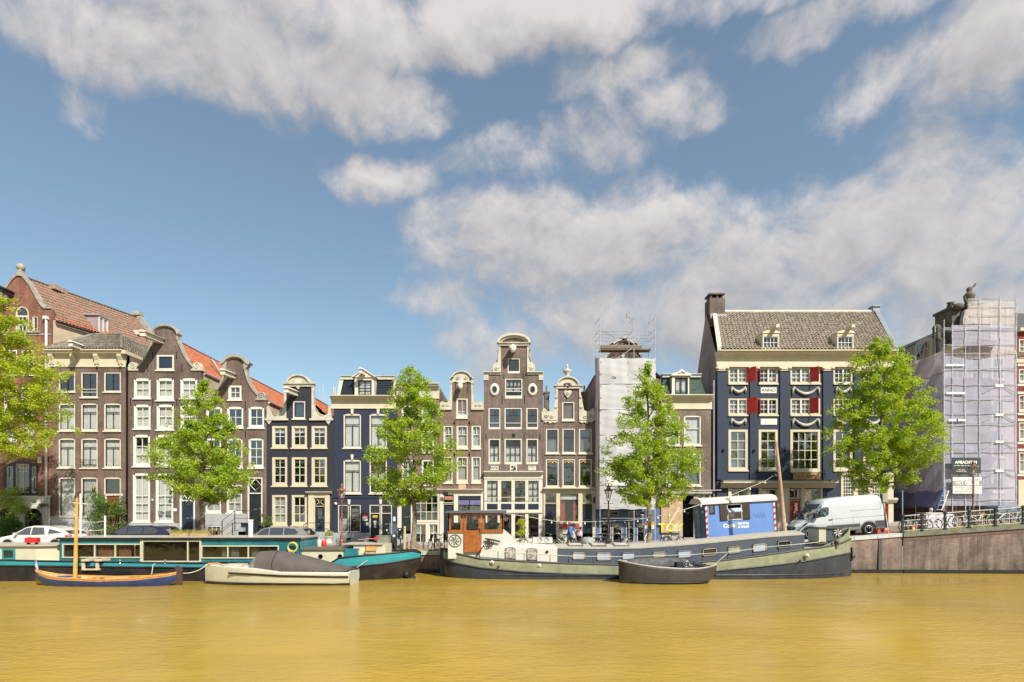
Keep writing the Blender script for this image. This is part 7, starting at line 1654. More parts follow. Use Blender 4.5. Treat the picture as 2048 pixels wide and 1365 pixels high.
def tree(name, label, bx, by, Y, prof, ztrunk, seed, nclump, per, size=.135, mat=None, r0=.17, lean=0., basez=None):
    """prof: crown outline as (y, x left, x right) in the photograph at distance Y"""
    rnd = random.Random(seed); k = Y/F; X0 = (bx-CX)*k; Z0 = basez if basez is not None else 0.
    root = thing(name, label, 'tree', (X0, Y, Z0), 0, 'canal-side elm trees')
    pr = [((yl-CX)*k-X0, (yr-CX)*k-X0, CZ+(HY-y)*k-Z0) for y,yl,yr in prof]
    def at(z):
        for (a0,b0,z0),(a1,b1,z1) in zip(pr, pr[1:]):
            if z1 <= z <= z0:
                t = (z-z1)/max(1e-6,z0-z1); return a1+(a0-a1)*t, b1+(b0-b1)*t
        return None
    zt, zb = pr[0][2], pr[-1][2]
    centres = []; tries = 0
    while len(centres) < nclump and tries < 20000:
        tries += 1
        z = zb+(zt-zb)*rnd.random(); w = at(z)
        if not w: continue
        cx, hw = (w[0]+w[1])/2, (w[1]-w[0])/2; a = rnd.random()*2*math.pi; rr = math.sqrt(rnd.random())
        if rr < .35 and rnd.random() < .5: continue
        if rnd.random() > (hw/3.0+.25): continue
        rag = .78+.3*math.sin(3*a+z*2.1+seed)*math.sin(z*1.7+seed*.7)+rnd.uniform(0,.12); x = cx+max(0,hw-.15)*rr*math.cos(a)*min(1.05,rag+.12); y = max(0,hw-.2)*rr*math.sin(a)*rag
        centres.append((Vector((x,y,z)), min(.5, .22+hw*.1)*rnd.uniform(.6,1.3)))
    m = MB()
    for c, r in centres:
        w = at(c.z); d = Vector((c.x-(w[0]+w[1])/2, c.y, .25+rnd.uniform(-.8,.8)))
        d = d.normalized()*r*rnd.uniform(.2,1.0) if d.length > .1 else None
        leaves(m, rnd, c, r*.75, int(per*(r/.5)**1.7), size, .9, d)
    for _ in range(nclump//2):                        # loose sprays at the rim
        z = zb+(zt-zb)*rnd.random(); w = at(z)
        if w:
            cx, hw = (w[0]+w[1])/2, (w[1]-w[0])/2; a = rnd.random()*6.28; leaves(m, rnd, Vector((cx+hw*1.03*math.cos(a), hw*1.03*math.sin(a), z)), .3, int(per*.2), size*.9)
    m.build('crown', mat or LEAF1, root)
    t = MB(); top = Vector((sum(pr[0][:2])/2, 0, zt-.5)); pts = []; rs = []
    for i in range(11):
        f = i/10; pts.append((top.x*f*f+lean*f+.05*math.sin(i*1.9+seed), .05*math.cos(i*1.4+seed), top.z*f)); rs.append(r0*(1.25 if i == 0 else 1)*(1-f*.88))
    t.tube(pts, rs, 9)
    for c, r in rnd.sample(centres, min(26, len(centres))):
        zs = max(ztrunk, c.z-rnd.uniform(.8,1.8)); f = min(.95, zs/top.z); s = Vector(pts[int(f*10)]); s.z = zs; mid = (s+c)/2+Vector((0,0,-.12))
        t.tube([s, mid, c], [r0*(1-f)*.45+.015, r0*(1-f)*.3+.012, .012], 5)
    t.build('trunk', BARK, root)
    return root
tree('elm_tree', 'slim elm in front of the bell and curved gable houses', 404, 1098, 36.2, [(763,408,414),(790,385,437),(815,362,448),(850,352,462),(878,340,468),(900,318,484),(930,306,494),(960,318,496),(985,345,478),(1004,385,440)], 3.2, 11, 200, 190)
tree('elm_tree', 'elm with a tall narrow top before the navy house', 828, 1100, 35.9, [(734,818,828),(765,790,856),(800,782,878),(850,765,884),(885,748,905),(915,734,926),(945,742,915),(975,748,892),(1000,770,850),(1012,800,822)], 3.1, 23, 200, 190)
tree('elm_tree', 'pyramid-shaped elm in front of the white tarpaulin', 1298, 1098, 36.0, [(728,1290,1297),(765,1272,1318),(800,1252,1340),(840,1238,1352),(880,1220,1378),(915,1207,1394),(945,1208,1396),(975,1218,1378),(1000,1240,1356),(1012,1280,1330)], 3.0, 37, 215, 190)
tree('elm_tree', 'largest elm beside the white van near the bridge', 1766, 1075, 37.9, [(678,1745,1768),(700,1724,1790),(735,1702,1820),(780,1688,1842),(820,1668,1850),(860,1664,1856),(890,1660,1868),(915,1664,1866),(940,1684,1838),(965,1700,1815),(985,1730,1785)], 3.2, 41, 265, 195, basez=1.15, r0=.2)
tree('elm_tree', 'light green elm crown leaning in from the left edge', -46, 1098, 35.8, [(592,-70,14),(620,-90,30),(660,-100,44),(700,-120,66),(735,-130,112),(770,-130,128),(800,-140,100),(840,-150,118),(865,-150,126),(885,-140,92),(905,-110,56),(918,-80,20)], 3.0, 53, 330, 185, mat=LEAF2)

def bush(label, x0, y0, x1, y1, Y, seed, n=26, per=70, size=.1, mat=None, name='shrub', depth=.5):
    rnd = random.Random(seed); k = Y/F; xc = (x0+x1)/2; a, b = px(x0,y1,Y), px(x1,y0,Y); zb = max(0., gz(a[0]))
    root = thing(name, label, 'shrub', ((a[0]+b[0])/2, Y, zb)); m = MB(); t = MB(); w = (b[0]-a[0])/2
    for i in range(n):
        u, v = rnd.uniform(-1,1), rnd.random()**.8; z = (a[2]-zb)+(b[2]-a[2])*v; x = u*w*(1-.35*v); y = rnd.uniform(-depth,depth)
        leaves(m, rnd, Vector((x,y,z)), w*.28*rnd.uniform(.7,1.2)+.08, per, size)
        if i%2 == 0: t.tube([(x*.2,y*.2,0),(x*.7,y*.7,z*.6),(x,y,z)],[.025,.018,.006],4)
    m.build('foliage', mat or LEAF3, root); t.build('stem', BARK, root); return root
bush('rose bush growing up beside the brown-red door', 172, 992, 256, 1078, 43.3, 3, 40, 80, .13)
bush('climbing shrub over the white basement arches of the red house', -10, 978, 58, 1040, 43.4, 5, 26, 80, .13, LEAF1)
bush('low dark hedge under the white basement arches', -15, 1040, 46, 1078, 42.6, 6, 26, 90, .12)
bush('thin creeper on the right of the white basement arches', 74, 985, 92, 1018, 43.6, 7, 10, 40, .11)
bush('dark shrub between stoop and black-blue house', 522, 1030, 546, 1065, 43.2, 8, 12, 60, .11)
bush('bright yellow-green plant standing on the barge deck', 1032, 1040, 1052, 1085, 33.9, 9, 16, 50, .09, LEAF2, 'potted_bamboo', .2)

# the trees on the near bank, behind the camera, that the windows mirror
def near_trees():
    rnd = random.Random(77); m = MB()
    for i in range(14):
        c = Vector((-62+i*9.5+rnd.uniform(-1.5,1.5), -9+rnd.uniform(-1,1), .9))
        for _ in range(26): leaves(m, rnd, c+Vector((rnd.uniform(-3.4,3.4), rnd.uniform(-2,2), rnd.uniform(3.,9.))), 1.1, 30, .5)
    o = m.build('near_bank_foliage', LEAF3); o['kind'] = 'stuff'; o['label'] = 'elm foliage of the near bank mirrored in the windows'; o['category'] = 'foliage'
near_trees()
# ------------------------------------------------------------------ vehicles
CGL = glass('car_glass', (.22,.26,.27), .22)
TYRE = M('tyre_rubber', (.015,.015,.016), .8, var=.2)
RIM = M('alloy_rim', (.42,.43,.44), .3, .8, var=.1)
LAMPC = M('headlamp_lens', (.6,.62,.62), .15, var=.2, vs=8)
LAMPR = M('tail_lamp_lens', (.42,.02,.015), .2, var=.15)
PLAST = M('grey_bumper_plastic', (.045,.05,.058), .6, var=.1)
def wheel(parent, x, y, r, w=.2):
    m = MB().lathe([(r*.62,-w/2),(r*.93,-w/2),(r,-w*.35),(r,w*.35),(r*.93,w/2),(r*.62,w/2)],(x,y,r),22,axis='y'); o = m.build('wheel', TYRE, parent)
    q = MB(); s = -1 if y < 0 else 1
    q.lathe([(.001,s*w*.30),(r*.16,s*w*.40),(r*.2,s*w*.3)],(x,y,r),14,axis='y')
    for i in range(6):
        a = 2*math.pi*i/6; q.tube([(x+r*.12*math.cos(a),y+s*w*.33,r+r*.12*math.sin(a)),(x+r*.6*math.cos(a),y+s*w*.4,r+r*.6*math.sin(a))],[.045,.035],5)
    q.tube([(x+r*.62*math.cos(R(t)),y+s*w*.42,r+r*.62*math.sin(R(t))) for t in range(0,360,20)],.03,5,closed=True); q.build('rim', RIM, o)
    MB().lathe([(.001,0),(r*.6,0)],(x,y+s*w*.1,r),14,axis='y').build('brake_disc', PLAST, o)
def car(name, label, X, Y, Z, L, H, W, paint, gh, belt, hood, rot=0., wheels=(.19,.80), wr=.32, win=None, cat='car'):
    """nose at -x. gh: greenhouse side outline (fraction of L, fraction of H); hood: body top line (fraction, height fraction)"""
    root = thing(name, label, cat, (X,Y,Z), rot, 'cars parked along the quay'); hw = W/2
    def top(f):
        for (a,za),(b,zb) in zip(hood,hood[1:]):
            if a <= f <= b: return (za+(zb-za)*(f-a)/max(1e-6,b-a))*H
        return hood[-1][1]*H
    n = 34; rings = []
    for i in range(n+1):
        f = i/n; x = -L/2+L*f; e = min(1., (min(f,1-f)/.07)**.5 if min(f,1-f) < .07 else 1.); w = hw*(.78+.22*e); zt = top(f); zb = .2+.1*(1-e)
        for wf in wheels:
            d = abs(x-(-L/2+L*wf)); 
            if d < wr*1.18: zb = max(zb, wr+math.sqrt(max(0,(wr*1.18)**2-d*d)))
        zm = min(zt-.03, max(zb+.02, .55)); rings.append([(x,-w*.94,zb),(x,-w,min(zt-.02,max(zb+.01,.45))),(x,-w,zm+(zt-zm)*.5),(x,-w*.93,zt-.02),(x,-w*.6,zt+.015*e),(x,w*.6,zt+.015*e),(x,w*.93,zt-.02),(x,w,zm+(zt-zm)*.5),(x,w,min(zt-.02,max(zb+.01,.45))),(x,w*.94,zb)])
    MB().loft(rings, closed=True, cap=True).build('body', paint, root)
    zb_ = belt*H
    def yw(z): t = max(0,(z-zb_)/(H-zb_)); return hw*(.93-.22*t)
    G = [(-L/2+L*f, H*z) for f,z in gh]; m = MB(); ns = len(G)
    A = [(x,-yw(z),z) for x,z in G]; B = [(x,yw(z),z) for x,z in G]
    m.add(A+B, [(i,i+1,i+1+ns,i+ns) for i in range(ns-1)], 0, True); t = tessellate_polygon([[Vector((x,z,0)) for x,z in G]]); m.add(A, [tuple(q) for q in t], 0); m.add(B, [tuple(q) for q in t], 0)
    m.build('cabin', paint, root)
    for poly in win:
        P = [(-L/2+L*f, H*z) for f,z in poly]
        for s in (-1,1):
            V = [(x, s*(yw(z)+.012), z) for x,z in P]; MB().add(V, [tuple(range(len(V)))]).build('side_window', CGL, root)
    f0, f1 = G[0], G[1]; m = MB().add([(f0[0]-.02,-yw(f0[1])*.92,f0[1]+.02),(f0[0]-.02,yw(f0[1])*.92,f0[1]+.02),(f1[0]-.03,yw(f1[1])*.9,f1[1]+.0),(f1[0]-.03,-yw(f1[1])*.9,f1[1]+.0)],[(0,1,2,3)]); m.build('windscreen', CGL, root)
    g0, g1 = G[-1], G[-2]; MB().add([(g0[0]+.02,-yw(g0[1])*.9,g0[1]+.03),(g0[0]+.02,yw(g0[1])*.9,g0[1]+.03),(g1[0]+.03,yw(g1[1])*.9,g1[1]-.03),(g1[0]+.03,-yw(g1[1])*.9,g1[1]-.03)],[(0,1,2,3)]).build('rear_window', CGL, root)
    for wf in wheels:
        for s in (-1,1): wheel(root, -L/2+L*wf, s*(hw-.1), wr)
    for s in (-1,1):
        MB().box(-L/2+.05,-L/2+.42,s*(hw*.86)-.12,s*(hw*.86)+.12,top(.06)-.16,top(.06)-.04).build('headlight', LAMPC, root)
        MB().box(L/2-.36,L/2-.02,s*(hw*.88)-.1,s*(hw*.88)+.1,top(.97)-.22,top(.97)-.04).build('tail_light', LAMPR, root)
        xm = -L/2+L*gh[0][0]+.35; MB().box(xm-.06,xm+.06,s*(hw+.02),s*(hw+.2),zb_+.02,zb_+.16).build('mirror', paint, root)
        for fx in (.46,.66): MB().box(-L/2+L*fx,-L/2+L*fx+.2,s*hw-.02,s*hw+.025,zb_-.12,zb_-.085).build('door_handle', paint, root)
    return root
PW = M('white_car_paint', (.56,.56,.54), .22, var=.03, coat=.8); PB = M('dark_blue_car_paint', (.012,.018,.045), .2, var=.05, coat=.8); PG = M('silver_beige_car_paint', (.30,.28,.25), .25, .4, var=.04, coat=.6)
HATCH = dict(gh=((.24,.63),(.40,.93),(.50,.995),(.66,.99),(.86,.86),(.97,.66)), belt=.62, hood=((0,.38),(.02,.45),(.10,.55),(.24,.635),(.55,.63),(.9,.68),(.98,.64),(1,.5)), win=(((.275,.645),(.405,.905),(.47,.935),(.47,.645)),((.485,.645),(.485,.935),(.63,.925),(.66,.66)),((.70,.67),(.70,.87),(.80,.80),(.88,.71))))
ESTATE = dict(gh=((.22,.63),(.36,.92),(.46,.99),(.70,.995),(.90,.93),(.985,.66)), belt=.62, hood=((0,.36),(.02,.46),(.10,.56),(.22,.635),(.55,.64),(.9,.66),(.985,.64),(1,.5)), win=(((.26,.65),(.37,.90),(.44,.945),(.44,.65)),((.455,.65),(.455,.945),(.64,.945),(.64,.66)),((.655,.66),(.655,.945),(.80,.90),(.85,.75),(.82,.68))))
cx = lambda p, Y: (p-CX)/F*Y
car('parked_hatchback', 'white hatchback parked behind the aft end of the houseboat', cx(86,36.6), 36.6, .0, 4.85, 1.56, 1.8, PW, **HATCH)
car('parked_estate_car', 'dark blue estate car parked behind the houseboat', cx(279,36.6), 36.6, .0, 4.8, 1.58, 1.84, PB, **ESTATE)
car('parked_hatchback', 'silver-beige car parked in front of the black-blue house', cx(556,36.6), 36.6, .0, 4.5, 1.5, 1.8, PG, **ESTATE)

def van():
    Y = 36.9; X = cx(1666,Y); r = thing('white_van', 'white panel van parked nose left beside the largest elm', 'van', (X,Y,gz(X)-.02), 0, 'vehicles on the bridge ramp'); r.rotation_euler = (0,-math.atan(.075),0)
    L, H, W = 5.85, 2.5, 2.05; hw = W/2; pt = M('van_white', (.44,.475,.515), .3, var=.05, vs=1, coat=.4)
    prof = [(0,.48),(.02,.60),(.05,.72),(.11,.98),(.16,1.16),(.20,1.30),(.28,1.86),(.325,2.20),(.36,2.36),(.42,2.44),(.60,2.5),(.88,2.5),(.93,2.44),(.955,2.25),(.985,1.2),(1,.55)]
    def top(f):
        for (a,za),(b,zb) in zip(prof,prof[1:]):
            if a <= f <= b: return za+(zb-za)*(f-a)/(b-a)
        return .5
    wx = (-L/2+L*.155, -L/2+L*.79); wr = .36; rings = []; n = 60
    for i in range(n+1):
        f = i/n; x = -L/2+L*f; zt = top(f); e = min(1,(min(f*1.3,(1-f)*2)/.10)**.5) if min(f*1.3,(1-f)*2) < .1 else 1; w = hw*(.8+.2*e); zb = .36
        for c in wx:
            d = abs(x-c)
            if d < .46: zb = max(zb, .36+math.sqrt(.46**2-d*d)*.98)
        def yy(z): return w*(1-.10*max(0,(z-1.1)/1.4)**1.6)
        zs = [zb, max(zb+.01,min(.95,zt-.02)), max(zb+.02,min(1.3,zt-.015)), max(zb+.03,min(1.9,zt-.01)), max(zb+.04,zt-.12)]
        ring = [(x,-yy(z),z) for z in zs]+[(x,-yy(zt)*.86,zt)]; rings.append(ring+[(a,-b,c) for a,b,c in ring[::-1]])
    MB().loft(rings, closed=True, cap=True).build('body', pt, r)
    Wf = lambda z: hw*(1-.10*max(0,(z-1.1)/1.4)**1.6)
    def side(nm, pts, mat, off=.012):
        for s in (-1,1): MB().add([(x,s*(Wf(z)+off),z) for x,z in pts],[tuple(range(len(pts)))]).build(nm, mat, r)
    F_ = lambda f: -L/2+L*f
    side('side_window', [(F_(.215),1.32),(F_(.29),1.84),(F_(.325),1.93),(F_(.375),1.93),(F_(.385),1.85),(F_(.375),1.45),(F_(.34),1.34)], CGL)
    for s in (-1,1): MB().box(F_(.262),F_(.27),s*Wf(1.6)-.015,s*Wf(1.6)+.018,1.33,1.74).build('window_pillar', PLAST, r)
    P0, P1 = (F_(.185),1.25), (F_(.325),2.16); MB().add([(P0[0]-.05,-.86,P0[1]),(P0[0]-.05,.86,P0[1]),(P1[0]-.05,.78,P1[1]),(P1[0]-.05,-.78,P1[1])],[(0,1,2,3)]).build('windscreen', CGL, r)
    side('windscreen_corner', [(F_(.175),1.20),(F_(.20),1.28),(F_(.30),1.95),(F_(.315),2.12),(F_(.285),1.93)], CGL)
    # grey lower cladding
    side('side_cladding', [(F_(.34),.66),(F_(.36),.56),(F_(.70),.56),(F_(.70),.76),(F_(.34),.76)], PLAST, .02)
    side('side_cladding', [(F_(.875),.5),(F_(.985),.45),(F_(.985),.86),(F_(.865),.86)], PLAST, .02)
    m = MB()
    for s in (-1,1):
        for c in wx: m.tube([(c+.47*math.cos(R(t)),s*(hw+.0),.36+.46*math.sin(R(t))) for t in range(0,181,20)],.05,6)
    m.build('wheel_arch', PLAST, r)
    m = MB().box(F_(0)-.05,F_(.1),-.95,.95,.28,.58); m.add([(F_(.03),-.99,.28),(F_(.11),-1.03,.34),(F_(.11),-1.03,.6),(F_(.0),-.95,.6)],[(0,1,2,3)]); m.build('front_bumper', PLAST, r); MB().box(F_(.98),F_(1)+.06,-.98,.98,.36,.62).build('rear_bumper', PLAST, r)
    MB().box(F_(.005)-.04,F_(.05),-.6,.6,.66,.86).build('grille', PLAST, r)
    for s in (-1,1):
        m = MB().add([(F_(.02),s*.72,.84),(F_(.085),s*.98,.80),(F_(.095),s*1.0,1.02),(F_(.05),s*.74,1.0)],[(0,1,2,3)]); m.build('headlight', LAMPC, r)
        MB().box(F_(.985)-.05,F_(.993),s*.88-.08,s*.88+.09,.85,1.35).build('tail_light', LAMPR, r)
        mo = MB().box(F_(.205),F_(.245),s*(hw+.04),s*(hw+.26),1.30,1.62).build('mirror', GUM, r); MB().box(F_(.243),F_(.25),s*(hw+.08),s*(hw+.2),1.30,1.38).build('indicator', M('orange_lens',(.6,.12,.03),.3), mo)
        MB().box(F_(.37),F_(.41),s*(hw-.02),s*(hw+.03),1.10,1.15).build('door_handle', GUM, r)
    for s in (-1,1):
        g = lambda pts: MB().tube([(x,s*(Wf(z)+.004),z) for x,z in pts],.009,4).build('panel_seam', M('seam_gap_grey',(.2,.21,.22),.8), r)  # grey lines along the panel joints
        g([(F_(.40),2.28),(F_(.93),2.28)]); g([(F_(.40),1.16),(F_(.97),1.16)]); g([(F_(.41),.5),(F_(.41),1.2),(F_(.395),2.28)]); g([(F_(.63),.76),(F_(.63),1.3)]); g([(F_(.60),1.58),(F_(.94),1.58)]); g([(F_(.94),1.58),(F_(.925),2.28)]); g([(F_(.2),.7),(F_(.2),1.25)])
    for c in wx:
        for s in (-1,1): wheel(r, c, s*(hw-.12), wr, .24)
van()

def trailer():
    Y = 37.4; X = cx(1484,36.25); z = gz(X); r = thing('site_cabin_trailer', 'blue site cabin trailer with white curved roof and dark shutters', 'trailer', (X,Y,z+.15), 0, 'vehicles on the bridge ramp'); r.rotation_euler = (0,-math.atan(.06),0)
    L, D = 4.42, 2.3; a, b = -L/2, L/2; y0, y1 = -D/2, D/2; z0, z1 = .25, 2.55
    bl = M('cornflower_blue_panel',(.125,.235,.53),.4,var=.06); db = M('petrol_blue_door',(.03,.125,.24),.45,var=.12)
    hl = [[(a+.30,1.84),(a+.30,2.36),(a+.58,2.36),(a+.58,1.84)],[(a+1.38,1.42),(a+1.38,2.38),(a+2.32,2.38),(a+2.32,1.42)]]
    m = MB().wall([(a,z0),(a,z1),(b,z1),(b,z0)], hl, y0, .08); m.box(b-.03,b,y0+.002,y1,z0,z1); m.box(a,b,y1-.03,y1,z0,z1); m.box(a,b,y0+.01,y1,z0-.06,z0); m.build('body', bl, r)
    MB().box(a+.1,b-.1,y0+.9,y0+.95,z0,z1).build('cabin_interior', DARKIN, r)
    for i in range(2):
        o = MB().box(a-.04,a,y0+.04+i*1.12,y0+1.13+i*1.12,z0,z1-.08).build('end_door', db, r); MB().box(a-.07,a-.04,y0+.15+i*1.12,y0+.5+i*1.12,z1-.62,z1-.5).build('hinge', BWHITE, o); MB().tube([(a-.08,y0+1.0+i*.3,z0+.1),(a-.08,y0+1.0+i*.3,z1-.2)],.02,5).build('lock_bar', CHROME, o)
    prof = [(y0-.12,z1-.1),(y0-.12,z1+.03),(y0+.1,z1+.2),(y0+.5,z1+.3),(0,z1+.34),(y1-.5,z1+.3),(y1+.12,z1)]
    MB().prism_y(prof, a-.25, b+.12).build('roof', M('cream_white_roof',(.55,.53,.48),.5,var=.08), r)
    MB().add([(a+.30,y0+.04,1.84),(a+.58,y0+.04,1.84),(a+.58,y0+.04,2.36),(a+.30,y0+.04,2.36)],[(0,1,2,3)]).build('pane', BGL, r)
    m = MB()
    for x0,x1,za,zb in ((a+.27,a+.30,1.82,2.39),(a+.58,a+.61,1.82,2.39),(a+.27,a+.61,1.80,1.84),(a+.27,a+.61,2.36,2.40)): m.box(x0,x1,y0-.02,y0+.02,za,zb)
    m.build('small_window', GUM, r)
    w = MB()
    for x0,x1,za,zb in ((a+1.38,a+2.32,1.36,1.43),(a+1.38,a+1.43,1.42,2.38),(a+2.27,a+2.32,1.42,2.38),(a+1.38,a+2.32,2.33,2.40)): w.box(x0,x1,y0-.03,y0+.05,za,zb)
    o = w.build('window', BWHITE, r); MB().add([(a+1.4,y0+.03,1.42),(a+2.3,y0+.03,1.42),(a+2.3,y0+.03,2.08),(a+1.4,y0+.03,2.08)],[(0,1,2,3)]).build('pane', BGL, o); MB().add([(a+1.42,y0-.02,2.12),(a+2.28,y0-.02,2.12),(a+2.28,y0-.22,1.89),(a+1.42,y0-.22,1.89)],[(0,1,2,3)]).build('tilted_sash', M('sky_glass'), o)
    bw = M('dark_brown_shutter',(.055,.035,.03),.6)
    for x0,x1 in ((a+.92,a+1.36),(a+2.34,a+2.80)): 
        m = MB().box(x0,x1,y0-.06,y0-.01,1.38,2.42)
        for i in range(4): m.box(x0+.02+i*(x1-x0)/4,x0-.01+(i+1)*(x1-x0)/4,y0-.075,y0-.06,1.40,2.40)
        m.build('shutter', bw, r)
    MB().box(a+.92,a+2.8,y0-.05,y0-.01,2.42,2.47).build('shutter_rail', bw, r)
    for x in (a+.0,b-.13):
        MB().box(x,x+.13,y0-.025,y0-.003,z0+.03,z1-.1).build('marker_strip', BWHITE, r)
        m = MB()
        for i in range(6): zz = z0+.14+i*.38; m.add([(x+.005,y0-.03,zz),(x+.125,y0-.03,zz+.05),(x+.125,y0-.03,zz+.22),(x+.005,y0-.03,zz+.17)],[(0,1,2,3)])
        m.build('red_marker', REDP, r)
    text('Collé', .34, TEXTW, r, (a+1.45,y0-.01,1.02), bold=.012, extrude=.004); MB().box(a+1.86,a+1.91,y0-.01,y0-.002,.80,1.25).build('green_bar', M('lime_print',(.35,.5,.05),.5), r)
    text('RENTAL', .2, TEXTW, r, (a+2.0,y0-.01,1.12), bold=.008, extrude=.004, align='LEFT'); text('& SALES', .2, TEXTW, r, (a+2.0,y0-.01,.91), bold=.008, extrude=.004, align='LEFT')
    m = MB(); rn = random.Random(2); xx = a+2.95
    for i in range(7): m.tube([(xx+i*.11+.05*math.sin(i),y0-.008,1.5+.1*math.sin(i*2)),(xx+i*.11+.1,y0-.008,1.7+.08*math.cos(i*3)),(xx+i*.11+.15,y0-.008,1.45-.03*i*.5)],.005,4)
    m.build('graffiti_tag', M('dark_blue_spray',(.03,.06,.2),.7), r)
    for x in (-.4,.4):
        for s in (-1,1): MB().lathe([(.12,-.1),(.30,-.1),(.30,.1),(.12,.1)],(x+.2,s*(D/2-.2),.15),16,axis='y').build('wheel', TYRE, r)
    MB().box(b,b+.5,-.05,.05,.2,.3).build('drawbar', GUM, r)
trailer()

# ------------------------------------------------------------------ bicycles and scooter
def bicycle(label, loc, rot, col, group='bicycles parked along the quay', tilt=0.):
    r = thing('bicycle', label, 'bicycle', loc, rot, group); r.rotation_euler = (tilt,0,rot)
    for x in (-.53,.53):
        m = MB().tube([(x+.33*math.cos(R(t)),0,.35+.33*math.sin(R(t))) for t in range(0,360,18)],.021,5,closed=True); o = m.build('wheel', TYRE, r)
        s = MB().tube([(x+.30*math.cos(R(t)),0,.35+.30*math.sin(R(t))) for t in range(0,360,24)],.012,4,closed=True)
        for t in range(0,360,30): s.tube([(x,0,.35),(x+.3*math.cos(R(t)),0,.35+.3*math.sin(R(t)))],.004,3,cap=False)
        s.build('rim', RIM, o)
    m = MB(); J = dict(bb=(-.08,0,.3),st=(-.2,0,.82),hd=(.34,0,.84),hl=(.37,0,.72),rw=(-.53,0,.35),fw=(.53,0,.35))
    for a,b,q in (('bb','st',.02),('bb','hl',.022),('st','hl',.018),('bb','rw',.013),('st','rw',.012),('hd','fw',.017)): m.tube([J[a],J[b]],q,6)
    m.build('frame', col, r)
    MB().tube([(.2,-.3,.98),(.28,-.26,1.02),(.34,-.1,1.03),(.34,.1,1.03),(.28,.26,1.02),(.2,.3,.98)],.014,5).tube([(.34,0,.84),(.34,0,1.03)],.014,5).build('handlebar', CHROME, r)
    MB().loft([[(-.36,-.1,.95),(-.36,.1,.95),(-.36,.08,1.0),(-.36,-.08,1.0)],[(-.22,-.07,.95),(-.22,.07,.95),(-.22,.06,1.0),(-.22,-.06,1.0)],[(-.06,-.025,.95),(-.06,.025,.95),(-.06,.02,.98),(-.06,-.02,.98)]]).tube([(-.2,0,.82),(-.21,0,.95)],.014,5).build('saddle', GUM, r)
    MB().tube([(-.85,0,.5),(-.75,0,.68),(-.55,0,.74),(-.3,0,.7)],.022,4).box(-.78,-.36,-.07,.07,.73,.745).build('mudguard', GUM, r)
    return r
def paint(n, c): return M(n, c, .35, var=.1, coat=.2)
K = paint('black_frame',(.02,.02,.022)); S = paint('silver_frame',(.45,.45,.43)); Bl = paint('blue_frame',(.03,.06,.26)); Wt = paint('white_frame',(.6,.6,.58)); Ye = paint('yellow_frame',(.55,.45,.03)); Tq = paint('teal_frame',(.05,.2,.2))
def bike_at(label, x, Y, rot, col, tilt=.08, group='bicycles parked along the quay'):
    X = (x-CX)/F*Y; bicycle(label, (X,Y,gz(X)+.0), R(rot), col, group, tilt)
bike_at('pale bicycle standing on the quay left of the wheelhouse', 866, 36.0, 75, Wt); bike_at('dark bicycle close behind the wheelhouse', 884, 36.3, 60, K)
for i,(l,x,Y,rot,c) in enumerate((('black bicycle nearest the ornate gable shop',1108,37.0,25,K),('cream bicycle left of the person in blue',1126,36.6,160,Wt),('dark bicycle just left of the person in blue',1134,37.3,20,K),('bicycle with silver frame beside the pink backpack',1172,37.6,170,S),
        ('blue bicycle left of the middle lamp',1200,36.4,70,Bl),('silver bicycle right of the blue one by the scaffold',1206,37.2,40,S),('violet-blue bicycle right of the middle lamp',1240,36.5,80,Bl),('pale bicycle leaning by the blue shopfront',1250,37.0,60,S),('blue covered bicycle below the yellow graffiti',1331,37.0,50,Bl),('black bicycle under the graffiti panel',1347,37.2,20,K),
        ('black bicycle left of the barge plant',985,36.6,20,K),('grey bicycle behind the barge skylight',1062,36.8,160,S),('dark bicycle behind the barge cabin end',1090,36.4,30,K))): bike_at(l,x,Y,rot,c)
for l,x,Y,rot,c in (('teal bicycle at the foot of the bridge railing',1818,35.9,15,Tq),('black bicycle behind the first railing bay',1836,35.7,170,K),('silver bicycle behind the first iron post',1860,35.6,10,S),('white bicycle leaning in the third railing bay',1902,35.6,175,Wt),('dark bicycle in the third railing bay',1918,35.9,10,K),('silver bicycle just left of the bridge lamp',1930,35.5,5,S),
        ('cream bicycle right of the bridge lamp',1957,35.4,172,Wt),('yellow bicycle leaning on the bridge railing',1968,35.7,8,Ye),('white bicycle in the last railing bay',1995,35.3,5,Wt),('navy bicycle in the last railing bay',2010,35.6,178,Bl),('silver bicycle by the last iron post',2030,35.3,170,S),('black bicycle behind the last iron post',2040,35.7,12,K)): bike_at(l,x,Y,rot,c,.1,'bicycles on the bridge')

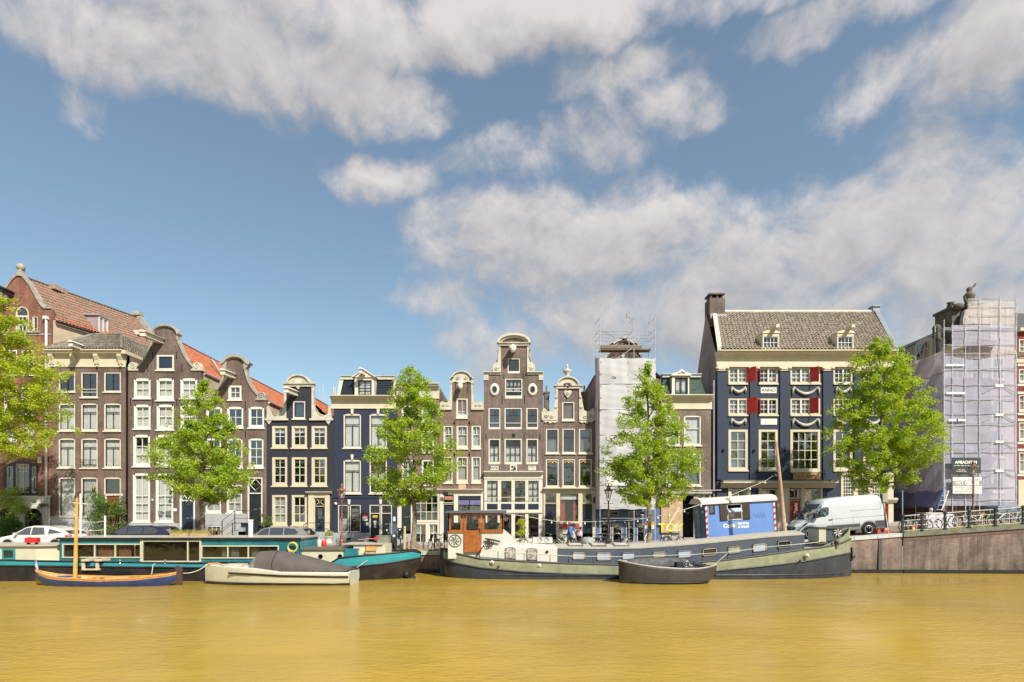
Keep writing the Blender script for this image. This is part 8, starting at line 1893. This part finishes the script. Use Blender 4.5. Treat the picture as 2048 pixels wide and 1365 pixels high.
def scooter():
    Y = 35.9; X = cx(783,Y); r = thing('motor_scooter', 'black motor scooter with tall smoky windscreen on the quay', 'scooter', (X,Y,0), R(-62))
    for x in (-.6,.6): o = MB().lathe([(.12,-.06),(.22,-.06),(.24,0),(.22,.06),(.12,.06)],(x,0,.24),16,axis='y').build('wheel', TYRE, r); MB().lathe([(.001,-.05),(.12,-.05),(.12,.05),(.001,.05)],(x,0,.24),10,axis='y').build('rim', RIM, o)
    bm = M('scooter_black',(.025,.027,.03),.25,var=.1,coat=.5)
    MB().loft([[(-.8,-.1,.5),(-.8,.1,.5),(-.8,.08,.68),(-.8,-.08,.68)],[(-.5,-.2,.35),(-.5,.2,.35),(-.5,.17,.75),(-.5,-.17,.75)],[(-.1,-.18,.3),(-.1,.18,.3),(-.1,.14,.72),(-.1,-.14,.72)],[(.1,-.16,.2),(.1,.16,.2),(.1,.16,.3),(.1,-.16,.3)],[(.35,-.17,.2),(.35,.17,.2),(.35,.15,.32),(.35,-.15,.32)]]).build('body', bm, r)
    MB().loft([[(.33,-.2,.25),(.42,-.2,.25),(.42,.2,.25),(.33,.2,.25)],[(.44,-.24,.6),(.56,-.2,.6),(.56,.2,.6),(.44,.24,.6)],[(.40,-.16,1.0),(.5,-.14,1.0),(.5,.14,1.0),(.40,.16,1.0)]]).build('leg_shield', bm, r)
    MB().loft([[(-.85,-.13,.75),(-.85,.13,.75),(-.85,.1,.86),(-.85,-.1,.86)],[(-.3,-.14,.72),(-.3,.14,.72),(-.3,.12,.8),(-.3,-.12,.8)],[(0,-.1,.7),(0,.1,.7),(0,.08,.76),(0,-.08,.76)]]).build('seat', GUM, r)
    MB().tube([(.38,-.36,1.06),(.42,0,1.02),(.38,.36,1.06)],.02,6).build('handlebar', GUM, r)
    for s in (-1,1): MB().tube([(.4,s*.3,1.06),(.42,s*.38,1.25)],.01,5).lathe([(.001,-.015),(.08,-.01),(.08,.015)],(.42,s*.4,1.28),10,axis='x').build('mirror', CHROME, r)
    MB().loft([[(.5,-.26,1.05),(.53,0,1.05),(.5,.26,1.05)],[(.42,-.28,1.4),(.46,0,1.4),(.42,.28,1.4)],[(.32,-.2,1.68),(.36,0,1.72),(.32,.2,1.68)]],closed=False,cap=False).build('windscreen', glass('smoky_screen',(.55,.53,.48),.2), r)
    MB().lathe([(.001,.03),(.09,.02),(.1,-.03)],(.52,0,.92),12,axis='x').build('headlight', LAMPC, r); MB().tube([(.5,0,.5),(.6,0,.24)],.05,6).build('fork', GUM, r)
scooter()
# ------------------------------------------------------------------ street furniture
LGL = glass('lantern_glass', (.8,.82,.8), .12)
def lamp(label, x, Y, col, H=4.15, bend=0.):
    X = (x-CX)/F*Y; r = thing('street_lamp', label, 'street lamp', (X,Y,gz(X)+.01), 0, 'crown-topped street lamps')
    MB().lathe([(.20,0),(.20,.12),(.15,.16),(.15,.55),(.17,.6),(.13,.66),(.105,.9),(.12,.95),(.07,1.02),(.055,1.2)],n=8,smooth=False).build('base', col, r)
    MB().lathe([(.055,1.2),(.05,2.0),(.07,2.03),(.05,2.08),(.045,3.0),(.06,3.04),(.03,3.12)],n=10).build('shaft', col, r)
    MB().tube([(-.26,0,2.93),(.26,0,2.93)],.014,6).ball((-.27,0,2.93),.03,6).ball((.27,0,2.93),.03,6).build('ladder_bar', col, r)
    m = MB()
    for i in range(4):
        a = math.pi/4+math.pi/2*i; m.tube([(.03*math.cos(a),.03*math.sin(a),3.05),(.15*math.cos(a),.15*math.sin(a),3.14),(.12*math.cos(a),.12*math.sin(a),3.26)],.012,4)
    m.build('cradle', col, r)
    fr = MB(); n = 6
    for i in range(n):
        a = 2*math.pi*i/n+.26; b = 2*math.pi*(i+1)/n+.26
        p0, p1 = (.12*math.cos(a),.12*math.sin(a),3.25), (.25*math.cos(a),.25*math.sin(a),3.72); q0, q1 = (.12*math.cos(b),.12*math.sin(b),3.25), (.25*math.cos(b),.25*math.sin(b),3.72)
        fr.tube([p0,p1],.012,4).tube([p0,q0],.012,4).tube([p1,q1],.016,4); MB().add([p0,q0,q1,p1],[(0,1,2,3)]).build('lantern_pane', LGL, r)
        fr.tube([p1,(.31*math.cos(a),.31*math.sin(a),3.82)],[.016,.006],4)
        for t in (0.,.5): c = a+(b-a)*t; fr.tube([(.25*math.cos(c),.25*math.sin(c),3.72),(.27*math.cos(c),.27*math.sin(c),3.79)],[.03,.012],4)
    fr.build('lantern_frame', col, r)
    MB().lathe([(.25,3.72),(.2,3.80),(.13,3.86),(.09,3.88),(.09,3.97),(.12,3.99),(.05,4.05),(.03,4.1),(.04,4.14),(.005,4.2)],n=12).build('lantern_roof', col, r)
    MB().lathe([(.02,3.28),(.05,3.32),(.05,3.5),(.02,3.55)],n=8).build('lamp_bulb', M('milky_bulb',(.7,.68,.6),.4), r)
lamp('red-brown cast iron lamp beside the navy house front', 683.5, 35.7, M('red_brown_iron',(.16,.045,.035),.5,.2,var=.3,vs=9,col2=(.3,.2,.17),c2s=14))
lamp('dark plum street lamp in front of the white sheeting', 1217, 35.7, M('dark_plum_iron',(.06,.03,.035),.5,.2,var=.3,vs=9))
lamp('brown lamp standing on the bridge ramp before the nets', 1946.5, 36.2, M('rusty_brown_iron',(.10,.04,.03),.5,.2,var=.3,vs=9,col2=(.25,.19,.15),c2s=9), 4.2)

def railing():
    r = thing('bridge_railing', 'white-railed bridge balustrade with dark green iron posts', 'railing', (0,35,0)); g = M('dark_green_iron',(.035,.055,.052),.45,.2,var=.2); w = M('worn_white_rail',(.45,.42,.36),.6,var=.25,vs=8)
    xs = [1805,1844,1890,1938,1990.6,2046,2104]; pts = []
    for i,x in enumerate(xs):
        Yp = 35.1-(i*.055*1.6); X = (x-CX)/F*Yp; z = gz(X)+.02; pts.append((X,Yp-35,z))
        m = MB(); a, y = X, Yp-35
        m.lathe([(.09,0),(.12,.02),(.12,.1),(.08,.14),(.075,.3),(.11,.36),(.075,.42),(.075,.68),(.11,.74),(.075,.8),(.075,.98),(.12,1.02),(.12,1.08),(.07,1.12),(.02,1.16)],(a,y,z),8,smooth=False); m.build('post', g, r)
    for f in (1.03,.74,.42,.12):
        for p,q in zip(pts,pts[1:]): MB().tube([(p[0],p[1],p[2]+f),(q[0],q[1],q[2]+f)],.026 if f>1 else .019,6).build('rail', w, r)
    for p,q in zip(pts[1:],pts[2:]): c = [(a+b)/2 for a,b in zip(p,q)]; MB().tube([(c[0],c[1],c[2]+.12),(c[0],c[1],c[2]+.74)],.016,5).build('baluster', w, r)
    p = pts[0]; MB().tube([(p[0],p[1],p[2]),(p[0],p[1],p[2]+2.6)],.03,6).build('tall_pole', M('blue_grey_pole',(.14,.19,.22),.5), r)
railing()

def cable():
    P = [px(*p) for p in ((1010,1027,33.2),(1062,1035,34.6),(1110,1043,35.8),(1180,1044,36.),(1262,1041,36.),(1300,1036,35.8),(1345,1027,35.8),(1412,1006,36.2))]
    r = thing('string_lights', 'cable of white bulbs from the wheelhouse to the blue trailer', 'string lights', P[0]); o = Vector(P[0])
    MB().tube([Vector(p)-o for p in P],.016,4).build('cable', ROPE, r)
    n = 0
    for a,b in zip(P,P[1:]):
        for t in (.35,.85): q = Vector(a).lerp(Vector(b),t)-o; MB().lathe([(.02,0),(.02,-.06),(.05,-.1),(.055,-.14),(.03,-.18)],q,7).build('bulb', M('milky_bulb'), r)
    P = [px(*p) for p in ((1460,992,36.3),(1500,975,38.5),(1530,963,41),(1552,948,43.6))]; r = thing('string_lights', 'short cable of bulbs from the trailer roof to the blue house', 'string lights', P[0]); o = Vector(P[0])
    MB().tube([Vector(p)-o for p in P],.016,4).build('cable', ROPE, r)
    for p in P: MB().lathe([(.02,0),(.02,-.06),(.06,-.1),(.065,-.15),(.03,-.19)],Vector(p)-o,7).build('bulb', M('milky_bulb'), r)
cable()

# ------------------------------------------------------------------ small things on the quay and the boats
def simple(name, label, cat, mb, mat, loc, group=None): return tag(mb.build(name, mat, None, loc), label, cat, group)
def gl_(x, Y): X = (x-CX)/F*Y; return (X, Y, gz(X))
def small_things():
    X,Y,Z = gl_(847,36.0); r = thing('ticket_machine', 'slim brown ticket post right of the second tree', 'ticket post', (X,Y,Z)); bm = M('brown_post',(.13,.085,.055),.5); MB().box(-.05,.05,-.05,.05,0,1.55).build('post', bm, r); MB().box(-.11,.11,-.08,.08,1.0,1.6).build('box', bm, r)
    X,Y,Z = gl_(801,36.4); r = thing('green_bin', 'dark green waste bin left of the second tree', 'bin', (X,Y,Z)); MB().lathe([(.16,.7),(.2,1.3),(.22,1.32),(.18,1.4)],n=10).build('body', DGREEN, r); MB().tube([(0,0,0),(0,0,.75)],.04,6).build('post', DGREEN, r)
    r = thing('wooden_ladder', 'grey wooden ladder and pile standing at the houseboat bow', 'ladder', px(813,1104,34.9)); 
    MB().tube([(-.12,0,0),(-.10,0,1.55)],.07,7).build('pile', BARE, r); MB().tube([(.14,0,0),(.16,0,.95)],.035,6).build('stile', BARE, r)
    for i in range(5): MB().tube([(-.1,0,.12+i*.17),(.15,0,.12+i*.17)],.02,5).build('rung', BARE, r)
    X,Y,Z = gl_(657,42.6); r = thing('planter', 'white tub with green plant left of the red-brown lamp', 'planter', (X,Y,Z)); MB().lathe([(.26,0),(.3,.6),(.33,.62),(.3,.55)],n=12).build('pot', WPLAST, r); m = MB(); leaves(m, random.Random(4), Vector((0,0,.85)), .36, 260, .1); m.build('plant', LEAF1, r)
    for i,(x,l) in enumerate(((361,'left planter with dry grass on the houseboat roof'),(401,'right planter with dry grass on the houseboat roof'))):
        c = px(x,1077,32.3); r = thing('roof_planter', l, 'planter', (c[0],c[1],.96+.065), 0, 'planters on the houseboat roof'); MB().box(-.5,.5,-.18,.18,0,.17).build('trough', BARE, r); m = MB(); rn = random.Random(i)
        for _ in range(120): a = rn.uniform(-.48,.48); b = rn.uniform(-.15,.15); h = rn.uniform(.12,.3); d = rn.uniform(-.08,.08); m.add([(a-.012,b,.16),(a+.012,b,.16),(a+d,b,.16+h)],[(0,1,2)])
        m.build('grass', M('dry_grass',(.30,.27,.06),.8,var=.3,vs=6), r)
    c = px(65,1093,31.9); r = thing('gas_heater', 'small red box on legs on the aft houseboat roof', 'box', (c[0],c[1],c[2]+.0)); MB().box(-.32,.32,-.15,.15,.2,.48).build('case', REDP, r)
    for a in (-.22,.22): MB().box(a-.02,a+.02,-.1,.1,.02,.2).build('leg', GUM, r)
    c = px(590,1124,32.5)
    for x,l,cc,h in ((639,'white gas bottle beside the teal cabin end',BWHITE,.55),(648,'gas bottle with red band on the houseboat deck',REDP,.5)): q = px(x,1098,33.3); r = thing('gas_bottle', l, 'gas bottle', q, 0, 'gas bottles on the houseboat'); MB().lathe([(.12,0),(.15,.04),(.15,h*.8),(.1,h*.95),(.03,h)],n=12).build('body', cc, r); MB().lathe([(.03,h),(.03,h+.08),(.06,h+.09),(.06,h+.11)],n=8).build('valve', CHROME, r)
    c = px(586,1095,31.1); m = MB()
    for i in range(5): rr = .24+.02*math.sin(i*2); m.tube([(c[0]*0+rr*math.cos(R(t)),-.02-.02*i,rr*math.sin(R(t))+.03*math.sin(i)) for t in range(0,360,20)],.022,5,closed=True)
    simple('hose_coil', 'coiled yellow hose hanging on the teal cabin', 'hose', m, M('yellow_hose',(.52,.42,.06),.5,var=.2), c)
    c = px(590,1086,31.0); 
    c = px(741,1111,31.9); r = thing('folding_chair', 'orange folding chair on the houseboat bow', 'chair', c); oc = M('orange_canvas',(.52,.24,.08),.8)
    MB().add([(-.3,.02,.25),(.32,.02,.25),(.34,.1,.52),(-.28,.1,.52)],[(0,1,2,3)]).build('backrest', oc, r); MB().add([(-.3,-.4,.22),(.32,-.4,.22),(.32,0,.2),(-.3,0,.2)],[(0,1,2,3)]).build('seat', oc, r)
    for a in (-.28,.3): MB().tube([(a,-.4,0),(a,.0,.25),(a,.1,.55)],.015,5).build('leg', CHROME, r)
    c = px(767,1108,33.5); simple('deck_box', 'grey-green metal cabinet on the houseboat bow', 'cabinet', MB().box(-.36,.36,-.3,.3,0,1.02).box(-.38,.38,-.32,.32,1.02,1.06), M('grey_green_box',(.2,.21,.17),.7), c)
    c = px(735,1090,33.0); r = thing('pink_broom', 'pink-handled broom lying over the houseboat bow', 'broom', (c[0],c[1],c[2]+.3)); MB().tube([(-.55,0,.0),(.45,0,.06)],.018,6).build('handle', M('pink_handle',(.6,.2,.2),.5), r); MB().box(.4,.6,-.06,.06,-.03,.14).build('head', REDP, r)
    # signs on the third tree
    for x,l in ((1293,'orange and white board left of the trunk before the tarpaulin'),(1305.5,'orange and white board right of the trunk before the tarpaulin')):
        c = px(x,1058,35.7); r = thing('tree_notice', l, 'notice', c); MB().box(-.09,.09,-.02,.0,.0,.22).build('white_field', WHITE, r); MB().box(-.09,.09,-.02,.0,.221,.42).build('orange_field', M('orange_print',(.65,.26,.02),.6), r)
    a, b = px(1331,1062,37.5), px(1358.5,1015,37.8); simple('leaning_pole', 'pale wooden pole leaning by the graffiti board', 'pole', MB().tube([(0,0,0),(b[0]-a[0],b[1]-a[1],b[2]-a[2])],.04,6), M('pale_weathered_wood'), a)
    a, b = px(1285,1090,36.6), px(1294,1062,36.8); simple('trestle', 'white trestle legs left of the tarpaulin tree', 'trestle', MB().tube([(0,0,0),(b[0]-a[0],0,b[2]-a[2])],.025,5).tube([(.12,.1,0),(b[0]-a[0]+.12,.1,b[2]-a[2])],.025,5).tube([(b[0]-a[0],0,b[2]-a[2]),(b[0]-a[0]+.12,.1,b[2]-a[2])],.025,5), WHITE, a)
    # by the van
    a = px(1777.5,1068,35.9); t = px(1764.6,987,35.9); r = thing('tilted_road_sign', 'grey road sign on a tilted pale post beside the largest elm', 'road sign', a); d = Vector(t)-Vector(a); MB().tube([(0,0,0),tuple(d)],.03,6).build('post', M('pale_rail'), r); MB().box(d.x-.0,d.x+.3,-.06,-.03,d.z-.55,d.z).build('plate', M('sign_back_grey',(.25,.27,.25),.5), r)
    for x,l in ((1752,'red plastic barrier foot left of the largest elm'),(1771,'red plastic barrier right of the largest elm')): X,Y,Z = gl_(x,36.9); r = thing('red_barrier', l, 'barrier', (X,Y,Z-.02)); MB().loft([[(-.2,-.15,0),(.2,-.15,0),(.2,.15,0),(-.2,.15,0)],[(-.14,-.06,.55),(.14,-.06,.55),(.14,.06,.55),(-.14,.06,.55)]],smooth=False).build('body', REDP, r); MB().box(-.1,.1,-.13,-.1,.15,.3).build('reflector', BWHITE, r)
    c = gl_(1826,35.7); r = thing('orange_crate', 'orange crate with pale label at the foot of the railing', 'crate', c); MB().box(-.14,.14,-.12,.12,.05,.35).build('box', M('orange_plastic',(.55,.17,.08),.6), r); MB().box(-.09,.09,-.135,-.121,.1,.25).build('label', WHITE, r)
    c = gl_(1872,37.2); r = thing('white_planter_box', 'large white box wrapped in pale sheeting behind the railing', 'box', c); MB().box(-.85,.95,-.3,.5,.02,.95).build('body', M('pale_violet_sheet',(.55,.55,.62),.7,var=.12), r); MB().box(-.9,1.0,-.34,.54,.95,1.0).build('lid', BWHITE, r)
    c = gl_(1896,40.5); r = thing('blue_ladder', 'blue and white site ladder leaning on the scaffold corner', 'ladder', c)
    for a in (-.3,.05): MB().tube([(a-.5,0,.9),(a,0,2.3)],.035,5).build('stile', M('blue_plastic',(.05,.1,.3),.5) if a<0 else BWHITE, r)
    for i in range(5): f = i/4; MB().tube([(-.8+.5*f,0,.95+1.3*f),(-.45+.5*f,0,.95+1.3*f)],.02,5).build('rung', BWHITE, r)
    c = gl_(2005,42.3); simple('skip_bag', 'blue-grey skip bag standing behind the bicycles on the bridge', 'skip bag', MB().loft([[(-.8,-.6,0),(.8,-.6,0),(.8,.6,0),(-.8,.6,0)],[(-.82,-.6,.95),(.82,-.6,.95),(.82,.6,.95),(-.82,.6,.95)],[(-.7,-.5,1.1),(.74,-.5,1.15),(.74,.5,1.15),(-.7,.5,1.1)]], smooth=False), M('blue_grey_bag',(.13,.18,.22),.7), c)
    c = px(1176,1086,35.7); simple('grey_barrel_cover', 'grey rounded cover standing right of the pink backpack', 'cover', MB().loft([[(-.38,-.2,0),(.38,-.2,0),(.38,.2,0),(-.38,.2,0)],[(-.38,-.2,.22),(.38,-.2,.22),(.38,.2,.22),(-.38,.2,.22)],[(-.28,-.12,.34),(.28,-.12,.34),(.28,.12,.34),(-.28,.12,.34)]]), M('grey_cover',(.25,.26,.27),.7), c)
    X,Y,Z = gl_(430,42.8); r = thing('stone_planter', 'round stone tub with dry twigs beside the first tree', 'planter', (X,Y,Z)); MB().lathe([(.3,0),(.42,.5),(.48,.75),(.4,.75)],n=12).build('pot', M('pink_sandstone'), r); m = MB(); leaves(m, random.Random(8), Vector((0,0,.95)), .45, 160, .1); m.build('plant', M('dry_grass'), r)
    for x,l in ((433,'black iron post left of the stoop stairs'),(1812,'short black bollard by the bridge foot')): X,Y,Z = gl_(x,42.0 if x<1000 else 36.5); simple('iron_bollard', l, 'bollard', MB().lathe([(.09,0),(.09,.08),(.06,.12),(.05,.85),(.08,.9),(.06,1.0),(.01,1.04)],n=8), IRON, (X,Y,Z))
    X,Y,Z = gl_(833,35.5)
    m = MB(); rn = random.Random(12)
    for _ in range(700): a = rn.uniform(-.9,1.6); b = rn.uniform(-.1,.35); h = rn.uniform(.03,.1); m.add([(a-.01,b,0),(a+.012,b,0),(a+rn.uniform(-.04,.04),b,h)],[(0,1,2)])
    o = m.build('weeds', M('yellow_green_weeds',(.28,.30,.04),.8,var=.3,vs=6), None, (X,Y,Z+.02)); o['kind'] = 'stuff'; o['label'] = 'yellow-green weeds along the quay edge by the second tree'; o['category'] = 'weeds'
    m = MB()
    for _ in range(1500): f = rn.random(); a = QL+.3+f*8; b = rn.uniform(.05,.32)-(a-QL)*.055; h = rn.uniform(.03,.13); m.add([(a-.012,b,gz(a)),(a+.014,b,gz(a)),(a+rn.uniform(-.04,.04),b,gz(a)+h)],[(0,1,2)])
    o = m.build('weeds', MATS['yellow_green_weeds'], None, (0,35,.02)); o['kind'] = 'stuff'; o['label'] = 'dry weeds along the foot of the bridge railing'; o['category'] = 'weeds'
small_things()

# ------------------------------------------------------------------ people
SKIN = M('skin', (.42,.24,.16), .6, var=.08)
def person(label, loc, rot, J, mats, zones, h=1.72, group='people on the street'):
    """J: joints (name -> position), grown with a Skin modifier; zones(co) picks the clothing by place on the body"""
    E = [('pel','abd'),('abd','chest'),('chest','neck'),('neck','head'),('head','crown')]
    for s in 'lr': E += [('chest','sh'+s),('sh'+s,'el'+s),('el'+s,'wr'+s),('wr'+s,'ha'+s),('pel','hip'+s),('hip'+s,'kn'+s),('kn'+s,'an'+s),('an'+s,'to'+s)]
    RAD = dict(pel=(.15,.12),abd=(.145,.11),chest=(.165,.115),neck=(.06,.06),head=(.095,.11),crown=(.07,.08),sh=(.075,.075),el=(.05,.05),wr=(.036,.036),ha=(.045,.03),hip=(.095,.1),kn=(.065,.065),an=(.045,.045),to=(.04,.03))
    names = list(J); me = bpy.data.meshes.new('person'); me.from_pydata([J[n] for n in names], [(names.index(a),names.index(b)) for a,b in E], [])
    o = bpy.data.objects.new('person', me); COL.objects.link(o)
    md = o.modifiers.new('s','SKIN'); sv = me.skin_vertices[0].data
    for i,n in enumerate(names): k = n if n in RAD else n[:-1]; sv[i].radius = RAD[k]; sv[i].use_root = (n == 'pel')
    md.use_smooth_shade = True; sub = o.modifiers.new('b','SUBSURF'); sub.levels = sub.render_levels = 2
    m2 = bpy.data.meshes.new_from_object(o.evaluated_get(bpy.context.evaluated_depsgraph_get())); bpy.data.objects.remove(o)
    for m in mats: m2.materials.append(m)
    for p in m2.polygons: p.material_index = zones(p.center); p.use_smooth = True
    r = thing('person', label, 'person', loc, rot, group); r.scale = (h/1.72,)*3
    b = bpy.data.objects.new('body', m2); COL.objects.link(b); b.parent = r
    return r
def stand(**kw):
    J = dict(pel=(0,0,.95),abd=(0,0,1.1),chest=(0,0,1.34),neck=(0,-.01,1.5),head=(0,-.03,1.6),crown=(0,-.02,1.69))
    for s,q in (('l',-1),('r',1)): J.update({'sh'+s:(q*.18,0,1.4),'el'+s:(q*.23,.02,1.13),'wr'+s:(q*.22,-.08,.9),'ha'+s:(q*.22,-.11,.82),'hip'+s:(q*.09,0,.88),'kn'+s:(q*.1,-.02,.5),'an'+s:(q*.1,.02,.09),'to'+s:(q*.11,-.14,.04)})
    J.update(kw); return J
def hair(r, c, m, s=1.): MB().lathe([(.03,.115),(.085,.10),(.112,.04),(.115,-.03),(.095,-.08)],(c[0],c[1]+.015,c[2]),10).build('hair', m, r)
def people():
    Hd = M('dark_hair',(.03,.022,.018),.7); Hg = M('grey_hair',(.4,.38,.36),.7); BL = M('bright_blue_shirt',(.07,.16,.42),.8,var=.12); DK = M('dark_trousers',(.04,.04,.045),.8); BKC = M('black_coat',(.025,.025,.03),.8); GB = M('grey_blue_jacket',(.16,.21,.28),.8)
    # stooping person in blue, seen from behind
    J = stand(pel=(0,.0,.92),abd=(.03,-.03,1.07),chest=(.12,-.06,1.28),neck=(.2,-.08,1.40),head=(.25,-.09,1.48),crown=(.29,-.09,1.56),shl=(-.03,-.12,1.36),ell=(.0,-.2,1.1),wrl=(.16,-.24,.95),hal=(.22,-.26,.9),shr=(.24,.05,1.34),elr=(.34,.02,1.1),wrr=(.4,-.08,.95),har=(.42,-.12,.9))
    X,Y,Z = gl_(1139,36.9); r = person('person in a loose bright blue shirt stooping over the bicycles', (X,Y,Z), 0, J, [SKIN,BL,DK], lambda c: 0 if c.z > 1.42 else 1 if c.z > .78 else 2, 1.78); hair(r,(.26,-.09,1.52),Hd)
    X,Y,Z = gl_(1158,36.7); r = person('person in black carrying a pink backpack beside the bicycles', (X,Y,Z), R(20), stand(chest=(.03,-.08,1.3),neck=(.05,-.14,1.45),head=(.06,-.18,1.53),crown=(.06,-.18,1.62)), [SKIN,BKC,DK], lambda c: 0 if c.z > 1.46 else 1 if c.z > .85 else 2, 1.5); hair(r,(.06,-.17,1.57),Hd)
    b = thing('backpack', 'pale pink backpack on the back of the person in black', 'backpack', (X+.03,Y-.24,Z+.86)); MB().loft([[(-.13,-.06,0),(.13,-.06,0),(.13,.06,0),(-.13,.06,0)],[(-.16,-.09,.12),(.16,-.09,.12),(.16,.07,.12),(-.16,.07,.12)],[(-.14,-.07,.3),(.14,-.07,.3),(.14,.06,.3),(-.14,.06,.3)],[(-.07,-.03,.38),(.07,-.03,.38),(.07,.04,.38),(-.07,.04,.38)]]).build('bag', M('pink_fabric',(.62,.38,.42),.8), b); MB().box(-.09,.09,-.11,-.085,.06,.17).build('pocket', M('pink_fabric'), b)
    J = dict(pel=(0,0,.5),abd=(0,0,.66),chest=(0,-.02,.9),neck=(0,-.03,1.06),head=(0,-.05,1.16),crown=(0,-.04,1.25))
    for s,q in (('l',-1),('r',1)): J.update({'sh'+s:(q*.18,0,.96),'el'+s:(q*.24,-.1,.72),'wr'+s:(q*.14,-.3,.66),'ha'+s:(q*.1,-.36,.66),'hip'+s:(q*.1,-.06,.47),'kn'+s:(q*.12,-.46,.5),'an'+s:(q*.12,-.46,.09),'to'+s:(q*.12,-.6,.04)})
    X,Y,Z = gl_(1861,37.6); r = person('grey-haired person in blue-grey seated behind the railing', (X,Y,Z+.0), R(15), J, [SKIN,GB,DK], lambda c: 0 if c.z > 1.08 else 1 if c.z > .55 and c.y > -.3 else 2, 1.72); hair(r,(0,-.05,1.19),Hg)
    q = thing('stool', 'low wooden stool under the seated person behind the railing', 'stool', (X,Y,Z)); MB().box(-.2,.2,-.18,.18,.34,.39).build('seat', BARE, q)
    for a in (-.16,.16):
        for c in (-.14,.14): MB().box(a-.02,a+.02,c-.02,c+.02,0,.34).build('leg', BARE, q)
    # person leaning in the open attic window
    p = px(1541,768,YF+.35); r = person('person in a pale top leaning in an upper window of the wide blue house', (p[0],p[1],p[2]-.95), 0, stand(ell=(-.25,-.2,1.16),wrl=(-.1,-.36,1.1),hal=(-.04,-.4,1.1),elr=(.25,-.2,1.16),wrr=(.2,-.36,1.3),har=(.2,-.4,1.38)), [SKIN,M('pale_top',(.55,.5,.48),.8),DK], lambda c: 0 if c.z > 1.46 or c.y < -.24 else 1 if c.z > .85 else 2, 1.66, 'people at the windows'); hair(r,(0,-.03,1.64),Hd)
people()
